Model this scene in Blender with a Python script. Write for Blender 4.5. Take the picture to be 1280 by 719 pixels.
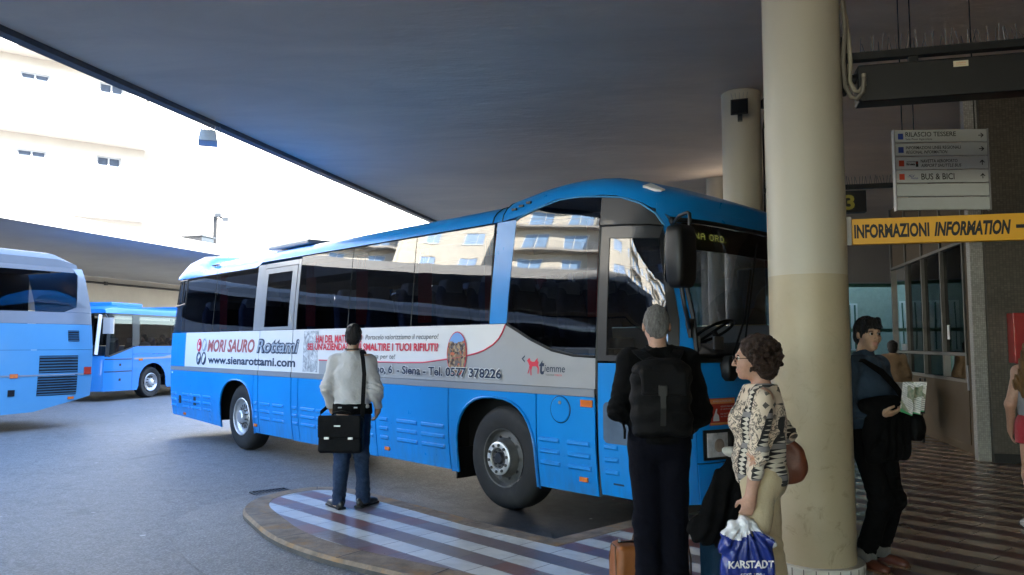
import bpy, bmesh, math, random
import numpy as np
from mathutils import Vector, Matrix

for _o in list(bpy.data.objects):
    bpy.data.objects.remove(_o, do_unlink=True)
S = bpy.context.scene
C = S.collection
R = math.radians
PI = math.pi

# ------------------------------------------------------------------ camera, light, exposure
cam_d = bpy.data.cameras.new("camera"); cam = bpy.data.objects.new("camera", cam_d); C.objects.link(cam)
cam_d.sensor_width = 36; cam_d.lens = 27.0; cam_d.clip_start = 0.05; cam_d.clip_end = 2000
cam.location = (0, 0, 1.55); cam.rotation_euler = (R(90) + math.atan(70.5/960), 0, 0)
S.camera = cam
SUN_AZ, SUN_EL = 128.0, 32.0          # azimuth clockwise from +Y
world = bpy.data.worlds.new("World"); S.world = world; world.use_nodes = True
wn = world.node_tree.nodes; wl = world.node_tree.links
sky = wn.new('ShaderNodeTexSky'); sky.sky_type = 'NISHITA'; sky.sun_disc = False
sky.sun_elevation = R(SUN_EL); sky.sun_rotation = R(SUN_AZ)
sky.air_density = 1.0; sky.dust_density = 0.4; sky.ozone_density = 2.0
wn['Background'].inputs[1].default_value = 0.15
wl.new(sky.outputs[0], wn['Background'].inputs[0])
sun_d = bpy.data.lights.new("sun", 'SUN'); sun = bpy.data.objects.new("sun", sun_d); C.objects.link(sun)
sun_d.energy = 5.0; sun_d.angle = R(0.5); sun_d.color = (1.0, 0.95, 0.86)
_sd = Vector((math.sin(R(SUN_AZ))*math.cos(R(SUN_EL)), math.cos(R(SUN_AZ))*math.cos(R(SUN_EL)), math.sin(R(SUN_EL))))
sun.rotation_euler = _sd.to_track_quat('Z', 'Y').to_euler()
sun.location = (20, -20, 60)
S.view_settings.view_transform = 'Standard'; S.view_settings.look = 'None'
S.view_settings.exposure = 3.82; S.view_settings.gamma = 1.0
S.view_settings.use_curve_mapping = False
S.render.engine = 'CYCLES'
S.cycles.max_bounces = 14; S.cycles.diffuse_bounces = 9; S.cycles.glossy_bounces = 4
S.cycles.transparent_max_bounces = 12; S.cycles.transmission_bounces = 4
S.cycles.caustics_reflective = False; S.cycles.caustics_refractive = False
S.cycles.sample_clamp_indirect = 6.0
S.cycles.use_denoising = True

# ------------------------------------------------------------------ mesh helpers
def kids(o): return [c for c in bpy.data.objects if c.parent == o]
def tag(o, label=None, cat=None, group=None, kind=None):
    if label: o['label'] = label
    if cat: o['category'] = cat
    if group: o['group'] = group
    if kind: o['kind'] = kind
    return o
def thing(name, label, cat, loc=(0, 0, 0), rz=0.0, group=None):
    o = bpy.data.objects.new(name, None); C.objects.link(o)
    o.location = loc; o.rotation_euler = (0, 0, rz); o.empty_display_size = 0.1
    return tag(o, label, cat, group)
def dup(o, parent=None):
    c = o.copy(); C.objects.link(c)
    if parent is not None: c.parent = parent
    for k in kids(o): dup(k, c)
    return c

class MB:
    def __init__(s): s.v = []; s.f = []; s.m = []
    def add(s, vs, fs, mi=0, M=None):
        n = len(s.v)
        for p in vs:
            s.v.append(tuple(M @ Vector(p)) if M is not None else tuple(p))
        for f in fs:
            s.f.append(tuple(i + n for i in f)); s.m.append(mi)
        return s
    def box(s, c, d, mi=0, M=None):
        x, y, z = c; a, b, e = d[0]/2, d[1]/2, d[2]/2
        vs = [(x+i*a, y+j*b, z+k*e) for i in (-1, 1) for j in (-1, 1) for k in (-1, 1)]
        return s.add(vs, [(0,1,3,2), (4,6,7,5), (0,4,5,1), (2,3,7,6), (0,2,6,4), (1,5,7,3)], mi, M)
    def box2(s, a, b, mi=0, M=None):
        return s.box([(a[i]+b[i])/2 for i in range(3)], [abs(b[i]-a[i]) for i in range(3)], mi, M)
    def loft(s, rings, mi=0, cap=True, closed=True, M=None):
        n = len(rings[0]); vs = [p for r in rings for p in r]; fs = []
        for i in range(len(rings)-1):
            for j in range(n if closed else n-1):
                k = (j+1) % n
                fs.append((i*n+j, i*n+k, (i+1)*n+k, (i+1)*n+j))
        if cap and closed:
            fs.append(tuple(range(n-1, -1, -1))); fs.append(tuple((len(rings)-1)*n+j for j in range(n)))
        return s.add(vs, fs, mi, M)
    def tube(s, path, r, seg=8, mi=0, M=None):
        P = [Vector(p) for p in path]; n = len(P); rings = []
        rr = r if isinstance(r, (list, tuple)) else [r]*n
        up = None
        for i in range(n):
            t = (P[min(i+1, n-1)] - P[max(i-1, 0)]).normalized()
            if up is None:
                up = Vector((0, 0, 1)) if abs(t.z) < 0.9 else Vector((1, 0, 0))
            a = t.cross(up).normalized(); b = a.cross(t).normalized(); up = b
            rings.append([P[i] + (a*math.cos(q) + b*math.sin(q))*rr[i] for q in [2*PI*k/seg for k in range(seg)]])
        return s.loft(rings, mi, M=M)
    def lathe(s, prof, seg=32, mi=0, M=None, closed_prof=False):
        """profile of (r, z) turned about Z"""
        n = len(prof); vs = []; fs = []
        for k in range(seg):
            a = 2*PI*k/seg
            for r, z in prof: vs.append((r*math.cos(a), r*math.sin(a), z))
        for k in range(seg):
            k2 = (k+1) % seg
            for i in range(n if closed_prof else n-1):
                i2 = (i+1) % n
                fs.append((k*n+i, k2*n+i, k2*n+i2, k*n+i2))
        return s.add(vs, fs, mi, M)
    def prism(s, poly, z0, z1, mi=0, M=None):
        n = len(poly); vs = [(p[0], p[1], z0) for p in poly] + [(p[0], p[1], z1) for p in poly]
        fs = [tuple(range(n-1, -1, -1)), tuple(range(n, 2*n))]
        fs += [(i, (i+1) % n, (i+1) % n + n, i+n) for i in range(n)]
        return s.add(vs, fs, mi, M)
    def build(s, name, mats, parent=None, smooth=None, bevel=0, seg=2, weld=True):
        me = bpy.data.meshes.new(name); me.from_pydata(s.v, [], s.f); 
        if not isinstance(mats, (list, tuple)): mats = [mats]
        for m in mats: me.materials.append(m)
        me.polygons.foreach_set('material_index', s.m)
        bm = bmesh.new(); bm.from_mesh(me)
        if weld: bmesh.ops.remove_doubles(bm, verts=bm.verts, dist=1e-5)
        bmesh.ops.recalc_face_normals(bm, faces=bm.faces)
        bm.to_mesh(me); bm.free()
        return link(me, name, parent, smooth, bevel, seg)
def link(me, name, parent=None, smooth=None, bevel=0, seg=2):
    o = bpy.data.objects.new(name, me); C.objects.link(o)
    if smooth is not None:
        me.shade_smooth()
        if smooth < 180: me.set_sharp_from_angle(angle=R(smooth))
    if bevel:
        b = o.modifiers.new('bevel', 'BEVEL'); b.width = bevel; b.segments = seg; b.limit_method = 'ANGLE'; b.angle_limit = R(40)
        if smooth is None:
            me.shade_smooth(); b.harden_normals = True
    if parent is not None: o.parent = parent
    return o
def rotz(a, loc=(0, 0, 0)): return Matrix.Translation(loc) @ Matrix.Rotation(a, 4, 'Z')
def axis_m(loc, z, x=None):
    """matrix whose local Z is z"""
    z = Vector(z).normalized(); x = Vector(x) if x is not None else (Vector((1, 0, 0)) if abs(z.x) < .9 else Vector((0, 1, 0)))
    y = z.cross(x).normalized(); x = y.cross(z)
    M = Matrix((x, y, z)).transposed().to_4x4(); M.translation = Vector(loc); return M
def rrect(w, h, r, n=4, cx=0, cy=0):
    out = []
    for (sx, sy, a0) in ((1, 1, 0), (-1, 1, 90), (-1, -1, 180), (1, -1, 270)):
        for k in range(n+1):
            a = R(a0 + 90*k/n); out.append((cx + sx*(w/2-r) + r*math.cos(a), cy + sy*(h/2-r) + r*math.sin(a)))
    return out

def patch(name, poly, fn, mats, parent, off=0.0, thick=0.02, du=0.15, dv=0.15, smooth=35, holes=()):
    """2D polygon (p,q) cut on a grid and carried by fn(p,q,off) on to a curved skin, with a turned-in rim"""
    bm = bmesh.new()
    bm.faces.new([bm.verts.new((p[0], p[1], 0)) for p in poly])
    for ax, st in ((0, du), (1, dv)):
        if not st: continue
        lo = min(p[ax] for p in poly); hi = max(p[ax] for p in poly)
        k = math.ceil(lo/st)
        while k*st < hi:
            if k*st > lo + 1e-4 and k*st < hi - 1e-4:
                no = [0, 0, 0]; no[ax] = 1; co = [0, 0, 0]; co[ax] = k*st
                bmesh.ops.bisect_plane(bm, geom=bm.verts[:]+bm.edges[:]+bm.faces[:], dist=1e-6, plane_co=co, plane_no=no)
            k += 1
    big = [f for f in bm.faces if len(f.verts) > 4]
    if big: bmesh.ops.triangulate(bm, faces=big)
    bound = [(e.verts[0], e.verts[1]) for e in bm.edges if e.is_boundary]
    inner = {}
    def inn(v):
        if v not in inner:
            inner[v] = bm.verts.new(fn(v.co.x, v.co.y, off - thick))
        return inner[v]
    rim = [(a, b, inn(a), inn(b)) for a, b in bound]
    for v in list(bm.verts):
        if v not in set(inner.values()): v.co = Vector(fn(v.co.x, v.co.y, off))
    for a, b, ia, ib in rim:
        try: bm.faces.new((a, b, ib, ia))
        except ValueError: pass
    bmesh.ops.recalc_face_normals(bm, faces=bm.faces)
    me = bpy.data.meshes.new(name); bm.to_mesh(me); bm.free()
    # outward check against fn
    f0 = me.polygons[0]; c = (poly[0][0]+poly[1][0]+poly[2][0])/3, (poly[0][1]+poly[1][1]+poly[2][1])/3
    nrm = Vector(fn(c[0], c[1], 0.1)) - Vector(fn(c[0], c[1], 0.0))
    s0 = sum(1 for f in me.polygons if f.normal.dot(nrm) > 0.02); s1 = sum(1 for f in me.polygons if f.normal.dot(nrm) < -0.02)
    if s1 > s0: me.flip_normals()
    for m in (mats if isinstance(mats, (list, tuple)) else [mats]): me.materials.append(m)
    return link(me, name, parent, smooth)

def text_geo(s, bold=0.0, shear=0.0, extr=0.0, space=1.0, res=3):
    cu = bpy.data.curves.new('lettering_curve', 'FONT'); cu.body = s; cu.offset = bold; cu.shear = shear
    cu.extrude = extr; cu.space_character = space; cu.resolution_u = res; cu.fill_mode = 'FRONT' if extr == 0 else 'BOTH'
    o = bpy.data.objects.new('lettering_curve', cu); C.objects.link(o)
    dg = bpy.context.evaluated_depsgraph_get(); me = bpy.data.meshes.new_from_object(o.evaluated_get(dg))
    vs = [tuple(v.co) for v in me.vertices]; fs = [tuple(p.vertices) for p in me.polygons]
    bpy.data.objects.remove(o); bpy.data.curves.remove(cu); bpy.data.meshes.remove(me)
    if not vs: return [], [], (0, 0, 1, 1)
    xs = [v[0] for v in vs]; ys = [v[1] for v in vs]
    return vs, fs, (min(xs), min(ys), max(xs), max(ys))
def letters(mb, s, x0, y0, w=None, h=None, fn=None, mi=0, bold=0.0, shear=0.0, space=1.0, extr=0.0, base=None):
    """text fitted into width w / height h with its lower left at (x0,y0); fn(x,y,z) carries it on to a surface"""
    vs, fs, (a, b, c, d) = text_geo(s, bold, shear, extr, space)
    if not vs: return
    if base is not None:                 # cap height and baseline fixed (descenders hang)
        ky = h/0.69; b = 0.0
    else: ky = h/(d-b) if h else w/(c-a)
    kx = w/(c-a) if w else ky
    out = [(x0 + (v[0]-a)*kx, y0 + (v[1]-b)*ky, v[2]) for v in vs]
    mb.add([fn(*p) for p in out] if fn else out, fs, mi)

def holed(mb, fn, U, Z, holes, mi=0, rev=0.0, mi_rev=None):
    """flat wall on fn(u,z,depth) with rectangular openings (u0,z0,u1,z1) and reveals of depth rev"""
    us = sorted(set([U[0], U[1]] + [h[0] for h in holes] + [h[2] for h in holes]))
    zs = sorted(set([Z[0], Z[1]] + [h[1] for h in holes] + [h[3] for h in holes]))
    for i in range(len(us)-1):
        for j in range(len(zs)-1):
            cu, cz = (us[i]+us[i+1])/2, (zs[j]+zs[j+1])/2
            if any(h[0] < cu < h[2] and h[1] < cz < h[3] for h in holes): continue
            mb.add([fn(us[i], zs[j], 0), fn(us[i+1], zs[j], 0), fn(us[i+1], zs[j+1], 0), fn(us[i], zs[j+1], 0)], [(0, 1, 2, 3)], mi)
    if rev:
        for (a, b, c, d) in holes:
            q = [(a, b), (c, b), (c, d), (a, d)]
            for k in range(4):
                p, r_ = q[k], q[(k+1) % 4]
                mb.add([fn(*p, 0), fn(*r_, 0), fn(*r_, rev), fn(*p, rev)], [(0, 1, 2, 3)], mi if mi_rev is None else mi_rev)

# ------------------------------------------------------------------ materials
class NT:
    def __init__(s, name):
        s.m = bpy.data.materials.new(name); s.m.use_nodes = True
        s.n = s.m.node_tree.nodes; s.l = s.m.node_tree.links; s.b = s.n['Principled BSDF']
    def new(s, t, **kw):
        o = s.n.new(t)
        for k, v in kw.items():
            if k.startswith('_'): setattr(o, k[1:], v)
            else: o.inputs[k].default_value = v
        return o
    def ln(s, a, b): s.l.new(a, b)
    def coord(s, kind='Object'): return s.new('ShaderNodeTexCoord').outputs[kind]
    def noise(s, scale, detail=4, rough=0.6, vec=None, dist=0.0, out='Fac'):
        o = s.new('ShaderNodeTexNoise'); o.inputs['Scale'].default_value = scale; o.inputs['Detail'].default_value = detail
        o.inputs['Roughness'].default_value = rough; o.inputs['Distortion'].default_value = dist
        s.ln(vec if vec is not None else s.coord(), o.inputs['Vector']); return o.outputs[out]
    def ramp(s, fac, stops, interp='LINEAR'):
        o = s.new('ShaderNodeValToRGB'); e = o.color_ramp; e.interpolation = interp
        while len(e.elements) < len(stops): e.elements.new(0.5)
        for el, (p, c) in zip(e.elements, stops): el.position = p; el.color = (*c, 1) if len(c) == 3 else c
        s.ln(fac, o.inputs[0]); return o.outputs[0]
    def mix(s, fac, a, b, mode='MIX'):
        o = s.new('ShaderNodeMix'); o.data_type = 'RGBA'; o.blend_type = mode
        for i, v in ((0, fac), (6, a), (7, b)):
            if hasattr(v, 'node'): s.ln(v, o.inputs[i])
            elif i == 0: o.inputs[0].default_value = v
            else: o.inputs[i].default_value = (*v, 1)
        return o.outputs[2]
    def math(s, op, a, b=None, c=None):
        o = s.new('ShaderNodeMath'); o.operation = op
        for i, v in enumerate((a, b, c)):
            if v is None: continue
            if hasattr(v, 'node'): s.ln(v, o.inputs[i])
            else: o.inputs[i].default_value = v
        return o.outputs[0]
    def bump(s, h, strength=0.2, dist=0.01):
        o = s.new('ShaderNodeBump'); o.inputs['Strength'].default_value = strength; o.inputs['Distance'].default_value = dist
        s.ln(h, o.inputs['Height']); s.ln(o.outputs[0], s.b.inputs['Normal']); return o
    def set(s, **kw):
        for k, v in kw.items():
            i = s.b.inputs[k.replace('_', ' ')]
            if hasattr(v, 'node'): s.ln(v, i)
            elif isinstance(v, tuple) and len(v) == 3: i.default_value = (*v, 1)
            else: i.default_value = v
        return s

def mat(name, col, rough=0.6, metal=0.0, var=0.12, vs=6.0, bump=0.0, bs=60.0, coat=0.0, spec=0.5, sheen=0.0, dirt=None, rvar=0.0):
    t = NT(name)
    n = t.noise(vs, 5, 0.65)
    lo = tuple(c*(1-var) for c in col); hi = tuple(min(1, c*(1+var)) for c in col)
    c = t.ramp(n, [(0.3, lo), (0.7, hi)])
    if dirt:
        dn = t.noise(dirt[1], 6, 0.7)
        c = t.mix(t.ramp(dn, [(dirt[2], (0, 0, 0)), (min(1, dirt[2]+0.22), (1, 1, 1))]), c, dirt[0])
    t.set(Base_Color=c, Roughness=rough, Metallic=metal, Coat_Weight=coat, Specular_IOR_Level=spec)
    if coat: t.set(Coat_Roughness=0.04)
    if rvar: t.set(Roughness=t.math('ADD', t.math('MULTIPLY', t.noise(vs*2.3, 4), rvar), rough - rvar/2))
    if sheen: t.set(Sheen_Weight=sheen, Sheen_Roughness=0.5)
    if bump: t.bump(t.noise(bs, 4, 0.6), bump, 0.01)
    return t.m

def glass_mat(name, tint, ior=1.5, rough=0.0, wave=0.0, wscale=1.2):
    t = NT(name); t.n.remove(t.b)
    tr = t.new('ShaderNodeBsdfTransparent'); tr.inputs[0].default_value = (*tint, 1)
    gl = t.new('ShaderNodeBsdfGlossy'); gl.inputs['Roughness'].default_value = rough; gl.inputs[0].default_value = (1, 1, 1, 1)
    fr = t.new('ShaderNodeFresnel'); fr.inputs['IOR'].default_value = ior
    mx = t.new('ShaderNodeMixShader')
    if wave:
        bp = t.new('ShaderNodeBump'); bp.inputs['Strength'].default_value = wave; bp.inputs['Distance'].default_value = 0.02
        t.ln(t.noise(wscale, 1.5, 0.4), bp.inputs['Height']); t.ln(bp.outputs[0], gl.inputs['Normal'])
    t.ln(fr.outputs[0], mx.inputs[0]); t.ln(tr.outputs[0], mx.inputs[1]); t.ln(gl.outputs[0], mx.inputs[2])
    t.ln(mx.outputs[0], t.n['Material Output'].inputs['Surface'])
    return t.m
def emit_mat(name, col, k):
    t = NT(name); t.set(Base_Color=col, Emission_Color=col, Emission_Strength=k); return t.m

M = {}
M['asphalt'] = None
def _asphalt():
    t = NT('asphalt')
    big = t.noise(0.35, 5, 0.6); fine = t.noise(55, 3, 0.75); mid = t.noise(7, 5, 0.7)
    c = t.ramp(big, [(0.3, (0.068, 0.065, 0.062)), (0.7, (0.106, 0.102, 0.098))])
    c = t.mix(t.ramp(mid, [(0.42, (0, 0, 0)), (0.75, (0.55, 0.55, 0.55))]), c, (0.06, 0.06, 0.061))
    c = t.mix(t.ramp(fine, [(0.45, (0, 0, 0)), (0.8, (1, 1, 1))]), c, (0.30, 0.30, 0.30))
    # oily dark stains where buses stop
    st = t.new('ShaderNodeTexVoronoi', Scale=0.55); t.ln(t.coord(), st.inputs['Vector'])
    c = t.mix(t.ramp(t.noise(1.1, 4, 0.6, dist=1.0), [(0.58, (0, 0, 0)), (0.72, (0.6, 0.6, 0.6))]), c, (0.045, 0.044, 0.043))
    pc = t.new('ShaderNodeSeparateXYZ'); t.ln(t.coord(), pc.inputs[0])
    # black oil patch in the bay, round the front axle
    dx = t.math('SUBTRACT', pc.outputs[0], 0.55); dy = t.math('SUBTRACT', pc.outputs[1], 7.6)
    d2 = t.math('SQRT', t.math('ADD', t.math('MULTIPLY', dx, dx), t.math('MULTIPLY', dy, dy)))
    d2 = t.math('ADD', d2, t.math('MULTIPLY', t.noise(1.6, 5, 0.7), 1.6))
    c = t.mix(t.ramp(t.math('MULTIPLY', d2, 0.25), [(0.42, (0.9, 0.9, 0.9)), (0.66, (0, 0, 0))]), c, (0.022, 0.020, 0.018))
    vo = t.new('ShaderNodeTexVoronoi', Scale=0.26); vo.feature = 'DISTANCE_TO_EDGE'; wv = t.new('ShaderNodeVectorMath'); wv.operation = 'ADD'; t.ln(t.coord(), wv.inputs[0]); t.ln(t.noise(1.5, 4, .6, out='Color'), wv.inputs[1]); t.ln(wv.outputs[0], vo.inputs['Vector'])
    c = t.mix(t.ramp(vo.outputs['Distance'], [(0.0, (.35, .35, .35)), (0.006, (0, 0, 0))]), c, (0.025, 0.024, 0.023))
    c = t.mix(t.ramp(t.noise(11, 1, .3), [(0.80, (0, 0, 0)), (0.815, (.7, .7, .7))]), c, (0.45, 0.45, 0.43))
    t.set(Base_Color=c, Roughness=t.math('ADD', t.math('MULTIPLY', mid, 0.25), 0.42), Specular_IOR_Level=0.5)
    t.bump(t.noise(140, 3, 0.7), 0.6, 0.006)
    return t.m
M['asphalt'] = _asphalt()
def _stripes():
    t = NT('striped_marble_paving')
    p = t.new('ShaderNodeSeparateXYZ'); t.ln(t.coord(), p.inputs[0])
    FX, FY, PITCH = 32.3, -26.8, 0.385
    dx = t.math('SUBTRACT', p.outputs[0], FX); dy = t.math('SUBTRACT', p.outputs[1], FY)
    ang = t.math('MULTIPLY', t.math('ARCTAN2', dy, dx), 47.0/PITCH)
    ang = t.math('ADD', ang, -110.59/PITCH + 0.25 + 600.0)
    idx = t.math('FLOOR', ang); fr = t.math('FRACT', ang)
    white = t.math('LESS_THAN', fr, 0.5)
    rr = t.math('SQRT', t.math('ADD', t.math('MULTIPLY', dx, dx), t.math('MULTIPLY', dy, dy)))
    cb = t.new('ShaderNodeCombineXYZ'); t.ln(idx, cb.inputs[0]); t.ln(white, cb.inputs[1])
    wn1 = t.new('ShaderNodeTexWhiteNoise'); wn1.noise_dimensions = '2D'; t.ln(cb.outputs[0], wn1.inputs['Vector'])
    sl = t.math('ADD', t.math('MULTIPLY', rr, 3.1), t.math('MULTIPLY', wn1.outputs['Value'], 7.0))
    sidx = t.math('FLOOR', sl); sfr = t.math('FRACT', sl)
    cb2 = t.new('ShaderNodeCombineXYZ'); t.ln(idx, cb2.inputs[0]); t.ln(sidx, cb2.inputs[1])
    wn2 = t.new('ShaderNodeTexWhiteNoise'); wn2.noise_dimensions = '2D'; t.ln(cb2.outputs[0], wn2.inputs['Vector'])
    dark = t.ramp(wn2.outputs['Value'], [(0.0, (0.19, 0.066, 0.056)), (0.2, (0.185, 0.125, 0.12)), (0.38, (0.15, 0.080, 0.105)), (0.55, (0.20, 0.145, 0.11)),
                                         (0.72, (0.21, 0.072, 0.052)), (0.86, (0.165, 0.10, 0.12))], 'CONSTANT')
    vein = t.noise(3.2, 8, 0.72, dist=1.4)
    vl = t.ramp(vein, [(0.485, (0, 0, 0)), (0.5, (1, 1, 1)), (0.515, (0, 0, 0))])
    rare = t.ramp(t.noise(0.9, 3), [(0.5, (0, 0, 0)), (0.62, (0.6, 0.6, 0.6))])
    dark = t.mix(t.mix(1.0, vl, rare, 'MULTIPLY'), dark, (0.45, 0.42, 0.42))
    dark = t.mix(t.ramp(t.noise(9, 5, 0.7), [(0.4, (0, 0, 0)), (0.9, (0.35, 0.35, 0.35))]), dark, (0.08, 0.055, 0.055))
    wh = t.ramp(t.noise(2.6, 8, 0.7, dist=0.8), [(0.3, (0.66, 0.63, 0.56)), (0.5, (0.80, 0.77, 0.70)), (0.7, (0.85, 0.83, 0.77))])
    wh = t.mix(t.math('MULTIPLY', wn2.outputs['Value'], 0.25), wh, (0.55, 0.50, 0.42))
    # inner concourse: dim, warm ambient light painted into both stripe colours
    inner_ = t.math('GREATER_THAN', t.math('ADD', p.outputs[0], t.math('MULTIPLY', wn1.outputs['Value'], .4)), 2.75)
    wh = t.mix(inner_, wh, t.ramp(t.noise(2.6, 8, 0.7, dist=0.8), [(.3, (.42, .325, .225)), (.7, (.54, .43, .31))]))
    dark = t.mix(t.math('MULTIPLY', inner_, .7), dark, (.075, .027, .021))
    c = t.mix(white, dark, wh)
    e1 = t.math('LESS_THAN', t.math('ABSOLUTE', t.math('SUBTRACT', sfr, 0.5)), 0.490)
    e2 = t.math('LESS_THAN', t.math('ABSOLUTE', t.math('SUBTRACT', t.math('FRACT', t.math('MULTIPLY', ang, 2.0)), 0.5)), 0.488)
    jt = t.math('MULTIPLY', e1, e2)
    c = t.mix(jt, t.mix(0.75, c, (0.05, 0.045, 0.04)), c)
    # grime
    gr = t.ramp(t.noise(1.3, 6, 0.7), [(0.4, (0, 0, 0)), (0.85, (0.3, 0.3, 0.3))])
    c = t.mix(gr, c, (0.13, 0.11, 0.095))
    t.set(Base_Color=c, Roughness=t.math('ADD', t.math('MULTIPLY', t.noise(2.5, 5, 0.65), 0.22), t.math('SUBTRACT', 0.20, t.math('MULTIPLY', white, 0.12))), Specular_IOR_Level=0.5)
    t.bump(t.math('ADD', jt, t.math('MULTIPLY', t.noise(3.0, 2), 0.25)), 0.10, 0.003)
    return t.m
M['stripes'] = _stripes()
M['kerb'] = mat('kerb_stone', (0.25, 0.185, 0.13), 0.7, var=0.4, vs=5, bump=0.5, bs=40, dirt=((0.40, 0.20, 0.055), 2.6, 0.50), spec=0.3)
def _ceil():
    t = NT('canopy_plaster')
    p = t.coord(); mp = t.new('ShaderNodeMapping'); mp.inputs['Scale'].default_value = (0.5, 1.4, 1); mp.inputs['Rotation'].default_value = (0, 0, R(40)); t.ln(p, mp.inputs[0])
    n = t.noise(0.7, 6, 0.62, vec=mp.outputs[0], dist=0.6)
    c = t.ramp(n, [(0.3, (0.72, 0.595, 0.47)), (0.7, (0.88, 0.74, 0.59))])
    c = t.mix(t.ramp(t.noise(0.25, 4), [(0.45, (0, 0, 0)), (0.75, (0.4, 0.4, 0.4))]), c, (0.58, 0.52, 0.44))
    t.set(Base_Color=c, Roughness=0.75, Specular_IOR_Level=0.25)
    t.bump(t.noise(2.2, 6, 0.65, vec=mp.outputs[0]), 0.7, 0.04)
    return t.m
M['ceil'] = _ceil()
M['fascia'] = mat('dark_drip_edge', (0.10, 0.105, 0.12), 0.6, var=0.2)
M['white_fascia'] = mat('white_fascia_paint', (0.30, 0.30, 0.30), 0.6, var=0.06, vs=2)
M['far_ceil'] = mat('far_canopy_soffit', (0.30, 0.31, 0.33), 0.7, var=0.1, vs=0.6)
M['beige_wall'] = mat('beige_plaster', (0.58, 0.53, 0.45), 0.8, var=0.07, vs=1.2, bump=0.2, bs=30)
M['cream'] = mat('cream_plaster', (0.56, 0.52, 0.445), 0.85, var=0.05, vs=0.8, bump=0.15, bs=25)
M['cream2'] = mat('pale_plaster', (0.33, 0.305, 0.27), 0.85, var=0.05, vs=0.8)
M['conc'] = mat('concrete', (0.42, 0.41, 0.39), 0.8, var=0.12, vs=2, bump=0.2)
M['shutter'] = mat('blue_shutter', (0.30, 0.42, 0.62), 0.5, var=0.08)
M['win_dark'] = mat('house_window_glass', (0.10, 0.14, 0.20), 0.05, var=0.3, vs=1.5, spec=0.8)
M['win_faint'] = mat('curtained_house_glass', (0.042, 0.052, 0.070), 0.5, var=0.2, spec=0.1)
M['frame_faint'] = mat('grey_window_frame', (0.22, 0.22, 0.22), 0.6)
M['win_blue'] = mat('blue_house_glass', (0.20, 0.32, 0.50), 0.08, var=0.3, vs=1.2, spec=0.8)
M['white'] = mat('white_paint', (0.78, 0.78, 0.76), 0.45, var=0.05)
M['grey_metal'] = mat('grey_metal', (0.30, 0.30, 0.31), 0.45, 0.6, var=0.1)
M['dark_metal'] = mat('dark_metal', (0.008, 0.008, 0.0085), 0.5, 0.3, var=0.2)
M['black'] = mat('black_plastic', (0.003, 0.003, 0.0032), 0.45, var=0.2, bump=0.05, bs=200)
M['rubber'] = mat('tyre_rubber', (0.006, 0.006, 0.0063), 0.75, var=0.3, vs=5, bump=0.15, bs=80, dirt=((0.020, 0.019, 0.017), 4, 0.5))
M['rim'] = mat('silver_rim', (0.50, 0.50, 0.51), 0.4, 0.75, var=0.15, vs=8, dirt=((0.10, 0.09, 0.08), 9, 0.6))
M['rim_dark'] = mat('dirty_rim', (0.09, 0.088, 0.085), 0.6, 0.4, var=0.3, vs=8)
M['ringsteel'] = mat('wheel_ring', (0.55, 0.55, 0.54), 0.4, 0.6, var=0.1, vs=9)
def _bus_blue():
    t = NT('blue_bus_paint'); z = t.new('ShaderNodeSeparateXYZ'); t.ln(t.coord(), z.inputs[0])
    c = t.ramp(t.noise(1.3, 5, .6), [(.3, (.002, .205, .60)), (.7, (.003, .235, .67))])
    mp = t.new('ShaderNodeMapping'); mp.inputs['Scale'].default_value = (5, 5, .8); t.ln(t.coord(), mp.inputs[0])
    spl = t.math('MULTIPLY', t.ramp(z.outputs[2], [(.30, (1, 1, 1)), (.80, (0, 0, 0))]), t.ramp(t.noise(2.2, 6, .7, vec=mp.outputs[0]), [(.40, (0, 0, 0)), (.75, (.55, .55, .55))]))
    c = t.mix(spl, c, (.07, .085, .11)); fog = t.noise(5, 5, .7)
    t.set(Base_Color=c, Roughness=t.math('ADD', t.math('MULTIPLY', fog, .22), .20), Specular_IOR_Level=.4, Coat_Weight=.18, Coat_Roughness=.08)
    t.bump(t.noise(1.1, 2, .4), .06, .02); return t.m
M['blue'] = _bus_blue()
M['blue_edge'] = mat('edge_trim_highlight', (0.10, 0.36, 0.68), 0.25, var=0.03, coat=0.5)  # trim along the roof arch, its highlight put into the paler blue
M['blue_pale'] = mat('pale_blue_coach_paint', (0.085, 0.27, 0.47), 0.35, var=0.04, vs=1.0, coat=0.5)
M['blue_city'] = mat('city_bus_paint', (0.012, 0.185, 0.52), 0.3, var=0.04, vs=1.0, coat=0.6)
M['silver'] = mat('silver_grey_paint', (0.27, 0.28, 0.30), 0.35, 0.25, var=0.04, vs=2, coat=0.4)
M['lgrey'] = mat('light_grey_paint', (0.33, 0.33, 0.335), 0.35, var=0.04, vs=2, coat=0.4)
M['adwhite'] = mat('white_advert_film', (0.66, 0.66, 0.67), 0.35, var=0.02, vs=2, coat=0.3)
M['dgrey'] = mat('dark_grey_trim', (0.012, 0.0125, 0.0145), 0.4, var=0.1, coat=0.2)
M['bus_glass'] = glass_mat('tinted_bus_glass', (0.27, 0.30, 0.37), 1.68, wave=0.24, wscale=1.1)
M['bus_glass_clear'] = glass_mat('windscreen_glass', (0.78, 0.80, 0.77), 1.5, wave=0.08, wscale=0.9)
M['clear_glass'] = glass_mat('clear_glass', (0.70, 0.74, 0.74), 1.5, wave=0.05)
M['city_glass'] = glass_mat('city_bus_glass', (0.34, 0.37, 0.40), 1.5, wave=0.05)
M['shop_glass'] = glass_mat('kiosk_glass', (0.22, 0.22, 0.21), 1.22, wave=0.05)
M['amber'] = mat('amber_lens', (0.60, 0.14, 0.01), 0.2, var=0.1, coat=0.6)
M['red_lens'] = mat('red_lens', (0.45, 0.03, 0.015), 0.2, var=0.1, coat=0.6)
M['seat'] = mat('seat_fabric', (0.04, 0.055, 0.12), 0.9, var=0.25, vs=12)
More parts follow.
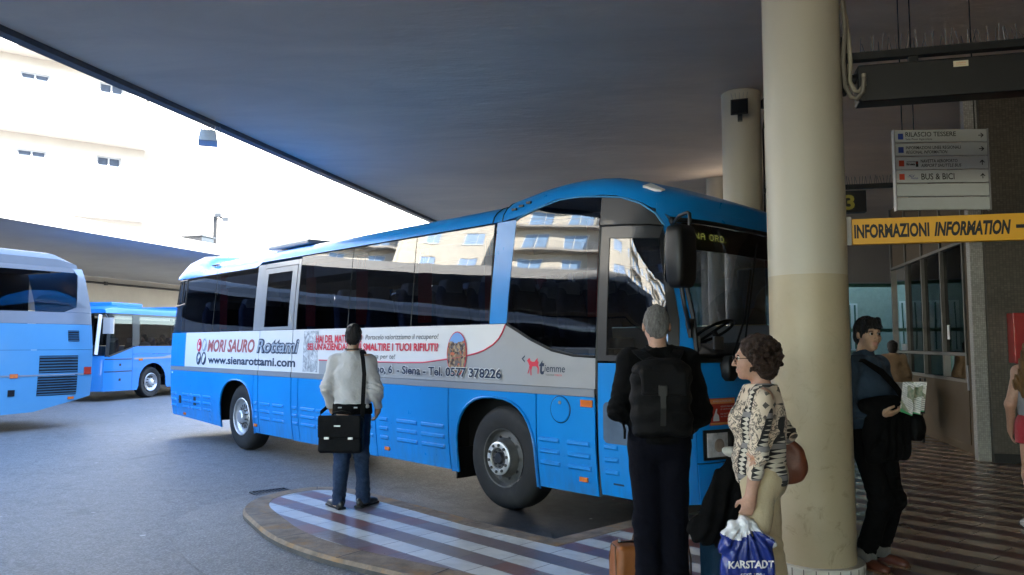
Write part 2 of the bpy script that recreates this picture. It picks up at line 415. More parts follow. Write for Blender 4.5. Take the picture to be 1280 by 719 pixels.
M['curtain'] = mat('red_curtain', (0.22, 0.02, 0.03), 0.85, var=0.2, vs=10)
M['int_grey'] = mat('bus_interior_trim', (0.25, 0.25, 0.26), 0.7, var=0.1)
M['ad_red'] = mat('red_advert_print', (0.58, 0.03, 0.06), 0.4, var=0.03)
M['ad_brick'] = mat('brick_red_advert_print', (0.36, 0.10, 0.09), 0.4, var=0.15, vs=30)
M['ad_navy'] = mat('navy_advert_print', (0.010, 0.022, 0.055), 0.4, var=0.03)
M['ad_grey'] = mat('grey_advert_print', (0.07, 0.07, 0.075), 0.4, var=0.03)
M['ad_steel'] = mat('steel_advert_print', (0.30, 0.34, 0.40), 0.4, var=0.35, vs=18)
M['yellow'] = mat('yellow_sign_face', (0.72, 0.36, 0.012), 0.4, var=0.05, vs=2)
M['ink'] = mat('black_ink', (0.003, 0.003, 0.003), 0.5)
M['sign_white'] = mat('sign_white_panel', (0.56, 0.59, 0.58), 0.4, var=0.03)
M['sign_blue'] = mat('sign_blue', (0.02, 0.05, 0.30), 0.4)
M['sign_red'] = mat('sign_red', (0.55, 0.06, 0.02), 0.4)
# ================================================================== THE SETTING
RZ = -0.12
mb = MB(); mb.add([(-160, -120, RZ), (160, -120, RZ), (160, 260, RZ), (-160, 260, RZ)], [(0, 1, 2, 3)])
tag(mb.build('road', M['asphalt']), kind='structure')

def smooth_poly(pts, it=2):
    for _ in range(it):
        out = []
        for i in range(len(pts)):
            a, b = Vector(pts[i][:2]), Vector(pts[(i+1) % len(pts)][:2])
            if pts[i][2:] or pts[(i+1) % len(pts)][2:]:      # marked hard
                pass
            out += [tuple(a*0.75+b*0.25), tuple(a*0.25+b*0.75)]
        pts = out
    return pts
nose = [(-0.28, 6.85), (-0.75, 7.38), (-1.31, 7.99), (-1.62, 8.33), (-1.91, 8.50), (-2.15, 8.50), (-2.38, 8.34), (-2.56, 8.0),
        (-2.60, 7.65), (-2.52, 7.28), (-2.32, 6.94), (-1.95, 6.32), (-1.46, 5.82), (-0.97, 5.47), (-0.35, 5.05)]
def chaikin(p, it=2):
    for _ in range(it):
        o = [p[0]]
        for i in range(len(p)-1):
            a, b = Vector(p[i]), Vector(p[i+1]); o += [tuple(a*.75+b*.25), tuple(a*.25+b*.75)]
        p = o + [p[-1]]
    return p
edge = [(60, 60), (13.0, 26.0), (9.6, 22.6), (7.4, 20.6), (4.2, 23.4), (3.6, 22.6), (6.6, 18.9), (6.0, 17.6), (3.1, 15.2), (0.2, 18.0), (-0.3, 17.3), (5.2, 12.2), (3.25, 8.82), (0.98, 6.86), (0.34, 6.27)]
low = [(0.15, 4.7), (0.1, 3.6), (-0.8, 2.2), (-1.2, -2.0), (-1.2, -30), (60, -30)]
outline = edge + chaikin(nose) + low
def offset_poly(p, d):
    n = len(p); out = []
    for i in range(n):
        a, b, c = Vector(p[i-1]), Vector(p[i]), Vector(p[(i+1) % n])
        e1 = (b-a).normalized(); e2 = (c-b).normalized()
        n1 = Vector((-e1.y, e1.x)); n2 = Vector((-e2.y, e2.x))
        m = (n1+n2); m = m/max(0.35, m.dot(n1)) if m.length > 1e-6 else n1
        out.append(tuple(b + m*d))
    return out
area = sum(outline[i-1][0]*outline[i][1]-outline[i][0]*outline[i-1][1] for i in range(len(outline)))
KW = 0.185 if area > 0 else -0.185
KWv = [KW*(1.0 + .42*max(0.0, min(1.0, (7.9-y)/.7)) if (x < .2 and y < 7.9 and x < -(y-5.0)*.62-.3) else 1.0) for x, y in outline]
_i1 = [offset_poly(outline, KW*f) for f in (1.0, 1.42)]
inner = [tuple(Vector(_i1[0][i])*(1-(KWv[i]/KW-1)/.42) + Vector(_i1[1][i])*((KWv[i]/KW-1)/.42)) for i in range(len(outline))]
from mathutils.geometry import tessellate_polygon
bm = bmesh.new(); _vs = [bm.verts.new((x, y, 0)) for x, y in inner]
for _t in tessellate_polygon([[Vector((x, y, 0)) for x, y in inner]]): bm.faces.new([_vs[i] for i in _t])
bmesh.ops.recalc_face_normals(bm, faces=bm.faces)
for f in bm.faces:
    if f.normal.z < 0: f.normal_flip()
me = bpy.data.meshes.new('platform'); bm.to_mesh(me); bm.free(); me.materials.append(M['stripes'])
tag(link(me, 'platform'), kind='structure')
mb = MB(); n = len(outline)
rnd = offset_poly(outline, KW*0.10)
vs = [(x, y, RZ-0.05) for x, y in outline] + [(x, y, -0.025) for x, y in outline] + [(x, y, 0.002) for x, y in rnd] + [(x, y, 0.002) for x, y in inner] + [(x, y, -0.1) for x, y in inner]
fs = []
for k in range(4):
    for i in range(n):
        j = (i+1) % n; fs.append((k*n+i, k*n+j, (k+1)*n+j, (k+1)*n+i))
mb.add(vs, fs); mb.m = [1 if q < n else 0 for q in range(len(fs))]
M['kerb_face'] = mat('grimy_kerb_face', (.075, .068, .06), .85, var=.35, vs=6, bump=.5, bs=40, dirt=((.17, .10, .05), 3, .6))
tag(mb.build('kerb', [M['kerb'], M['kerb_face']], smooth=50), kind='structure')

# the asphalt rises a little towards the kerb of the island
sel = [i for i in range(n) if -6 < outline[i][0] < 0.6 and 4 < outline[i][1] < 10]
g1 = offset_poly(outline, -KW*0.05/0.185); g2 = offset_poly(outline, -KW*0.25/0.185); g3 = offset_poly(outline, -KW*0.62/0.185)
mb = MB(); mb.loft([[(*outline[i], -0.058), (*g1[i], -0.062), (*g2[i], -0.088), (*g3[i], RZ+0.004)] for i in sel], closed=False, cap=False)
ra = mb.build('road_edge', M['asphalt'], smooth=80); tag(ra, kind='structure')
if ra.data.polygons[0].normal.z < 0: ra.data.flip_normals()
mb = MB(); acc = 0.0
for i in sel[1:]:
    a, b = Vector(outline[i-1]), Vector(outline[i]); acc += (b-a).length
    if acc < .78: continue
    acc = 0.0; d = (b-a).normalized()*.005; q = Vector(inner[i])
    mb.add([(b.x-d.x, b.y-d.y, .0055), (b.x+d.x, b.y+d.y, .0055), (q.x+d.x, q.y+d.y, .0055), (q.x-d.x, q.y-d.y, .0055)], [(0, 1, 2, 3)])
tag(mb.build('kerb_joints', M['ink'], weld=False), kind='structure')

# drain grate by the nose of the island
t = thing('drain_grate', 'small dark iron drain grate in the asphalt beside the tip of the striped island', 'drain grate', (-2.70, 8.78, RZ+0.006), R(38))
mb = MB(); W, L = 0.26, 0.40
for (c, d) in (((0, W/2, 0.006), (L, .03, .012)), ((0, -W/2, 0.006), (L, .03, .012)), ((L/2, 0, 0.006), (.03, W-.03, .012)), ((-L/2, 0, 0.006), (.03, W-.03, .012))): mb.box(c, d)
mb.build('grate_frame', M['dark_metal'], t)
mb = MB()
for k in range(9): mb.box((-L/2+.05+k*(L-.1)/8, 0, .004), (.022, W-.03, .008))
mb.build('grate_bars', M['dark_metal'], t)
mb = MB(); mb.box((0, 0, -.001), (L-.02, W-.02, .002)); mb.build('drain_pit', M['ink'], t)

# ------------------------------------------------------------------ station canopies
AX = Vector((math.sin(R(14.4)), math.cos(R(14.4)), 0)); AN = Vector((AX.y, -AX.x, 0))      # along the roof edge; away from it (to the right)
E0 = Vector((-5.66, 8.24, 5.0))
def roof_pt(u, v, z): p = E0 + AX*u + AN*v; return (p.x, p.y, z)
t = thing('station_canopy', 'large flat concrete canopy over the platform with plain grey underside', 'canopy', (0, 0, 0))
mb = MB(); mb.add([roof_pt(-40, 0.16, 5.0), roof_pt(60, 0.16, 5.0), roof_pt(60, 6.0, 5.0), roof_pt(20.5, 6.0, 5.0), roof_pt(20.5, 42, 5.0), roof_pt(-40, 42, 5.0),
                   roof_pt(-40, 0.16, 5.45), roof_pt(60, 0.16, 5.45), roof_pt(60, 6.0, 5.45), roof_pt(20.5, 6.0, 5.45), roof_pt(20.5, 42, 5.45), roof_pt(-40, 42, 5.45)],
                  [(0, 1, 2, 3), (0, 3, 4, 5), (6, 9, 8, 7), (6, 11, 10, 9)] + [(i, (i+1) % 6, (i+1) % 6+6, i+6) for i in range(6)]); mb.build('roof_slab', M['ceil'], t)
mb = MB(); q = [(0, 4.93), (0.0, 5.5), (0.155, 5.5), (0.155, 4.93)]
mb.loft([[roof_pt(u, v, z) for v, z in q] for u in (-40, 60)]); mb.build('drip_edge', M['fascia'], t)
# unseen mass above the platform side, added and sized to shade the road
M['mosaic_dk0'] = mat('brown_wall_paint', (.09, .07, .055), .7, var=.1, vs=1)
tb = thing('shading_block', 'unseen mass added above the canopy to shade the road and coach', 'light blocker', (0, 0, 0))
mb = MB(); mb.loft([[roof_pt(u, v, z) for v, z in ((15.5, 5.46), (15.5, 21.0), (40, 21.0), (40, 5.46))] for u in (-34, 20)]); mb.build('shading_mass', M['cream2'], tb)
mb = MB(); mb.loft([[roof_pt(u, v, z) for v, z in ((16.0, 0), (16.0, 4.99), (16.3, 4.99), (16.3, 0))] for u in (-38, 58)]); mb.build('light_blocking_wall', M['mosaic_dk0'], tb)  # unseen wall added to keep daylight off the right side

# opposite canopy (across the bays)
BX = Vector((math.sin(R(16.5)), math.cos(R(16.5)), 0)); BN = Vector((-BX.y, BX.x, 0))
B0 = Vector((-13.84, 20.56, 5.0))
def far_pt(u, v, z):
    bow = 0.27*u if u < 0 else 0.0          # the edge turns to run straight down the square
    p = B0 + BX*u + BN*(v + bow); return (p.x, p.y, z)
t = thing('bus_bay_canopy', 'low canopy with bright white edge over the parking bays across the road', 'canopy')
us = [-34, -26, -20, -15, -11, -8, -5, -3, -1.2, -.5, 0, .5, 3, 6, 9, 12, 15, 18, 24, 32]
def strip(name, sec, m):
    mb = MB(); mb.loft([[far_pt(u, v, z) for v, z in sec] for u in us]); return mb.build(name, m, t, smooth=40)
strip('roof_slab', [(0.25, 5.0), (0.25, 5.3), (13, 5.3), (13, 4.75)], M['far_ceil'])
strip('fascia', [(0, 4.96), (-0.04, 5.34), (0.24, 5.34), (0.24, 4.96)], M['white_fascia'])
# wall at the back of the bays
t = thing('bay_back_wall', 'plain beige wall at the back of the covered parking bays', 'wall')
mb = MB(); mb.loft([[far_pt(u, v, z) for v, z in ((10.2, RZ-.1), (10.2, 4.74), (10.5, 4.74), (10.5, RZ-.1))] for u in us]); mb.build('wall', M['beige_wall'], t)
t = thing('wall_pipe', 'thin pipe running along the top of the beige bay wall', 'pipe')
mb = MB(); mb.tube([far_pt(u, 10.08, 4.45) for u in us], 0.05, 8); mb.build('pipe', M['dark_metal'], t, smooth=60)
for u in (2, 5, 8, 11, 14):
    mb = MB(); p = far_pt(u, 10.1, 4.45); mb.box(p, (.1, .2, .16)); mb.build('pipe_bracket', M['dark_metal'], t)
p = far_pt(9.2, 8.6, 4.6)
t = thing('bay_lamp', 'small dark lamp on an arm under the far canopy above the blue bus', 'lamp', p)
mb = MB(); mb.tube([(0, 0, .2), (0, 0, .0)], .025, 8); mb.build('stem', M['dark_metal'], t)
mb = MB(); mb.lathe([(0, .06), (.10, .05), (.22, -.04), (.24, -.10), (0, -.10)], 20); mb.build('lamp_shade', M['dark_metal'], t, smooth=40)

# things that stand on the far canopy
p = far_pt(8.9, .9, 5.3)
t = thing('roof_vent_box', 'low dark box lying on the roof of the far canopy', 'vent box', p, R(-16))
mb = MB(); mb.box((0, 0, .16), (1.1, .7, .3)); mb.box((0, 0, .335), (1.2, .8, .05)); mb.build('housing', M['dgrey'], t, bevel=.01)
p = far_pt(10.8, 1.5, 5.3)
t = thing('floodlight_mast', 'short dark mast with camera and floodlights rising above the far canopy', 'floodlight mast', p)
mb = MB(); mb.box((0, 0, .75), (.13, .13, 1.5)); mb.build('pole', M['dark_metal'], t)
mb = MB(); mb.tube([(0, 0, 1.35), (.25, -.1, 1.42), (.42, -.1, 1.38)], .03, 8); mb.build('arm', M['dark_metal'], t)
for (x, z) in ((.18, 1.52), (.48, 1.34)):
    mb = MB(); mb.box((x, -.15, z), (.26, .2, .16)); mb.build('floodlight', M['dgrey'], t, bevel=.01)
p = far_pt(11.5, 2.6, 5.3)
t = thing('rooftop_parapet_pier', 'pale square pier standing on the far canopy beside the floodlight mast', 'pier', p, R(-16))
mb = MB(); mb.box((0, 0, .8), (.55, .5, 1.6)); mb.build('pier', M['cream2'], t)
mb = MB(); mb.box((0, 0, 1.64), (.65, .6, .08)); mb.build('coping', M['white'], t)
t = thing('street_lamp', 'thin street lamp with a bent arm beyond the long blue bus', 'street lamp', (-12.3, 38.0, RZ))
mb = MB(); mb.tube([(0, 0, 0), (0, 0, 6.6), (.02, 0, 7.15), (.10, 0, 7.22)], .045, 8); mb.build('pole', M['grey_metal'], t, smooth=60)
mb = MB(); mb.tube([(.10, 0, 7.22), (.8, 0, 7.28), (.92, 0, 7.55)], .035, 8); mb.build('arm', M['grey_metal'], t, smooth=60)
mb = MB(); mb.box((.5, 0, 7.24), (.5, .16, .07)); mb.build('lamp_head', M['grey_metal'], t)

# floodlight hung from the near canopy edge
p = roof_pt(3.6, 0.05, 4.93)
M['pale_metal'] = mat('pale_blue_grey_metal', (.55, .60, .66), .4, var=.08)
t = thing('hanging_floodlight', 'pale floodlight hanging from the edge of the near canopy', 'floodlight', (p[0], p[1], 4.93), R(20))
mb = MB(); mb.tube([(-.17, 0, 0), (-.17, 0, -.22)], .012, 6); mb.tube([(.17, 0, 0), (.17, 0, -.22)], .012, 6); mb.build('bracket', M['grey_metal'], t)
mb = MB(); mb.loft([[(-.11, -.08, -.08), (.11, -.08, -.08), (.11, .08, -.08), (-.11, .08, -.08)], [(-.14, -.13, -.26), (.14, -.13, -.26), (.14, .13, -.30), (-.14, .13, -.30)]])
for k in range(5): mb.box((-.10+.05*k, 0, -.05), (.012, .14, .06))
mb.build('housing', M['pale_metal'], t)
mb = MB(); mb.add([(-.125, -.115, -.268), (.125, -.115, -.268), (.125, .115, -.302), (-.125, .115, -.302)], [(0, 1, 2, 3)]); mb.build('lens', M['pale_metal'], t)

# ------------------------------------------------------------------ apartment buildings
def window_proto(w, h, leaves, pane_m, frame_m):
    """local: x across, z up, y=0 wall plane, -y into the wall"""
    fr = MB(); f = .06
    for (a, b) in (((-w/2, 0), (-w/2+f, h)), ((w/2-f, 0), (w/2, h)), ((-w/2+f, 0), (w/2-f, f)), ((-w/2+f, h-f), (w/2-f, h))):
        fr.box2((a[0], -.14, a[1]), (b[0], -.06, b[1]))
    for k in range(1, leaves): x = -w/2 + w*k/leaves; fr.box2((x-.035, -.14, f), (x+.035, -.055, h-f))
    pa = MB(); pa.add([(-w/2+f, -.11, f), (w/2-f, -.11, f), (w/2-f, -.11, h-f), (-w/2+f, -.11, h-f)], [(0, 1, 2, 3)])
    si = MB(); si.box2((-w/2-.08, -.02, -.07), (w/2+.08, .10, 0))
    a = fr.build('window', frame_m); b = pa.build('pane', pane_m, a); c = si.build('sill', M['white'], a)
    return a
def put_win(proto, parent, Mx, first):
    o = proto if first else dup(proto)
    o.parent = parent; o.matrix_local = Mx
    return o
def wall_frame(o, t, nrm):
    """matrix: x along t, y outward, z up"""
    t = Vector(t); nrm = Vector(nrm)
    Mx = Matrix((t, nrm, Vector((0, 0, 1)))).transposed().to_4x4(); Mx.translation = Vector(o); return Mx
def railing(mb, p, u0, u1, y, z, h=0.95, step=.14):
    """bars in a wall frame p"""
    mb.box2((u0, y-.02, z+h-.04), (u1, y+.02, z+h), M=p); mb.box2((u0, y-.015, z+.08), (u1, y+.015, z+.11), M=p)
    k = 0
    while u0 + k*step <= u1: mb.box2((u0+k*step-.012, y-.012, z), (u0+k*step+.012, y+.012, z+h), M=p); k += 1
def block(name, label, faces, zs, H, loc=(0, 0, 0)):
    return thing(name, label, 'apartment building', loc)

# A: white-lit block behind the far canopy, upper left
tA = thing('apartment_block', 'sunlit cream apartment block with balcony slabs behind the far canopy', 'apartment building')
cA = Vector((-17.5, 36.0, 0)); dA = Vector((-0.79, -0.613, 0)).normalized(); nA = Vector((-dA.y, dA.x, 0)); nA = nA if nA.y < 0 else -nA
fA = wall_frame((cA.x, cA.y, 0), dA, nA)                # u runs to the left, towards the camera
dA2 = -nA; nA2 = -dA; fA2 = wall_frame((cA.x, cA.y, 0), dA2, nA2)
hA = []; hA2 = []
for k in range(1, 4):
    z0 = 4.15 + 3.45*k
    hA += [(1.0, z0+1.05, 2.0, z0+2.6), (4.0, z0+.1, 5.1, z0+2.45), (7.2, z0+.1, 8.3, z0+2.45)] if k else [(1.0, z0+1.05, 2.0, z0+2.6), (6.4, z0+1.05, 7.5, z0+2.6)]
    hA2 += [(.5, z0+.4, 1.7, z0+2.6)]
mb = MB(); fa = lambda F: (lambda u, z, d: tuple(F @ Vector((u, -d, z))))
holed(mb, fa(fA), (0, 11), (5.31, 20), hA, rev=.2); holed(mb, fa(fA2), (0, 9), (5.31, 20), hA2, rev=.2)
mb.add([tuple(fA @ Vector(p)) for p in ((11, 0, 5.31), (11, -9, 5.31), (11, -9, 20), (11, 0, 20))], [(0, 1, 2, 3)])
mb.add([tuple(fA @ Vector(p)) for p in ((0, 0, 20), (11, 0, 20), (11, -9, 20), (0, -9, 20))], [(0, 1, 2, 3)])
mb.add([tuple(fA @ Vector(p)) for p in ((0, -9, 5.31), (11, -9, 5.31), (11, -9, 20), (0, -9, 20))], [(0, 1, 2, 3)])
mb.build('wall', M['cream2'], tA)
for k in range(1, 5):
    z = 4.05 + 3.45*k
    mb = MB(); mb.box2((-1.1, 0.0, z-.22), (11, 1.3, z), M=fA); mb.box2((0, 0, z-.22), (4, .9, z), M=fA2); mb.build('balcony', M['cream2'], tA)
    if k < 4:
        mb = MB(); railing(mb, fA, -1.0, 10.9, 1.22, z, .95, .2); mb.build('railing', M['white'], tA)
cache = {}
for F, hs in ((fA, hA), (fA2, hA2)):
    for (a, b, c, d) in hs:
        key = (round(c-a, 2), round(d-b, 2)); first = key not in cache
        if first: cache[key] = window_proto(c-a, d-b, 2 if c-a > .9 else 1, M['win_faint'], M['frame_faint'])
        put_win(cache[key], tA, F @ Matrix.Translation(((a+c)/2, 0, b)), first)

# C: far white block behind everything
M['pale_wall'] = mat('pale_block_plaster', (.66, .61, .53), .85, var=.05, vs=.8)
tC = thing('apartment_block', 'distant pale block with two small windows, washed out by the sun', 'apartment building')
fC = wall_frame((-44, 72, 0), (1, 0, 0), (0, -1, 0))
hC = []
for k in range(5):
    for u in (8, 13.5, 19, 24.6, 26.2, 31.5, 37):
        hC.append((u, 2.2+3.4*k+.9, u+.9, 2.2+3.4*k+2.3))
mb = MB(); holed(mb, fa(fC), (0, 60), (-.2, 30), hC, rev=.2)
mb.add([tuple(fC @ Vector(p)) for p in ((0, -12, -.2), (60, -12, -.2), (60, -12, 30), (0, -12, 30), (0, 0, -.2), (60, 0, -.2), (60, 0, 30), (0, 0, 30))], [(0, 1, 2, 3), (4, 7, 3, 0), (5, 1, 2, 6), (7, 6, 2, 3)])
mb.build('wall', M['pale_wall'], tC)
pr = window_proto(.9, 1.4, 1, M['cream2'], M['cream'])
for i, (a, b, c, d) in enumerate(hC): put_win(pr, tC, fC @ Matrix.Translation(((a+c)/2, 0, b)), i == 0)

# B: the block across the square that the bus windows mirror
tB = thing('apartment_block', 'cream apartment block with railed balconies seen mirrored in the bus windows', 'apartment building')
fB = wall_frame((-57, -32, 0), (0, 1, 0), (1, 0, 0))
LEN, HB = 84.0, 30.0
hB = []; bal = []; kindB = []
rb = random.Random(5)
for k in range(8):
    z0 = 3.4 + 3.3*k
    u = 2.0; s = 0
    while u < LEN-8:
        sec = (s % 3)
        if sec == 0:                       # balcony bay
            for q in (1.0, 4.6): hB.append((u+q, z0+.05, u+q+1.9, z0+2.35)); kindB.append(1)
            bal.append((u, u+8.0, z0)); u += 9.2
        elif sec == 1:
            hB.append((u+1.0, z0+.9, u+2.7, z0+2.35)); kindB.append(0); u += 4.2
        else:
            hB.append((u+.6, z0+.9, u+2.3, z0+2.35)); kindB.append(0); u += 4.0
        s += 1
mb = MB(); holed(mb, fa(fB), (0, LEN), (-.2, HB), hB, rev=.25)
mb.add([tuple(fB @ Vector(p)) for p in ((0, -14, -.2), (LEN, -14, -.2), (LEN, -14, HB), (0, -14, HB), (0, 0, -.2), (LEN, 0, -.2), (LEN, 0, HB), (0, 0, HB))], [(0, 1, 2, 3), (4, 7, 3, 0), (5, 1, 2, 6), (7, 6, 2, 3)])
u = 2.0; s = 0
while u < LEN-8:                            # slanting buttress piers beside the balcony bays
    if s % 3 == 0:
        for uu in (u-.3, u+8.0): mb.add([tuple(fB @ Vector(p)) for p in ((uu, 0, 0), (uu+.35, 0, 0), (uu+.35, 0, HB), (uu, 0, HB), (uu, 2.6, 0), (uu+.35, 2.6, 0), (uu+.35, .5, HB), (uu, .5, HB))],
                                        [(4, 5, 6, 7), (0, 4, 7, 3), (1, 2, 6, 5), (3, 7, 6, 2)])
        u += 9.2
    else: u += 4.2 if s % 3 == 1 else 4.0
    s += 1
mb.build('wall', M['cream'], tB)
mb = MB(); mb.box2((-.5, -14.4, HB), (LEN+.5, 1.0, HB+.4), M=fB); mb.build('roof', M['conc'], tB)
for (a, b, z) in bal:
    mb = MB(); mb.box2((a+.07, 0, z-.22), (b-.02, 1.5, z), M=fB)
    ba = mb.build('balcony', M['cream2'], tB)
    mb = MB(); railing(mb, fB, a+.1, b-.05, 1.42, z, .95, .22); mb.build('railing', M['grey_metal'], ba)
prs = {}
for (a, b, c, d), kd in zip(hB, kindB):
    first = kd not in prs
    if first: prs[kd] = window_proto(c-a, d-b, 2, M['win_blue'] if kd else M['shutter'], M['white'])
    put_win(prs[kd], tB, fB @ Matrix.Translation(((a+c)/2, 0, b)), first)

# ------------------------------------------------------------------ columns
def _col_mat():
    t = NT('painted_column')
    p = t.new('ShaderNodeSeparateXYZ'); t.ln(t.coord(), p.inputs[0])
    up = t.mix(t.ramp(t.noise(1.2, 5, .6), [(.3, (0, 0, 0)), (.8, (.7, .7, .7))]), (.48, .445, .355), (.53, .495, .405))
    lo = t.mix(t.ramp(t.noise(2.0, 6, .7), [(.3, (0, 0, 0)), (.8, (.8, .8, .8))]), (.42, .355, .235), (.49, .42, .29))
    scuff = t.ramp(t.noise(5, 9, .8, dist=1.4), [(.55, (0, 0, 0)), (.68, (.7, .7, .7))])
    lo = t.mix(t.mix(1.0, scuff, t.ramp(t.math('MULTIPLY', p.outputs[2], .5), [(0.1, (1, 1, 1)), (.95, (.12, .12, .12))]), 'MULTIPLY'), lo, (.16, .125, .06))
    c = t.mix(t.math('GREATER_THAN', p.outputs[2], 2.02), lo, up)
    t.set(Base_Color=c, Roughness=.42, Specular_IOR_Level=.4); t.bump(t.noise(18, 4), .12, .01); return t.m
M['column'] = _col_mat()
M['tile'] = mat('white_base_tile', (.66, .64, .58), .3, var=.1, vs=8, dirt=((.3, .25, .17), 5, .6))
def column(label, x, y, r=0.262):
    t = thing('column', label, 'column', (x, y, 0), 0, 'round columns under the canopy')
    mb = MB(); mb.lathe([(r, .085), (r, 4.998)], 64); mb.build('shaft', M['column'], t, smooth=40)
    mb = MB(); mb.lathe([(r+.004, 0), (r+.052, 0), (r+.052, .085), (r+.045, .094), (r-.01, .094)], 64); mb.build('base_ring', M['tile'], t, smooth=30)
    mb = MB()
    for k in range(26):
        a = 2*PI*k/26; mb.box((r+.0535, 0, .045), (.002, .005, .088), M=Matrix.Rotation(a, 4, 'Z'))
    mb.build('tile_joints', M['rim_dark'], t)
    return t
CX, CY = 2.07, 5.36
column('nearest cream column, beside the woman with the plastic bag', CX, CY)
C2 = Vector((3.17, 10.42, 0)); column('second column, with a small floodlight near its top', C2.x, C2.y)
column('third column, a sliver seen behind the second one', 4.34, 15.9)
column('fourth round column along the platform, mostly hidden behind the blue bus', 5.51, 21.2)
# cables down the near column
for i, (a, pts) in enumerate(((R(-38), [(4.998, .02), (4.5, .02), (4.0, .022), (3.75, .04), (3.5, .02), (3.32, .03), (3.24, .065), (3.22, .10), (3.26, .14), (3.36, .15)]), (R(-31), [(4.998, .018), (4.5, .018), (4.0, .02), (3.7, .05), (3.5, .06), (3.36, .05), (3.29, .08), (3.28, .11), (3.32, .14), (3.40, .14)]))):
    t = thing('cable', ('pale cable' if i else 'grey cable') + ' looping down the near column to the black display', 'cable', (CX, CY, 0), 0, 'cables down the near column')
    mb = MB(); pp = []
    for z, o in pts: pp.append(((.262+o)*math.cos(a), (.262+o)*math.sin(a), z))
    mb.tube(pp, .016, 8); mb.build('cable_run', mat('cable_sheath', (.30, .27, .20) if i else (.16, .14, .11), .6), t, smooth=60)
# pipes behind column 2
t = thing('conduit', 'dark conduits climbing beside the second column', 'conduit', (C2.x, C2.y, 0))
for dx, zt, r in ((.33, 4.99, .02), (.38, 4.6, .025), (.29, 4.99, .014)):
    mb = MB(); mb.tube([(dx, -.02, 2.2), (dx, -.02, zt-.5), (dx+.03, -.05, zt-.25), (dx+.15, -.1, zt)], r, 8); mb.build('pipe', M['dark_metal'], t, smooth=60)
mb = MB(); mb.box((.42, -.05, 4.86), (.28, .16, .12)); mb.box((.50, -.05, 4.55), (.10, .10, .3)); mb.build('junction_box', M['dark_metal'], t, bevel=.008)
# floodlight on column 2
a = R(-118+8); d = Vector((math.cos(a), math.sin(a), 0)); pz = 4.72
t = thing('column_floodlight', 'small black floodlight with bird spikes on the second column', 'floodlight', (C2.x+d.x*.27, C2.y+d.y*.27, pz), a+R(90))
mb = MB(); mb.box((0, .0, -.12), (.06, .10, .12)); mb.build('bracket', M['black'], t)
mb = MB(); mb.loft([[(-.09, -.02, -.08), (.09, -.02, -.08), (.09, -.02, .09), (-.09, -.02, .09)], [(-.115, -.16, -.13), (.115, -.16, -.13), (.115, -.12, .10), (-.115, -.12, .10)]]); mb.build('housing', M['black'], t, bevel=.008)
mb = MB(); mb.add([(-.095, -.158, -.105), (.095, -.158, -.105), (.095, -.126, .08), (-.095, -.126, .08)], [(0, 1, 2, 3)]); mb.build('lens', mat('dark_lens', (.012, .013, .015), .15), t)
mb = MB()
for k in range(5): mb.tube([(-.08+.04*k, -.06, .08), (-.11+.055*k, -.07, .2)], .003, 4)
mb.build('bird_spikes', M['grey_metal'], t)
# lit lamp far away, under the canopy by column 3
t = thing('bulkhead_lamp', 'small lit white lamp on the third column', 'lamp', (4.34-.0, 15.9-.27, 4.35))
mb = MB(); mb.lathe([(0, -.10), (.05, -.09), (.06, 0), (.05, .09), (0, .10)], 14); mb.build('lamp_glass', emit_mat('lamp_glow', (1, .86, .72), 6.0), t, smooth=40)
mb = MB(); mb.box((0, .02, .12), (.12, .12, .04)); mb.build('lamp_cap', M['dark_metal'], t)

# ------------------------------------------------------------------ kiosk (shop front), mosaic pillar, walls
KX = Vector((-0.24, -0.971, 0)).normalized()       # along the front, towards the camera
KN = Vector((KX.y, -KX.x, 0))                        # outward (to the left)
K0 = Vector((7.50, 15.10, 0))
fK = wall_frame(K0, KX, KN)
KL = 4.25
tk = thing('glazed_kiosk', 'station kiosk front with grey mullions over a plain beige lower panel', 'kiosk')
M['panel'] = mat('kiosk_panel', (.090, .064, .036), .65, spec=.2, var=.08, vs=2, dirt=((.045, .036, .024), 3, .62))
M['mull'] = mat('mullion_metal', (.14, .13, .115), .4, .4, var=.1)
mb = MB(); mb.box2((0, -.10, .12), (KL, 0, 1.0), M=fK); mb.box2((0, -.10, 0), (KL, -.02, .12), M=fK); mb.build('lower_panel', M['panel'], tk, bevel=.004)
def mull(u0, u1, z0, z1, d=.07): 
    m = MB(); m.box2((u0, -d, z0), (u1, .02, z1), M=fK); m.build('mullion', M['mull'], tk)
nb = 4; us_ = [i*KL/nb for i in range(nb+1)]
for u in us_: mull(u-.022, u+.022, 1.0, 4.2)
for z in (1.02, 1.40, 3.02):
    for i in range(nb): mull(us_[i]+.022, us_[i+1]-.022, z-.022, z+.022)
for i in range(nb):
    for (z0, z1) in ((1.05, 1.37), (1.43, 2.99)):
        m = MB(); m.add([tuple(fK @ Vector(p)) for p in ((us_[i]+.03, -.03, z0), (us_[i+1]-.03, -.03, z0), (us_[i+1]-.03, -.03, z1), (us_[i]+.03, -.03, z1))], [(0, 1, 2, 3)]); m.build('pane', M['shop_glass'], tk)
    m = MB(); m.box2((us_[i]+.03, -.05, 3.05), (us_[i+1]-.03, -.01, 4.2), M=fK); m.build('upper_panel', M['panel'], tk)
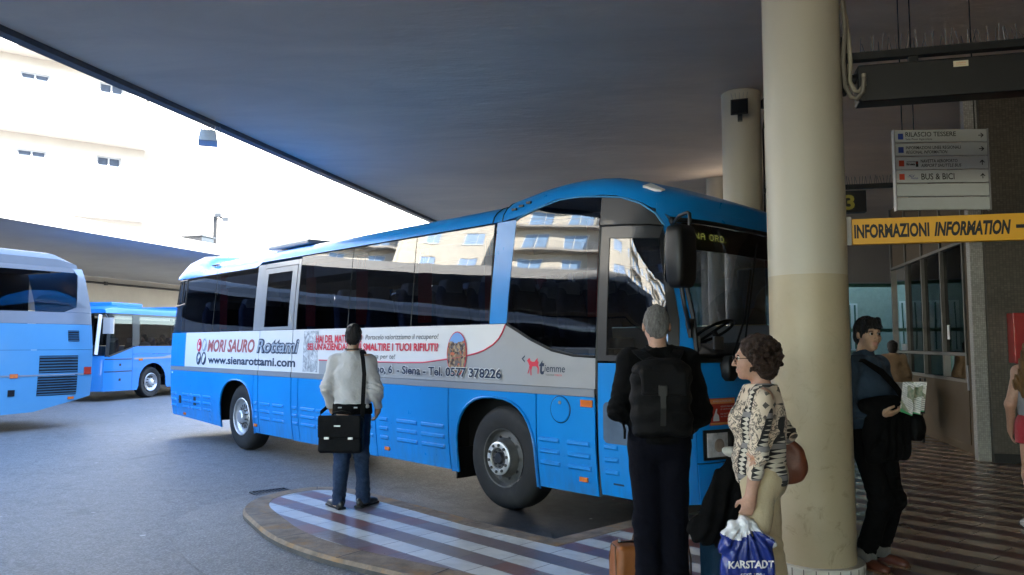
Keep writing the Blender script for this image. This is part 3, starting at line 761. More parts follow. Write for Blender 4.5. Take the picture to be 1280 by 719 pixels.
# door
dk = MB(); D0, D1 = KL+.04, KL+.58
for a, b in (((D0, 0), (D0+.09, 3.0)), ((D1-.09, 0), (D1, 3.0)), ((D0+.09, 2.88), (D1-.09, 3.0)), ((D0+.09, 0), (D1-.09, .85))): dk.box2((a[0], -.06, a[1]), (b[0], .0, b[1]), M=fK)
dr = dk.build('door', M['panel'], tk, bevel=.003)
m = MB(); m.add([tuple(fK @ Vector(p)) for p in ((D0+.09, -.03, .85), (D1-.09, -.03, .85), (D1-.09, -.03, 2.88), (D0+.09, -.03, 2.88))], [(0, 1, 2, 3)]); m.build('pane', M['shop_glass'], dr)
m = MB(); m.tube([tuple(fK @ Vector(p)) for p in ((D0+.13, .05, .9), (D0+.13, .05, 1.25))], .014, 8); m.build('handle', M['grey_metal'], dr)
m = MB(); m.box2((D0-.01, -.05, 3.02), (D1, .01, 4.2), M=fK); m.build('upper_panel', M['panel'], tk)
# inside: floor, back wall, a counter with things that catch the light
m = MB(); m.box2((-.2, -4.2, 0), (KL+.6, -4.0, 4.2), M=fK); m.box2((-.2, -4.0, 0), (-.05, -.1, 4.2), M=fK); m.box2((-.05, -4.0, 4.2), (KL+.6, -.1, 4.25), M=fK); m.build('inner_wall', mat('kiosk_inner_wall', (.07, .065, .055), .8), tk)
m = MB(); m.box2((.6, -1.6, 0), (KL-.4, -1.0, 1.05), M=fK); m.build('counter', mat('kiosk_counter', (.22, .16, .10), .5), tk, bevel=.01)
for i, (u, z, c, w, h) in enumerate(((.5, 1.75, (.75, .55, .25), .05, .55), (1.9, 1.5, (.06, .16, .35), .5, .3), (2.4, 1.9, (.25, .12, .06), .35, .25), (2.9, 1.15, (.55, .05, .03), .25, .5), (3.5, 1.1, (.6, .15, .03), .2, .3), (1.2, 1.15, (.07, .22, .14), .3, .35))):
    m = MB(); m.box2((u, -1.3-.1*i, z), (u+w, -1.2-.1*i, z+h), M=fK); m.build('shelf_display', mat('display_card_%d' % 0, c, .5), tk, bevel=.004)
for (u, z) in ((3.1, 1.55), (3.3, 1.62)):
    m = MB(); m.box2((u, -.026, z), (u+.10, -.022, z+.22), M=fK); m.build('door_notice', M['white'], tk)

def mosaic(name, c, var, sc=28.0, spec=.5, rough=.35):
    t = NT(name); v = t.new('ShaderNodeTexBrick'); v.inputs['Scale'].default_value = 1.0
    v.offset = 0.0; v.inputs['Brick Width'].default_value = 1/sc; v.inputs['Row Height'].default_value = 1/sc; v.inputs['Mortar Size'].default_value = .06/sc
    v.inputs['Color1'].default_value = (*[q*(1-var) for q in c], 1); v.inputs['Color2'].default_value = (*[min(1, q*(1+var)) for q in c], 1); v.inputs['Mortar'].default_value = (*[q*.45 for q in c], 1)
    v.inputs['Bias'].default_value = 0
    p = t.new('ShaderNodeSeparateXYZ'); t.ln(t.coord(), p.inputs[0]); cb = t.new('ShaderNodeCombineXYZ')
    t.ln(t.math('ADD', p.outputs[0], t.math('MULTIPLY', p.outputs[1], 1.0)), cb.inputs[0]); t.ln(p.outputs[2], cb.inputs[1])
    t.ln(cb.outputs[0], v.inputs['Vector'])
    col = t.mix(t.ramp(t.noise(1.5, 5, .65), [(.35, (0, 0, 0)), (.75, (.6, .6, .6))]), v.outputs['Color'], tuple(q*.6 for q in c))
    t.set(Base_Color=col, Roughness=rough, Specular_IOR_Level=spec); t.bump(v.outputs['Fac'], -.3, .003); return t.m
M['mosaic_lt'] = mosaic('light_mosaic', (.40, .39, .36), .22, 40)
M['mosaic_dk'] = mosaic('brown_mosaic', (.10, .085, .066), .25, 36)
PP = K0 + KX*(KL+.67)
t = thing('mosaic_pillar', 'slim light grey mosaic pillar between the kiosk door and the dark wall', 'pillar', (PP.x, PP.y, 0), math.atan2(KX.y, KX.x))
mb = MB(); mb.box((0, -.06, 2.5), (.14, .16, 4.996)); mb.build('pillar', M['mosaic_lt'], t, bevel=.004)
mb = MB(); mb.box((.02, .045, 1.55), (.05, .03, .16)); mb.build('switch_plate', M['black'], t, bevel=.006)
mb = MB(); mb.box((.03, .062, 1.56), (.03, .006, .10)); mb.build('switch_face', M['white'], t)
# notice box high on the pillar
mb = MB(); mb.box((-.02, .06, 3.93), (.18, .06, .28)); mb.build('pillar_notice', mat('pale_blue_notice', (.40, .50, .60), .5), t, bevel=.004)
# dark wall to the right of the pillar
W0 = PP + KX*.14; WD = Vector((.97, -.245, 0))
fW = wall_frame((W0.x, W0.y, 0), WD, (-WD.y*-1*-1, -WD.x, 0))
fW = wall_frame((W0.x, W0.y, 0), WD, Vector((WD.y, -WD.x, 0)))
t = thing('mosaic_wall', 'dark brown mosaic wall to the right of the slim pillar', 'wall')
mb = MB(); mb.box2((.02, -.2, 0), (7, 0, 4.996), M=fW); mb.build('wall', M['mosaic_dk'], t)
mb = MB(); mb.box2((.02, .002, 0), (7, .02, .12), M=fW); mb.build('skirting', M['dark_metal'], t)
t = thing('fire_hose_box', 'red fire hose cabinet hung on the dark mosaic wall', 'fire hose box')
mb = MB(); mb.box2((.24, .003, 1.30), (.90, .22, 1.95), M=fW); mb.build('cabinet', mat('red_enamel', (.42, .012, .012), .35, var=.08, coat=.3), t, bevel=.012)
mb = MB(); mb.lathe([(0, .012), (.05, .012), (.055, 0)], 18, M=fW @ Matrix.Translation((.42, .227, 1.62)) @ Matrix.Rotation(R(-90), 4, 'X')); mb.build('lock', M['ink'], t)
mb = MB(); mb.box2((.28, .221, 1.34), (.86, .226, 1.91), M=fW); mb.build('door', mat('red_enamel_door', (.36, .010, .010), .4, var=.08), t, bevel=.003)

# green glazed screen and white lintel at the end of the platform
t = thing('green_glass_screen', 'green tinted glazed screen under a white lintel at the far end of the platform', 'glass screen')
fG = wall_frame((5.2, 22.6, 0), (1, 0, 0), (0, -1, 0))
mb = MB(); mb.box2((-1.5, -.3, 3.35), (7, 0, 4.99), M=fG); mb.build('lintel', mat('white_lintel', (.40, .39, .39), .7, var=.06, vs=1), t)
M['green_metal'] = mat('green_frame', (.05, .15, .10), .5)
M['green_glass'] = NT('green_glass').set(Base_Color=(.16, .34, .25), Roughness=.15, Specular_IOR_Level=.6).m
for u in (-1.5, 1.2, 2.9, 4.6, 6.3):
    m = MB(); m.box2((u-.05, -.12, 0), (u+.05, -.02, 3.34), M=fG); m.build('mullion', M['green_metal'], t)
for z in (.05, 1.95, 3.28):
    for a, b in ((-1.45, 1.15), (1.25, 2.85), (2.95, 4.55), (4.65, 6.25)): m = MB(); m.box2((a, -.11, z-.05), (b, -.03, z+.05), M=fG); m.build('rail', M['green_metal'], t)
M['green_pane'] = glass_mat('green_pane_glass', (.34, .41, .35), 1.35)
for a, b in ((-1.45, 1.15), (1.25, 2.85), (2.95, 4.55), (4.65, 6.25)):
    for z0, z1 in ((.10, 1.90), (2.0, 3.23)):
        m = MB(); m.add([tuple(fG @ Vector(p)) for p in ((a, -.07, z0), (b, -.07, z0), (b, -.07, z1), (a, -.07, z1))], [(0, 1, 2, 3)]); m.build('pane', M['green_pane'], t)
m = MB(); m.box2((2.1, -.066, 1.2), (2.35, -.062, 1.55), M=fG); m.build('notice', M['white'], t)
t = thing('courtyard_wall', 'pale green wall of the yard behind the glazed screen', 'wall')
mb = MB(); mb.box2((-5, -7.2, 0), (12, -7.0, 4.9), M=fG); mb.build('wall', mat('pale_green_wall', (.40, .47, .40), .7, var=.1), t)
for u in (.6, 3.4, 6.2):
    mb = MB(); mb.box2((u, -6.998, 1.3), (u+1.9, -6.94, 3.1), M=fG); wy = mb.build('window', M['white'], t)
    for k in range(9): mb = MB(); mb.box2((u+.12+k*.205, -6.938, 1.36), (u+.17+k*.205, -6.90, 3.04), M=fG); mb.build('window_bar', M['green_metal'], wy)
# ================================================================== THE LONG BLUE BUS
# local frame: x = metres behind the front axle, y = outwards on the door side, z = up from the road
BA = R(43.5)
BU = Vector((-math.sin(BA), math.cos(BA), 0)); BNv = Vector((-math.cos(BA), -math.sin(BA), 0))
BP = Vector((-0.0966, 7.872, RZ)) + BNv*0.04
bus = thing('intercity_bus', 'long bright blue intercity bus with white advert, nose-in at the striped platform', 'bus', BP, math.atan2(BU.y, BU.x))
HALF = 1.25
def lean(z):                       # tumblehome of the side
    if z < 1.25: return -0.055*max(0, (0.95-z)/0.65)**2
    return -0.030*(z-1.25)**2 - 0.008*(z-1.25)
NS, BS = 3.2, 0.42                 # front contour: superellipse exponent and depth
_tab = []
_N = 900
for _i in range(_N+1):
    ph = (PI)*_i/_N
    cy, sy = math.cos(ph), math.sin(ph)
    _tab.append((math.copysign(abs(cy)**(2/NS), cy)*HALF, abs(sy)**(2/NS)*BS))
_arc = [0.0]
for _i in range(_N): _arc.append(_arc[-1] + math.hypot(_tab[_i+1][0]-_tab[_i][0], _tab[_i+1][1]-_tab[_i][1]))
FRONT_LEN = _arc[-1]
def s_zero(z): return -1.93 + (0 if z < 1.4 else 0.225*(z-1.4)**1.05) + (0.10*max(0, (.62-z)/.3) if z < .62 else 0)*0.4
def contour(t):
    t = max(0, min(FRONT_LEN, t))
    i = int(np.searchsorted(_arc, t)); i = max(1, min(_N, i))
    k = (t-_arc[i-1])/max(1e-9, _arc[i]-_arc[i-1])
    a, b = _tab[i-1], _tab[i]
    return a[0]+(b[0]-a[0])*k, a[1]+(b[1]-a[1])*k
def skin(p, z, off=0.0):
    """p: distance along the side (p >= s0) and on round the front (p < s0)"""
    s0 = s_zero(z); w = HALF + lean(z)
    if p >= s0: return (p, lean(z) + off, z)
    t = s0 - p
    y, d = contour(t); e = 0.004
    y2, d2 = contour(t+e); y1, d1 = contour(t-e)
    tx, ty = -(d2-d1), (y2-y1)
    L = math.hypot(tx, ty) or 1; nx, ny = -(-ty)/L*-1*-1, tx/L
    # outward normal of the path (side -> front): path direction (tx,ty); outward is to its left seen from above
    nx, ny = ty/L, -tx/L
    cx_, cy_ = s0 - d, -HALF + y*w/HALF
    if nx*(cx_-0.0) + ny*(cy_+HALF) < 0 and False: nx, ny = -nx, -ny
    return (cx_ + nx*off, cy_ + ny*off, z)
# make sure the normal sign is right: a point on the nose must move to -x
_a = skin(s_zero(1)-FRONT_LEN/2, 1, 0); _b = skin(s_zero(1)-FRONT_LEN/2, 1, 1)
_SG = 1 if _b[0] < _a[0] else -1
_skin0 = skin
def skin(p, z, off=0.0):
    return _skin0(p, z, off*_SG if p < s_zero(z) else off)
def far_skin(p, z, off=0.0):
    x, y, zz = skin(p, z, off); return (x, -2*HALF - y, zz)

def bp(name, poly, m, parent=bus, off=0.0, thick=.018, du=.2, dv=.12, fn=skin, smooth=35): return patch(name, poly, fn, m, parent, off, thick, du, dv, smooth)
def rect(a, z0, b, z1): return [(a, z0), (b, z0), (b, z1), (a, z1)]
def arch_pts(sl, sr, top, cx, ztop, zlow, n=16):
    """from the rear lower corner over the wheel to the front lower corner (s decreasing)"""
    out = [(sl, .30)]
    for k in range(n+1):
        a = PI*k/n; c, s_ = math.cos(a), math.sin(a)
        hw = (sl-cx) if c > 0 else (cx-sr)
        out.append((cx + hw*math.copysign(abs(c)**.8, c), zlow + (ztop-zlow)*abs(s_)**.8))
    out.append((sr, .30)); return out
G = .008
BELT = 1.19
archR = arch_pts(6.86, 5.62, 0, 6.22, 1.10, .52)
archF = arch_pts(.70, -.50, 0, .10, 1.13, .52)
# ---- lower panels
bp('lower_panel', [(9.02, .38), (9.10, BELT), (5.62+G, BELT), (5.62+G, .32)] + archR[::-1][1:] + [(7.6, .33)], M['blue'])
bp('lower_panel', rect(5.46+G, .31, 5.62-G, BELT), M['blue'])
bp('lower_panel', rect(4.20+G, .30, 4.40-G, BELT), M['blue'])
bp('lower_panel', rect(2.25+G, .30, 4.20-G, BELT), M['blue'])
bp('lower_panel', rect(.83+G, .31, 2.25-G, BELT), M['blue'])
bp('lower_panel', [(.83-G, BELT), (.83-G, .29)] + archF + [(-.52+G, .28), (-.52+G, BELT)], M['blue'])
lp = bp('lower_panel', rect(-1.265+G, .31, -.52-G, BELT), M['blue'])
# wheel-arch lips
for ar in (archR, archF):
    mb = MB(); mb.tube([skin(p, z, .004) for p, z in ar], .016, 6); mb.build('wheel_arch_lip', M['blue'], bus, smooth=60)
# ---- silver belt
for a, b in ((5.46, 9.10), (4.41, 5.45), (-1.265, 4.40)): bp('belt_strip', rect(a+G, BELT+.003, b-G, 1.262), M['silver'], off=.006)
# ---- advert film above the belt
Z0, Z1 = 1.266, 1.872
bp('upper_panel', rect(8.42, Z0, 9.10, Z1), M['blue'])
ad1 = bp('advert_panel', rect(5.46, Z0, 8.415, Z1), M['adwhite'])
def redline(s):                   # lower edge of the white field on the front half
    return float(np.interp(s, [-.07, -.03, .02, .10, .25, .37, .5, .7, 1.0, 1.27, 1.7], [1.868, 1.79, 1.727, 1.668, 1.603, 1.572, 1.549, 1.520, 1.490, 1.462, 1.452]))
ad2_pts = [(4.39, Z0), (4.39, Z1), (-.06, Z1)] + [(s, redline(s)) for s in np.linspace(-.05, 1.7, 24)] + [(2.6, 1.452), (2.6, Z0)]
ad2 = bp('advert_panel', ad2_pts, M['adwhite'])
grey_pts = [(2.598, Z0), (2.598, 1.450)] + [(s, redline(s)-.002) for s in np.linspace(1.7, -.06, 24)] + [(-.09, 1.865), (-.25, 1.79), (-.45, 1.70), (-.73, 1.60), (-1.0, 1.555), (-1.265, 1.545), (-1.265, Z0)]
ad3 = bp('advert_panel', grey_pts, M['lgrey'])
tag(ad3, 'light grey lower part of the advert film')
# ---- windows
ZW, ZT = 1.884, 2.925
for a, b in ((7.28, 8.55), (5.71, 7.26)): bp('side_window', rect(a, ZW, b, 2.86), M['bus_glass'], thick=.006, du=.4, dv=.1)
w = bp('side_window', [(8.57, ZW), (9.07, ZW), (8.99, 2.36), (8.57, 2.40)], M['bus_glass'], thick=.006)
for k in range(2): bp('vent_pane', rect(8.60+.19*k, 2.44, 8.76+.19*k, 2.82), M['bus_glass'], w, thick=.006)
mb = MB()
for (a, b) in (((8.57, 2.40), (8.97, 2.36)),): mb.tube([skin(*a, .008), skin(*b, .008)], .018, 6)
for q in ((8.58, 2.42, 8.58, 2.84), (8.775, 2.42, 8.775, 2.84), (8.965, 2.40, 8.93, 2.84), (8.58, 2.84, 8.93, 2.84)): mb.tube([skin(q[0], q[1], .004), skin(q[2], q[3], .004)], .012, 6)
mb.build('vent_frame', M['dgrey'], w)
for a, b in ((2.945, 4.315), (1.56, 2.93), (.185, 1.545)): bp('side_window', rect(a, ZW, b, ZT), M['bus_glass'], thick=.006, du=.4, dv=.1)
bigwin = [(-.085, 1.872), (-.25, 1.80), (-.45, 1.71), (-.73, 1.61), (-1.0, 1.565), (-1.262, 1.555), (-1.262, 3.025), (-1.0, 3.06), (-.74, 3.065), (-.45, 3.02), (-.18, 2.955), (-.15, 2.93)]
bp('side_window', bigwin, M['bus_glass'], thick=.006, du=.3, dv=.1)
# gaskets
for s in (7.27, 2.937, 1.552, .18):
    mb = MB(); mb.tube([skin(s, ZW, -.002), skin(s, ZT if s < 5 else 2.86, -.002)], .008, 6); mb.build('window_gasket', M['ink'], bus)
mb = MB(); mb.tube([skin(p, z, .002) for p, z in bigwin[:6]], .014, 6); mb.build('window_gasket', M['ink'], bus)
# blue pillar
bp('window_pillar', [(-.08, 1.878), (.175, 1.878), (.14, 2.94), (-.145, 2.94)], M['blue'])
# middle door with grey frame
bp('door_surround', [(5.46, ZW-.005), (5.70, ZW-.005), (5.70, 2.90), (5.46, 2.90)], M['silver'])
bp('door_surround', [(4.325, ZW-.005), (4.40, ZW-.005), (4.40, 2.90), (4.325, 2.90)], M['silver'])
bp('door_surround', rect(4.41, 2.83, 5.45, 2.90), M['silver'])
md = bp('middle_door', rect(4.405+G, .31, 5.455-G, BELT), M['blue'])
bp('door_panel', rect(4.405+G, Z0, 5.455-G, Z1), M['adwhite'], md)
mf = [rect(4.412, ZW-.005, 4.56, 2.82), rect(5.33, ZW-.005, 5.448, 2.82), rect(4.56, 2.74, 5.33, 2.82), rect(4.56, ZW-.005, 5.33, ZW+.04)]
for q in mf: bp('door_frame', q, M['silver'], md, off=.004)
bp('door_window', rect(4.565, ZW+.045, 5.325, 2.735), M['bus_glass'], md, thick=.006)
mb = MB(); mb.box2((4.46, .0, 1.98), (4.52, .012, 2.10), M=Matrix.Translation((0, lean(2.04), 0))); mb.build('door_button', M['lgrey'], md)
# front door
fd = bp('front_door', rect(-2.06, .34, -1.30, 1.50), M['blue'], off=.004)
zt = lambda p: 2.72 + (p+1.30)*.07
dfr = [[(-1.30, 1.52), (-1.30, 2.735), (-1.40, 2.73), (-1.40, 1.52)], [(-1.40, 2.62), (-1.40, 2.73), (-1.93, 2.68), (-1.905, 2.575)], [(-1.93, 2.68), (-1.905, 2.575), (-2.035, 1.87), (-2.045, 1.52), (-2.13, 1.52), (-2.12, 1.87)], [(-1.40, 1.52), (-1.40, 1.57), (-2.045, 1.57), (-2.045, 1.52)]]
for q in dfr: bp('door_frame', q, M['dgrey'], fd, off=.010, dv=.1)
bp('door_window', [(-1.405, 1.575), (-1.405, 2.615), (-1.90, 2.57), (-2.03, 1.87), (-2.04, 1.575)], M['bus_glass'], fd, thick=.006, off=.004)
bp('door_window', [(p+cx_, z+cz_) for (p, z) in rrect(.52, .36, .05) for cx_, cz_ in ((-1.62, .98),)], M['win_dark'], fd, thick=.01, off=.008)
bp('over_door_panel', [(-1.27, 2.75), (-1.27, 3.022), (-1.50, 2.985), (-1.72, 2.90), (-1.86, 2.80), (-1.935, 2.70)], M['dgrey'], off=.0)
mb = MB(); mb.tube([skin(-1.282, .32, .0), skin(-1.282, 1.5, .0), skin(-1.282, 2.74, 0)], .013, 6); mb.tube([skin(-1.28, 2.745, .004), skin(-1.6, 2.72, .004), skin(-1.94, 2.69, .004)], .012, 6); mb.build('door_seal', M['ink'], bus)
# corner pillar and blue sills of the front
bp('corner_pillar', [(-2.065, .36), (-2.065, 1.515), (-2.135, 1.515), (-2.125, 1.87), (-1.94, 2.69), (-1.86, 2.80), (-1.94, 2.80), (-2.02, 2.70), (-2.24, 1.87), (-2.27, 1.52), (-2.27, .36)], M['blue'], du=.05)
E1 = s_zero(1) - FRONT_LEN            # where the front meets the far side
def mirror_p(p, z): return 2*(s_zero(z) - FRONT_LEN/2) - p
F0 = -2.275
def fpanel(name, z0, z1, m, a=F0, b=None, n=2, off=0.0, parent=bus, thick=.02):
    b = mirror_p(a, 1.0) if b is None else b
    return bp(name, rect(b, z0, a, z1), m, parent, off, thick, du=.06, dv=.15)
bp('front_panel', rect(mirror_p(F0, 1.0), .70, F0, 1.515), M['blue'], du=.05)
bp('bumper', rect(mirror_p(F0, 1.0), .36, F0, .692), M['blue'], du=.05, off=.012)
# windscreen
WSL = [(-2.285, 1.535), (-2.25, 1.87), (-2.03, 2.69), (-2.0, 2.745)]
wsr = [(mirror_p(p, z), z) for p, z in WSL]
ws = bp('windscreen', WSL + wsr[::-1], M['bus_glass_clear'], thick=.006, du=.05, dv=.1, off=-.004)
mb = MB(); mb.tube([skin(p, z, .004) for p, z in WSL], .022, 6); mb.tube([skin(p, 1.53, .004) for p in np.linspace(-2.285, wsr[0][0], 40)], .02, 6); mb.tube([skin(p, 2.75, .004) for p in np.linspace(-2.0, wsr[-1][0], 40)], .022, 6); mb.build('windscreen_seal', M['ink'], ws, smooth=60)
bp('front_header', [(-1.95, 2.80), (-2.02, 2.765)] + [(p, 2.765) for p in np.linspace(-2.1, wsr[-1][0]+.1, 20)] + [(wsr[-1][0], 2.765), (wsr[-1][0], 2.90), (-1.86, 2.90), (-1.86, 2.80)], M['blue'], du=.06)
# far side, plain
for a, b, z0, z1, m in ((-2.0, 9.1, .30, BELT, 'blue'), (-2.0, 9.1, BELT+.004, 1.872, 'lgrey')): bp('far_side_panel', rect(a, z0, b, z1), M[m], fn=far_skin, du=.6)
for k in range(7): bp('far_side_window', rect(-1.9+1.55*k, ZW, -1.9+1.55*k+1.53, ZT), M['bus_glass'], fn=far_skin, thick=.006, du=.4)
# ---- roof
def roof_ring(s):
    zc = 2.945 if s > .1 else float(np.interp(s, [-2.2, -1.9, -1.86, -1.72, -1.5, -1.29, -.74, -.45, -.18, .1], [2.88, 2.84, 2.82, 2.915, 3.0, 3.04, 3.078, 3.035, 2.97, 2.945]))
    if s > 5.6: zc = float(np.interp(s, [5.6, 5.8, 9.2], [2.93, 2.875, 2.875]))
    zt = float(np.interp(s, [-2.2, -2.0, -1.8, -1.5, -1.2, -.8, -.4, .0, .08, .15, 7.7, 8.0, 8.5, 8.9, 9.12], [2.90, 2.99, 3.08, 3.20, 3.275, 3.30, 3.285, 3.235, 3.21, 3.17, 3.15, 3.28, 3.33, 3.28, 3.10]))
    s0 = s_zero(zc); w = HALF + lean(min(zc, 2.95))
    if s < s0:
        d = min(1.0, (s0-s)/BS); w = w*max(0.0, 1-d**NS)**(1/NS)
        zc = max(zc, 2.0)
    half = [(w, zc), (w-.02, zc+(zt-zc)*.26), (w*.97-.03, zc+(zt-zc)*.50), (w*.90-.03, zc+(zt-zc)*.74), (w*.78, zc+(zt-zc)*.90), (w*.5, zt-.01), (w*.2, zt), ]
    half = [(max(0, a), b) for a, b in half]
    pts = [(s, -HALF + a, b) for a, b in half] + [(s, -HALF - a, b) for a, b in half[::-1]]
    return pts
sts = [-2.02, -2.012, -1.99, -1.95, -1.88, -1.8, -1.7, -1.6, -1.45, -1.29, -1.1, -.9, -.74, -.55, -.4, -.25, -.12, -.02, .06]
mb = MB(); mb.loft([roof_ring(s) for s in sts]); mb.build('roof_dome', M['blue'], bus, smooth=60)
mb = MB(); mb.loft([roof_ring(s) for s in (.075, .14, .21)]); mb.build('roof_band', M['blue'], bus, smooth=60)
mb = MB(); mb.loft([roof_ring(s) for s in (.225, 1, 2, 3, 4, 5, 5.6, 5.7, 5.8, 6.5, 7.2, 7.32)]); mb.build('roof', M['blue'], bus, smooth=60)
mb = MB(); mb.loft([roof_ring(s) for s in (7.335, 7.7, 7.85, 8.0, 8.2, 8.5, 8.75, 8.9, 9.0, 9.07, 9.1)]); mb.build('roof_tail', M['blue'], bus, smooth=60)
mb = MB(); mb.tube([(.215, p[1]*1.0, p[2]) for p in roof_ring(.215)[:8]], .010, 6); mb.tube([(.068, p[1]*1.0, p[2]) for p in roof_ring(.068)[:8]], .008, 6); mb.build('roof_seal', M['ink'], bus)
for k in range(3): 
    mb = MB(); mb.box((-.10-.105*k, -HALF + roof_ring(-.1)[1][0]*0 + HALF + lean(2.95) - .012, 3.055+.022*k), (.062, .02, .022)); mb.build('air_slot', M['ink'], bus)
for k in range(3):
    mb = MB(); mb.box((7.62-.09*k, lean(2.95)-.055, 3.045), (.04, .05, .018)); mb.build('air_slot', M['ink'], bus)
# roof hatch and marker lamp
mb = MB(); mb.box((6.6, -1.2, 3.19), (.9, .9, .10)); mb.build('roof_hatch', M['blue'], bus, bevel=.03)
mb = MB(); mb.box((5.2, -.9, 3.2), (1.3, 1.2, .08)); mb.build('roof_unit', M['lgrey'], bus, bevel=.03)
mb = MB(); mb.loft([[(-1.66, -.33, 3.07), (-1.66, -.21, 3.03), (-1.66, -.21, 3.085), (-1.66, -.33, 3.125)], [(-1.83, -.31, 3.03), (-1.83, -.25, 3.01), (-1.83, -.25, 3.02), (-1.83, -.31, 3.04)]]); mb.build('marker_lamp', M['white'], bus)
mb = MB(); mb.tube([skin(p, z, .006) for p, z in bigwin[6:][::-1] + [(-1.50, 2.985), (-1.72, 2.90), (-1.86, 2.80), (-1.945, 2.69)]], .010, 6); mb.build('arch_trim', M['blue_edge'], bus, smooth=60)
# ---- rear
rr = []
for z in (.36, .5, .8, 1.2, 1.6, 1.9, 2.3, 2.6, 2.87, 3.0, 3.1):
    xr = float(np.interp(z, [.36, .8, 1.25, 1.9, 2.87, 3.1], [9.06, 9.16, 9.14, 9.10, 8.98, 8.9])) + .02; w = HALF + lean(min(z, 2.95)) - (.0 if z < 2.9 else (z-2.9)*.6)
    rr.append([(xr-.12, -HALF+w, z), (xr-.03, -HALF+w-.05, z), (xr+.03, -HALF+w-.25, z), (xr+.06, -HALF, z), (xr+.03, -HALF-w+.25, z), (xr-.03, -HALF-w+.05, z), (xr-.12, -HALF-w, z)])
mb = MB(); mb.loft(rr, closed=False, cap=False); mb.build('rear_panel', M['blue'], bus, smooth=50)
# ---- chassis, wheel wells, interior
mb = MB()
mb.box2((-1.5, -2.2, .42), (8.8, -.32, 1.10)); mb.box2((-1.95, -2.42, 1.14), (9.0, -.08, 1.20)); mb.box2((.85, -2.44, .36), (5.6, -.06, 1.1)); mb.box2((6.95, -2.44, .40), (8.95, -.06, 1.1)); mb.box2((-1.75, -2.40, .40), (-.55, -.09, 1.1))
mb.build('chassis', M['ink'], bus)
mb = MB(); mb.box2((-1.2, -2.4, 1.21), (8.95, -.1, 1.25)); mb.box2((8.9, -2.3, 1.2), (8.94, -.12, 2.9)); mb.build('interior_floor', M['int_grey'], bus)
mb = MB(); mb.box2((-1.3, -2.35, 2.86), (8.9, -.14, 2.90)); mb.box2((0, -.50, 2.62), (8.8, -.16, 2.80)); mb.box2((0, -2.32, 2.62), (8.8, -1.98, 2.80)); mb.build('interior_ceiling', M['int_grey'], bus)
sm = MB()
sm.loft([[(x, y, z) for x, y in rrect(.44, .43, .09)] for z in (1.62, 1.74)])
bk = MB(); bk.loft([[(.20+lx, y, z) for lx, y in rrect(.13, w, .05)] for z, w, lx0 in ((1.66, .42, 0), (1.95, .44, 0), (2.25, .42, 0), (2.36, .30, 0), (2.40, .22, 0)) for lx0 in (0,)][:5] if False else
                  [[(.18+(z-1.66)*.16+lx, y, z) for lx, y in rrect(.13, w, .05)] for z, w in ((1.66, .42), (1.95, .45), (2.22, .43), (2.34, .32), (2.39, .22))])
base = MB(); base.box((0, 0, 1.43), (.36, .36, .36))
seat = sm.build('seat', M['seat'], bus, smooth=50); bks = bk.build('seat_back', M['seat'], seat, smooth=60); bsx = base.build('seat_base', M['black'], seat)
hd = MB(); hd.loft([[(.18+.62*.16+lx, y, z) for lx, y in rrect(.14, w, .05)] for z, w in ((2.27, .30), (2.38, .31), (2.42, .24))]); hd.build('headrest_cover', mat('grey_headrest', (.30, .32, .38), .8), seat, smooth=60)
first = True
for k in range(11):
    if k in (6,): continue
    for y in (-.40, -.86, -1.64, -2.10):
        o = seat if first else dup(seat, bus); first = False; o.location = (.25+.76*k, y, 0)
for s in (2.86, 4.2, 1.50, .30, -1.15, 7.2):
    mb = MB(); q = []
    for i in range(13): q.append((s + .02*i - .12, -.17 + (.018 if i % 2 else -.018)))
    mb.loft([[(x, y, z) for x, y in q] for z in (1.92, 2.4, 2.84)], closed=False, cap=False); mb.build('curtain', M['curtain'], bus)
# driver place: dashboard, wheel, seat, bulkhead
mb = MB(); mb.loft([[(-2.02, y, z) for y, z in ((-.35, 1.35), (-.35, 1.58), (-2.15, 1.58), (-2.15, 1.35))], [(-1.55, y, z) for y, z in ((-.5, 1.35), (-.5, 1.66), (-2.15, 1.70), (-2.15, 1.35))]]); mb.build('dashboard', M['dgrey'], bus, bevel=.03)
t1 = MB(); Mx = axis_m((-1.40, -1.75, 1.80), (.5, 0, .86))
prof = [(.22+.016*math.cos(a), .016*math.sin(a)) for a in [2*PI*k/8 for k in range(8)]]; t1.lathe(prof, 28, M=Mx, closed_prof=True); t1.tube([tuple(Mx @ Vector((-.22, 0, 0))), tuple(Mx @ Vector((.22, 0, 0)))], .015, 6); t1.tube([tuple(Mx @ Vector((0, 0, 0))), tuple(Mx @ Vector((0, 0, -.35)))], .03, 8); t1.build('steering_wheel', M['black'], bus, smooth=60)
o = dup(seat, bus); o.location = (-1.0, -1.75, -.05)
for k, (y, z) in enumerate(((-.7, 1.60), (-1.1, 1.60))):
    mb = MB(); mb.box((-1.85, y, z+.07), (.02, .16, .14)); mb.build('dashboard_card', M['white'], bus)
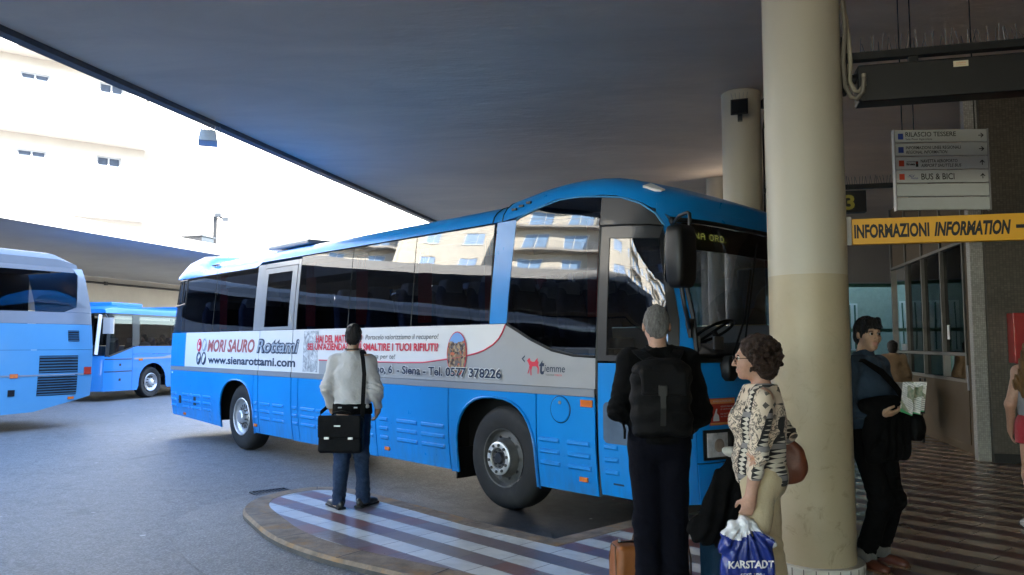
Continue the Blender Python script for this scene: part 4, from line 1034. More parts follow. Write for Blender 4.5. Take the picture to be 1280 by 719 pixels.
# ---- wheels
def wheel(loc, front, name='wheel'):
    w = bpy.data.objects.new(name, None); C.objects.link(w); w.parent = bus; w.location = loc
    Mx = Matrix.Rotation(R(-90), 4, 'X')      # local z -> outwards (+y)
    mb = MB(); prof = [(.29, -.05), (.30, .0), (.36, .012), (.45, .004), (.485, -.012), (.508, -.035), (.518, -.06), (.521, -.10), (.521, -.22), (.51, -.27), (.45, -.285), (.29, -.26)]
    mb.lathe(prof, 56, M=Mx); mb.build('tyre', M['rubber'], w, smooth=50)
    rim = MB(); nuts = MB(); ring = MB()
    if front:
        rim.lathe([(.295, .004), (.283, .0), (.275, -.03), (.262, -.05), (.235, -.045), (.20, -.03), (.172, .03), (.16, .045), (.06, .045), (.06, .0), (0, .0)], 48, M=Mx)
        r_o = rim.build('rim', M['rim_dark'], w, smooth=40)
        ring.lathe([(.165, .052), (.165, .066), (.152, .074), (.112, .074), (.105, .066), (.105, .050)], 48, M=Mx)
        ring.build('nut_ring', M['ringsteel'], r_o, smooth=35)
        for k in range(10):
            a = 2*PI*(k+.3)/10; nuts.lathe([(0, .092), (.011, .092), (.016, .086), (.016, .070)], 6, M=Mx @ Matrix.Translation((.133*math.cos(a), .133*math.sin(a), 0)))
        nuts.build('wheel_nuts', M['rim_dark'], r_o)
        hub = MB(); hub.lathe([(0, .075), (.05, .072), (.062, .06), (.066, .02)], 24, M=Mx)
        for k in range(8):
            a = 2*PI*k/8; hub.box((.082*math.cos(a), .082*math.sin(a), .05), (.02, .016, .02), M=Mx)
        hub.build('hub', M['dgrey'], r_o, smooth=40)
        vh = MB()
        for k in range(10):
            a = 2*PI*k/10; Q = Mx @ Matrix.Rotation(a, 4, 'Z') @ Matrix.Translation((.212, 0, -.034)); vh.lathe([(0, .008), (.019, .008)], 12, M=Q @ Matrix.Rotation(R(-25), 4, 'Y'))
        vh.build('vent_holes', M['ink'], r_o)
    else:
        rim.lathe([(.297, .006), (.285, .014), (.272, .006), (.262, -.03), (.225, -.055), (.205, -.05), (.12, -.045), (.10, -.02), (.10, .03), (.085, .045), (0, .045)], 48, M=Mx)
        r_o = rim.build('rim', M['rim'], w, smooth=40)
        vh = MB()
        for k in range(16):
            a = 2*PI*k/16; vh.box((.163, 0, -.044), (.055, .013, .012), M=Mx @ Matrix.Rotation(a, 4, 'Z'))
        vh.build('vent_holes', M['ink'], r_o)
        for k in range(10):
            a = 2*PI*(k+.5)/10; nuts.lathe([(0, .0), (.010, .0), (.013, -.045)], 6, M=Mx @ Matrix.Translation((.117*math.cos(a), .117*math.sin(a), 0)))
        nuts.build('wheel_nuts', M['rim_dark'], r_o)
    return w
for s, fr in ((0, True), (6.10, False)):
    wheel((s, -.05, .521), fr)
    w2 = dup([c for c in bus.children if c.name.startswith('wheel') and c.type == 'EMPTY'][-1], bus); w2.location = (s, -2*HALF+.05, .521); w2.rotation_euler = (0, 0, PI)
# ---- ribs pressed into the skirt
def rib(s0, s1, z):
    mb = MB(); h = .050
    for (p, q) in ((s0, s1),):
        A = [skin(x, zz, o) for x, zz, o in ((p, z-h/2, 0), (q, z-h/2, 0), (q, z+h/2, 0), (p, z+h/2, 0), (p+.012, z-.006, .020), (q-.012, z-.006, .020), (q-.012, z+h/2-.006, .014), (p+.012, z+h/2-.006, .014))]
        mb.add(A, [(4, 5, 6, 7), (0, 1, 5, 4), (1, 2, 6, 5), (2, 3, 7, 6), (3, 0, 4, 7)])
    return mb
ribs = [(8.78, 9.02), (8.18, 8.48), (8.02, 8.14), (7.66, 7.98), (7.22, 7.55), (5.49, 5.59), (5.06, 5.38), (4.62, 4.96), (4.23, 4.37), (3.72, 4.12), (3.30, 3.68), (2.86, 3.26), (2.32, 2.70), (1.98, 2.16), (1.40, 1.80), (.90, 1.32), (-.82, -.56), (-1.20, -.92), (-1.52, -1.36)]
for a, b in ribs:
    for z in (.545, .655, .765):
        rib(a, b, z).build('skirt_rib', M['blue'], bus)
# small fittings
def fit(name, s0, s1, z0, z1, m, d=.012, par=bus, bev=.004):
    mb = MB(); a = skin(s0, z0, 0); mb.box2((s0, lean((z0+z1)/2)-.004, z0), (s1, lean((z0+z1)/2)+d, z1)); return mb.build(name, M[m], par, bevel=bev)
fit('side_marker_light', -1.235, -1.095, 1.10, 1.165, 'amber', .014)
for s, z in ((-1.10, .445), (2.02, .42), (5.56, .43), (8.42, .42)): fit('side_marker_light', s-.05, s+.05, z-.022, z+.022, 'amber', .016)
h = fit('locker_handle', 2.21, 2.33, .99, 1.07, 'ink', .004)
mb = MB(); mb.box2((2.225, lean(1.03)+.004, 1.012), (2.275, lean(1.03)+.012, 1.05)); mb.build('latch', M['grey_metal'], h)
for s in (8.60, 7.92): fit('vent_grille', s-.05, s+.05, .60, .74, 'dgrey', .010)
fit('door_step_slot', -1.56, -1.44, .44, .47, 'ad_navy', .004)
mb = MB(); Q = Matrix.Translation((-.84, lean(1.06), 1.06)) @ Matrix.Rotation(R(-90), 4, 'X')
mb.lathe([(0, .010), (.115, .010), (.120, .006), (.120, 0)], 32, M=Q); fc = mb.build('fuel_cap', M['blue'], bus, smooth=30)
mb = MB(); mb.lathe([(.128, .002), (.123, .006), (.121, .002)], 32, M=Q); mb.build('cap_ring', M['ink'], fc)
mb = MB(); mb.lathe([(0, .018), (.014, .018), (.018, .010)], 12, M=Q @ Matrix.Translation((0, -.065, 0))); mb.build('cap_lock', M['grey_metal'], fc)
# mud flap
mb = MB(); mb.box2((.74, -.40, .22), (.755, -.06, .55)); mb.build('mud_flap', M['black'], bus)
# ---- headlamp on the near corner, with a sticker above
def lampset(a, b):
    hl = bp('headlight', rect(b, .72, a, .965), M['ink'], off=.014, thick=.03, du=.04)
    bp('lens', rect(a-.25, .745, a-.03, .94), M['lamp_clear'], hl, off=.022, thick=.01, du=.04)
    bp('lens', rect(b+.03, .745, a-.27, .94), M['lamp_dark'], hl, off=.022, thick=.01, du=.04)
    for pc, m, r in ((a-.14, 'amber_bulb', .055), (a-.40, 'chrome', .075)):
        mb = MB(); o = Vector(skin(pc, .84, .030)); nn = Vector(skin(pc, .84, 1)) - Vector(skin(pc, .84, 0))
        mb.lathe([(0, .0), (r*.35, .003), (r*.8, .010), (r, .004)], 20, M=axis_m(o, nn)); mb.build('reflector', M[m], hl, smooth=50)
M['lamp_clear'] = mat('headlamp_clear', (.75, .76, .78), .15, .3, var=.3, vs=14, coat=.8)
M['lamp_dark'] = mat('headlamp_dark', (.06, .06, .06), .12, .3, var=.4, vs=14, coat=.8)
M['amber_bulb'] = mat('amber_bulb', (.55, .46, .38), .25, .4, coat=.6)
M['chrome'] = mat('chrome_reflector', (.7, .7, .7), .12, .9, var=.3, vs=20)
HA = -2.33
lampset(HA, HA-.66)
# ---- mirrors
mm = bpy.data.objects.new('wing_mirror', None); C.objects.link(mm); mm.parent = bus
PXM, PYM = -2.28, .13
mm.location = (PXM, PYM, 0)
mb = MB(); secs = []
for z, w, d in ((2.115, .15, .09), (2.13, .20, .12), (2.18, .245, .16), (2.36, .255, .17), (2.55, .25, .165), (2.60, .225, .14), (2.62, .17, .09)):
    secs.append([(x, y, z) for x, y in rrect(d, w, min(d, w)*.28)])
mb.loft(secs); mb.build('mirror_housing', M['black'], mm, smooth=50)
mb = MB(); mb.loft([[(.087, y, z) for y, z in rrect(.20, .40, .04, cx=0, cy=2.36)], [(.092, y, z) for y, z in rrect(.19, .38, .04, cx=0, cy=2.36)]]); mb.build('mirror_glass', mat('mirror_glass', (.8, .8, .8), .03, 1.0), mm)
mb = MB(); q0 = Vector(skin(-2.02, 2.70, .0)) - Vector((PXM, PYM, 0))
mb.tube([tuple(q0), (.10, -.14, 2.725), (.0, -.105, 2.735), (-.025, -.095, 2.72), (-.03, -.09, 2.68), (-.03, -.085, 2.58)], .015, 10); mb.build('mirror_arm', M['black'], mm, smooth=60)
mb = MB(); q1 = Vector(skin(-2.22, 1.80, .0)) - Vector((PXM, PYM, 0))
mb.tube([tuple(q1), tuple(q1+Vector((-.06, .10, .02))), (-.01, -.02, 1.98), (0, 0, 2.13)], .018, 10); mb.box(q1, (.05, .06, .16)); mb.build('mirror_arm', M['dgrey'], mm, smooth=40)
# wiper and kerb mirror at the foot of the windscreen
o = Vector(skin(-2.60, 1.53, .02))
mb = MB(); mb.loft([[(o.x-.02+x, o.y+y, 1.36+z) for x, y in rrect(a, b, .02)] for z, a, b in ((0, .05, .09), (.04, .09, .15), (.14, .10, .16), (.21, .06, .08))]); mb.build('kerb_mirror', M['black'], bus, smooth=50)
mb = MB(); mb.tube([skin(-2.60, 1.50, .05), skin(-2.9, 1.9, .03), skin(-3.1, 2.35, .03)], .010, 6); mb.tube([skin(-2.85, 1.62, .022), skin(-3.3, 2.62, .022)], .008, 6); mb.build('wiper', M['black'], ws)
# ---- destination display behind the glass
dsp = bp('destination_display', rect(-4.05, 2.50, -2.20, 2.74), M['ink'], off=-.06, thick=.03, du=.06)
M['led'] = emit_mat('amber_led', (.42, .44, .10), .05)
# dot-matrix letters built from small dots
FONT5 = {'S': ['01111', '10000', '01110', '00001', '11110'], 'I': ['111', '010', '010', '010', '111'], 'E': ['1111', '1000', '1110', '1000', '1111'], 'N': ['10001', '11001', '10101', '10011', '10001'],
         'A': ['01110', '10001', '11111', '10001', '10001'], 'O': ['01110', '10001', '10001', '10001', '01110'], 'R': ['11110', '10001', '11110', '10010', '10001'], 'D': ['11110', '10001', '10001', '10001', '11110'], '.': ['0', '0', '0', '0', '1'], ' ': ['00', '00', '00', '00', '00']}
mb = MB(); p = -2.12
for ch in 'SIENA ORD.':
    g = FONT5[ch]
    for r_, row in enumerate(g):
        for c_, b in enumerate(row):
            if b == '1':
                pc = p - c_*.0135 - .006; zc = 2.655 - r_*.0125
                q = [skin(pc+a, zc+bb, -.055) for a, bb in ((.005, -.0045), (-.005, -.0045), (-.005, .0045), (.005, .0045))]
                mb.add(q, [(0, 1, 2, 3)])
    p -= (len(g[0])+1.6)*.0135
mb.build('lettering', M['led'], dsp)

# ---- adverts: lettering and pictures on the side
def on_side(off): return lambda x, y, z: skin(-x, y, off)
def ad_text(parent, s, sl, sr, z0, z1, m, bold=.0, shear=0.0, name='lettering', off=.003, space=1.0, cap=True):
    mb = MB(); letters(mb, s, -sl, z0, sl-sr, z1-z0, on_side(off), bold=bold, shear=shear, space=space, base=cap or None); return mb.build(name, M[m], parent, weld=False)
ad_text(ad1, 'MORI SAURO', 7.42, 5.61, 1.545, 1.735, 'ad_brick', .034, .22)
ad_text(ad1, 'Rottami', 5.53, 4.19, 1.545, 1.735, 'ad_navy', .065, .22, off=.0035)
ad_text(ad1, 'Rottami', 5.53, 4.19, 1.552, 1.732, 'ad_steel', .012, .22, off=.0065)
ad_text(ad1, 'www.sienarottami.com', 7.37, 4.29, 1.345, 1.465, 'ad_navy', .028, 0)
def oval(parent, s, z, a, b, m, off=.004, tilt=0.0, a0=0, a1=360, name='logo_mark'):
    n = 28; ct, st = math.cos(tilt), math.sin(tilt); pts = [(0, 0)] if a1-a0 < 360 else []
    for k in range(n+1 if a1-a0 < 360 else n):
        q = R(a0 + (a1-a0)*k/n); x, y = a*math.cos(q), b*math.sin(q); pts.append((x*ct-y*st, x*st+y*ct))
    mb = MB(); mb.add([skin(s - x, z + y, off) for x, y in pts], [tuple(range(len(pts)))]); return mb.build(name, M[m], parent)
for (s, z, ms) in ((7.78, 1.65, ('ad_red', 'adwhite')), (7.56, 1.65, ('ad_steel', 'adwhite')), (7.78, 1.42, ('ad_navy', 'ad_steel')), (7.56, 1.42, ('ad_navy', 'adwhite'))):
    oval(ad1, s, z, .10, .115, ms[0], tilt=-.25); oval(ad1, s+.005, z+.005, .045, .085, ms[1], .007, tilt=-.4)
    oval(ad1, s-.03, z+.03, .055, .03, 'adwhite' if ms[0] != 'ad_red' else 'ad_red', .009, tilt=.5)
# faded photograph on the left of the slogan
M['ad_photo'] = None
t = NT('faded_photo_print'); n_ = t.noise(9, 6, .7, dist=1.5)
t.set(Base_Color=t.ramp(n_, [(.3, (.10, .11, .13)), (.45, (.30, .32, .35)), (.6, (.58, .60, .63)), (.8, (.75, .76, .78))]), Roughness=.4); M['ad_photo'] = t.m
bp('photo_print', rect(3.67, 1.285, 4.07, 1.85), M['ad_photo'], ad2, off=.004, thick=.003)
ad_text(ad2, 'HAI DEL MATERIALE?', 3.72, 2.57, 1.69, 1.785, 'ad_red', .03, off=.008)
ad_text(ad2, 'SEI UN\'AZIENDA? DEVI SMALTIRE I TUOI RIFIUTI?', 3.95, 1.01, 1.59, 1.675, 'ad_red', .03, off=.008)
ad_text(ad2, 'Portacelo valorizziamo il recupero!', 2.50, 1.02, 1.725, 1.785, 'ad_grey', .004, .15)
ad_text(ad2, 'Soluzioni su misura per te!', 3.10, 1.84, 1.492, 1.548, 'ad_grey', .004, .15)
addr = 'Via Pucciano, 6  - Siena - Tel. 0577 378226'
ad_text(ad3, addr, 2.93, -.04, 1.322, 1.412, 'adwhite', .075, off=.0125)
ad_text(ad3, addr, 2.93, -.04, 1.322, 1.412, 'ad_navy', .030, off=.0155)
mb = MB(); rl = [(2.598, 1.451)] + [(s, redline(s)-.001) for s in np.linspace(1.7, -.072, 40)]
mb.tube([skin(p, z, .002) for p, z in rl], .009, 5); rl_o = mb.build('red_line', M['ad_red'], ad2, smooth=60)
mb = MB(); mb.tube([skin(2.6, 1.451, .006), skin(3.62, 1.451, .006)], .009, 5); mb.build('red_line', M['ad_red'], ad2, smooth=60)
# grey band under the line on the rear half of the second panel
bp('address_band', rect(2.603, Z0+.002, 3.62, 1.446), M['lgrey'], ad2, off=.003, thick=.002)
def _scrap():
    t = NT('scrap_photo_print')
    v = t.new('ShaderNodeTexVoronoi', Scale=34.0); t.ln(t.coord(), v.inputs['Vector'])
    sp = t.new('ShaderNodeSeparateColor'); t.ln(v.outputs['Color'], sp.inputs[0])
    c = t.ramp(sp.outputs[0], [(0, (.05, .03, .02)), (.25, (.25, .13, .06)), (.5, (.35, .25, .14)), (.75, (.12, .10, .10)), (.93, (.5, .12, .05))], 'CONSTANT')
    p = t.new('ShaderNodeSeparateXYZ'); t.ln(t.coord(), p.inputs[0])
    k = t.math('GREATER_THAN', t.math('ADD', p.outputs[2], t.math('MULTIPLY', t.noise(14, 3), .16)), 1.77)
    c = t.mix(k, c, (.16, .33, .66)); t.set(Base_Color=c, Roughness=.4); return t.m
M['scrap'] = _scrap(); 
oval(ad2, .685, 1.565, .170, .240, 'ad_red', .0085, name='photo_oval_border')
oval(ad2, .685, 1.565, .159, .229, 'scrap', .0105, name='photo_oval')
# operator emblem
fn = on_side(.004)
LX = 0.42
mb = MB()                                    # red winged animal, a few curved shapes
beast = [(-.02, .02), (.0, .06), (.012, .11), (-.012, .15), (-.03, .165), (-.012, .185), (.01, .20), (.022, .185), (.03, .165), (.06, .155), (.10, .158), (.125, .185), (.15, .20), (.145, .17), (.165, .15), (.155, .12), (.17, .09), (.165, .02), (.15, .02), (.148, .085), (.125, .105), (.085, .105), (.06, .10), (.045, .06), (.05, .0), (.033, .0), (.03, .06), (.02, .09), (.012, .05), (-.005, .02)]
mb.add([skin(-(LX+x*.82), 1.365+y*.85, .004) for x, y in beast], [tuple(range(len(beast)))]); mb.build('emblem', M['ad_red'], ad3)
mb = MB(); ch = [(-.055, .20), (-.10, .155), (-.055, .11), (-.055, .13), (-.08, .155), (-.055, .18)]
mb.add([skin(-(LX+x), 1.40+y*.8-.0, .004) for x, y in ch], [tuple(range(6))]); mb.build('emblem_chevron', M['ad_navy'], ad3)
ad_text(ad3, 't', -.565, -.63, 1.385, 1.53, 'ad_navy', .03, .1)
ad_text(ad3, 'iemme', -.635, -.90, 1.405, 1.475, 'ad_navy', .004, .1)
ad_text(ad3, 'TOSCANA', -.65, -.76, 1.368, 1.385, 'ad_grey'); ad_text(ad3, 'MOBILITA', -.765, -.86, 1.368, 1.385, 'ad_red')
# white specks of stickers near the tail
fit('sticker', 8.98, 9.03, 1.13, 1.16, 'white', .003)
# red notice on the front
M['notice_red'] = mat('red_notice', (.42, .03, .015), .45); M['notice_orange'] = mat('orange_notice', (.72, .26, .08), .45)
NA = -2.40
nt = bp('notice', rect(NA-.30, 1.0, NA, 1.22), M['notice_red'], off=.006, thick=.004, du=.04)
bp('notice_strip', rect(NA-.295, 1.175, NA-.005, 1.215), M['notice_orange'], nt, off=.009, thick=.002, du=.04); bp('notice_strip', rect(NA-.295, 1.005, NA-.005, 1.022), M['notice_orange'], nt, off=.009, thick=.002, du=.04)
mb = MB(); hnd = [(-.10, 1.035), (-.03, 1.035), (-.035, 1.07), (-.05, 1.10), (-.065, 1.135), (-.078, 1.135), (-.072, 1.10), (-.095, 1.08)]
mb.add([skin(NA-.0+x, z, .010) for x, z in hnd], [tuple(range(len(hnd)))]); mb.build('notice_hand', M['adwhite'], nt)
mb = MB()
for r_, (z, ws_) in enumerate(((1.145, 'VIETATO PARLARE'), (1.125, 'al conducente'), (1.085, 'DO NOT TALK'), (1.065, 'to the driver'))): letters(mb, ws_, -(NA-.115), z, .15, .013, lambda x, y, q: skin(-x, y, .010))
letters(mb, 'AVVISO AI PASSEGGERI', -(NA-.03), 1.188, .22, .016, lambda x, y, q: skin(-x, y, .012)); mb.build('lettering', M['adwhite'], nt, weld=False)
# number plate low on the front, seen edge-on
bp('number_plate', rect(-3.62, .52, -3.10, .63), M['white'], off=.02, thick=.006, du=.06)

# ================================================================== THE COACH ON THE LEFT
def simple_bus(t, L, W, H, body, prof, front_in=0.06):
    """prof: half section (inset, z); x from 0 (this end) to L, side plane y=0 outwards +y"""
    pass
CD = Vector((-.545, -.84, 0)).normalized(); CNv = Vector((-CD.y, CD.x, 0)); CNv = CNv if CNv.y < 0 else -CNv
co = thing('coach', 'pale blue and silver coach, only its tail in view at the left edge', 'bus', (-8.60, 15.90, RZ), math.atan2(CD.y, CD.x))
sy = 1 if Vector((-CD.y, CD.x, 0)).dot(CNv) > 0 else -1      # sign of local y that faces the camera
def cs(x, z, off=0.0):
    y = (-.02*max(0, z-1.4)**2 + off)
    # tail rounds in plan and leans forward higher up
    xr = float(np.interp(z, [.2, .9, 1.6, 2.4, 3.1, 3.5], [.06, 0, 0, .06, .20, .40])) 
    if x < .5:
        k = (1-x/.5); y -= .10*k**2.4
    return (x + xr*max(0, 1-x/2.0), sy*y, z)
def cp(name, poly, m, parent=co, off=0, thick=.02, du=.25, dv=.2): return patch(name, poly, cs, m, parent, off, thick, du, dv, 40)
cp('side_panel', [(0, .62), (1.15, .36), (3.0, .30), (3.0, 1.06), (0, 1.06)], M['blue_pale'])
cp('side_panel', rect(0, 1.066, 2.98, 1.55), M['blue_pale']); cp('side_panel', rect(0, 1.556, 3.0, 2.06), M['blue_pale'])
for a, b in ((4.3, 10.9),): cp('side_panel', rect(a, .30, b, 1.06), M['blue_pale'])
cp('side_panel', rect(2.986, 1.066, 11.9, 1.55), M['blue_pale']); cp('side_panel', rect(3.006, 1.556, 11.9, 2.06), M['blue_pale']); cp('side_panel', rect(10.9, .35, 11.9, 1.06), M['blue_pale'])
cp('silver_band', rect(0, 2.065, 11.9, 2.30), M['silver'])
wq = [(.62, 2.32), (.36, 2.42), (.22, 3.06), (.27, 3.10), (2.5, 3.10), (2.5, 2.32)]
cp('silver_band', [(0, 2.305), (.60, 2.305), (.345, 2.41), (.20, 3.06), (.24, 3.115), (.30, 3.20), (0, 3.20)], M['silver'])
cp('side_window', wq, M['bus_glass'], thick=.01)
for k in range(5): cp('side_window', rect(2.52+1.85*k, 2.32, 2.52+1.85*k+1.83, 3.10), M['bus_glass'], thick=.01, du=.5)
cp('silver_band', rect(.27, 3.107, 11.9, 3.20), M['silver'])
mb = MB(); rings = []
for x in (.14, .2, .35, .6, 3, 11.0, 11.7, 11.88):
    zt = float(np.interp(x, [.14, .5, .8, 11, 11.9], [3.34, 3.50, 3.56, 3.56, 3.3])); ins = .10*(1-x/.5)**2.4 if x < .5 else 0
    y0 = -.065-ins; x1 = cs(x, 3.2)[0]
    rings.append([(x1, sy*y, z) for y, z in ((y0, 3.2), (y0-.03, 3.2+(zt-3.2)*.5), (y0-.18, zt-.06), (y0-.5, zt), (-2.0+ins, zt), (-2.32+ins, zt-.06), (-2.47+ins, 3.2))])
mb.loft(rings); mb.build('roof', mat('coach_roof_paint', (.15, .16, .175), .55, var=.05, spec=.3), co, smooth=40)
mb = MB(); rings = []
for z in (.62, 1.0, 1.6, 2.1, 2.6, 3.2):
    a = cs(0, z); rings.append([(a[0], a[1], z), (a[0]-.06, sy*-.4, z), (a[0]-.10, sy*-1.25, z), (a[0]-.06, sy*-2.1, z), (a[0], sy*-2.40, z)])
mb.loft(rings, closed=False, cap=False); mb.build('rear_panel', M['blue_pale'], co, smooth=50)
mb = MB(); mb.box2((.3, sy*-2.46, .7), (11.8, sy*-.12, .9)); mb.box2((.2, sy*-2.48, 2.0), (11.85, sy*-2.44, 3.2)); mb.box2((.1, sy*-2.48, .4), (11.85, sy*-2.45, 2.0)); mb.box2((11.84, sy*-2.46, .35), (11.9, sy*-.05, 3.3)); mb.box2((1.0, sy*-2.3, .42), (2.9, sy*-.2, .7)); mb.build('chassis', M['ink'], co)
mb = MB(); mb.box2((.4, sy*-2.42, 1.9), (11.8, sy*-.10, 1.95)); mb.build('interior_floor', M['int_grey'], co)
def vent(name, x0, x1, z0, z1, n):
    v = cp(name, rect(x0, z0, x1, z1), M['ink'], off=.004, thick=.01); hb = (z1-z0)/n
    mb = MB()
    for k in range(n):
        z = z0 + hb*(k+.3); mb.add([cs(x0, z, .006), cs(x1, z, .006), cs(x1, z+hb*.45, .022), cs(x0, z+hb*.45, .022)], [(0, 1, 2, 3)])
    mb.build('slats', M['blue_pale'], v)
vent('engine_grille', .34, 1.08, 1.10, 1.44, 6); vent('engine_grille', .34, 1.10, .66, 1.06, 8); vent('air_vent', .32, .54, 1.72, 1.94, 5)
for (x0, x1, z0, z1, m) in ((.03, .20, 1.05, 1.20, 'red_lens'), (1.46, 1.60, 1.02, 1.10, 'amber'), (.38, .50, .57, .62, 'amber'), (1.50, 1.62, .68, .80, 'ink')):
    cp('marker_light' if m != 'ink' else 'latch', rect(x0, z0, x1, z1), M[m], off=.015, thick=.012)
cp('trim_line', rect(.02, 1.045, 3.0, 1.075), M['silver'], off=.008, thick=.01)
def plain_wheel(parent, loc, sg, r=.5):
    w = bpy.data.objects.new('wheel', None); C.objects.link(w); w.parent = parent; w.location = loc
    Mx = Matrix.Rotation(R(-90*sg), 4, 'X')
    mb = MB(); mb.lathe([(.28, -.03), (.36, .012), (.44, .006), (r-.02, -.03), (r, -.07), (r, -.25), (.44, -.27), (.28, -.25)], 40, M=Mx); mb.build('tyre', M['rubber'], w, smooth=50)
    mb = MB(); mb.lathe([(.285, .0), (.27, .01), (.255, -.02), (.20, -.045), (.12, -.04), (.10, .02), (.07, .035), (0, .035)], 36, M=Mx)
    rm = mb.build('rim', M['rim'], w, smooth=40); mb = MB()
    for k in range(10):
        a = 2*PI*k/10; mb.lathe([(0, .012), (.014, .01), (.018, -.04)], 6, M=Mx @ Matrix.Translation((.15*math.cos(a), .15*math.sin(a), 0)))
    mb.build('wheel_nuts', M['rim_dark'], rm); return w
for x in (3.65, 10.2): plain_wheel(co, (x, sy*-.06, .5), sy)

# ================================================================== THE BLUE CITY BUS AT THE BACK
DD = Vector((math.sin(R(15)), math.cos(R(15)), 0))
wpt = Vector((-11.25, 24.18, RZ))
orig = wpt - DD*2.12
cb_ = thing('city_bus', 'light blue city bus with passengers, parked under the far canopy', 'bus', orig, math.atan2(DD.y, DD.x))
sc_ = -1                                   # camera side is local -y
def ks(x, z, off=0.0):
    y = -.018*max(0, z-1.2)**2 + off; xr = .03 + .10*max(0, z-1.1)
    if x < .35: y -= .09*(1-x/.35)**2.2
    return (x + xr*max(0, 1-x/1.2), sc_*y, z)
def kp(name, poly, m, parent=cb_, off=0, thick=.02, du=.25, dv=.2): return patch(name, poly, ks, m, parent, off, thick, du, dv, 40)
kar = []
for k in range(15):
    a = PI*k/14; kar.append((2.12 - .60*math.cos(a), .48 + .60*math.sin(a)**.9))
kp('side_panel', [(1.24, .28), (1.45, .28), (1.52, .40)] + kar + [(2.72, .40), (2.78, .30), (9.6, .30), (9.6, 1.36), (1.24, 1.36)], M['blue_city'])
kp('side_panel', [(1.24, 1.366), (9.6, 1.366), (9.6, 1.60), (1.45, 1.60), (1.24, 1.58)], M['blue_city'])
kp('swoosh', [(1.3, 1.25), (2.6, 1.27), (3.4, 1.40), (4.4, 1.62), (4.4, 1.30), (2.6, 1.21), (1.3, 1.20)], M['silver'], off=.004, thick=.003)
fdoor = kp('front_door', [(.12, .30), (1.23, .28), (1.23, 1.56), (.6, 1.40), (.25, 1.30), (.12, 1.30)], M['blue_city'])
kp('door_window', [(.26, 1.34), (.62, 1.44), (1.20, 1.60), (1.20, 2.50), (.26, 2.50)], M['city_glass'], fdoor, thick=.01)
for q in ([(.14, 1.30), (.25, 1.32), (.25, 2.56), (.14, 2.56)], [(1.21, 1.60), (1.50, 1.62), (1.50, 2.56), (1.21, 2.56)], [(.26, 2.51), (1.2, 2.51), (1.2, 2.56), (.26, 2.56)], [(.25, 1.33), (.25, 1.28), (.62, 1.385), (1.23, 1.56), (1.23, 1.60), (.6, 1.43)]): kp('door_frame', q, M['dgrey'], fdoor, off=.006)
for z in (.86, 1.22): kp('trim_line', rect(.14, z-.012, 1.22, z+.012), M['dgrey'], fdoor, off=.008, thick=.008)
for x0, z0 in ((.70, .58), (.70, 1.02)): kp('latch', rect(x0, z0, x0+.07, z0+.07), M['ink'], fdoor, off=.006)
kp('side_window', rect(1.51, 1.62, 3.25, 2.50), M['city_glass'], thick=.01); kp('side_window', rect(3.29, 1.62, 5.2, 2.50), M['city_glass'], thick=.01)
for k in range(2): kp('side_window', rect(5.24+2.0*k, 1.62, 5.24+2.0*k+1.96, 2.50), M['city_glass'], thick=.01)
for q in (rect(1.5, 1.60, 9.6, 1.62), rect(1.5, 2.50, 9.6, 2.57), rect(3.25, 1.62, 3.29, 2.5), rect(5.2, 1.62, 5.24, 2.5)): kp('window_frame', q, M['dgrey'], off=.003)
kp('side_marker_light', rect(1.50, 1.16, 1.66, 1.22), M['amber'], off=.01, thick=.01)
# far side and floor
mb = MB(); mb.box2((.3, 2.40, .3), (9.6, 2.46, 1.6)); mb.build('far_side_panel', M['blue_city'], cb_)
for k in range(5):
    mb = MB(); mb.box2((.4+1.85*k, 2.42, 1.62), (.4+1.85*k+1.75, 2.43, 2.5)); mb.build('far_side_window', M['city_glass'], cb_)
    mb = MB(); mb.box2((.4+1.85*k-.09, 2.40, 1.6), (.4+1.85*k-.01, 2.46, 2.57)); mb.build('far_side_pillar', M['dgrey'], cb_)
mb = MB(); mb.box2((.3, .1, .62), (9.5, 2.4, .70)); mb.box2((2.8, .08, .36), (9.5, 2.38, .62)); mb.box2((.3, .10, .36), (1.4, 2.38, .62)); mb.build('chassis', M['ink'], cb_)
mb = MB(); rings = []
for x in (.18, .25, .5, 1.0, 9.4, 9.6):
    i_ = .09*(1-x/.35)**2.2 if x < .35 else 0; zt = 2.80 if x > .4 else 2.68 + .5*(x-.16); y0 = .036+i_
    rings.append([(x, y, z) for y, z in ((y0, 2.57), (y0+.02, 2.57+(zt-2.57)*.7), (y0+.15, zt), (2.3-i_, zt), (2.42-i_, 2.57+(zt-2.57)*.7), (2.45-i_, 2.57))])
mb.loft(rings); mb.build('roof', M['blue_city'], cb_, smooth=40)
for x0, x1 in ((.7, 2.0), (4.0, 6.0)):
    mb = MB(); mb.box2((x0, .35, 2.80), (x1, 2.1, 2.92)); mb.build('roof_unit', M['blue_city'], cb_, bevel=.03)
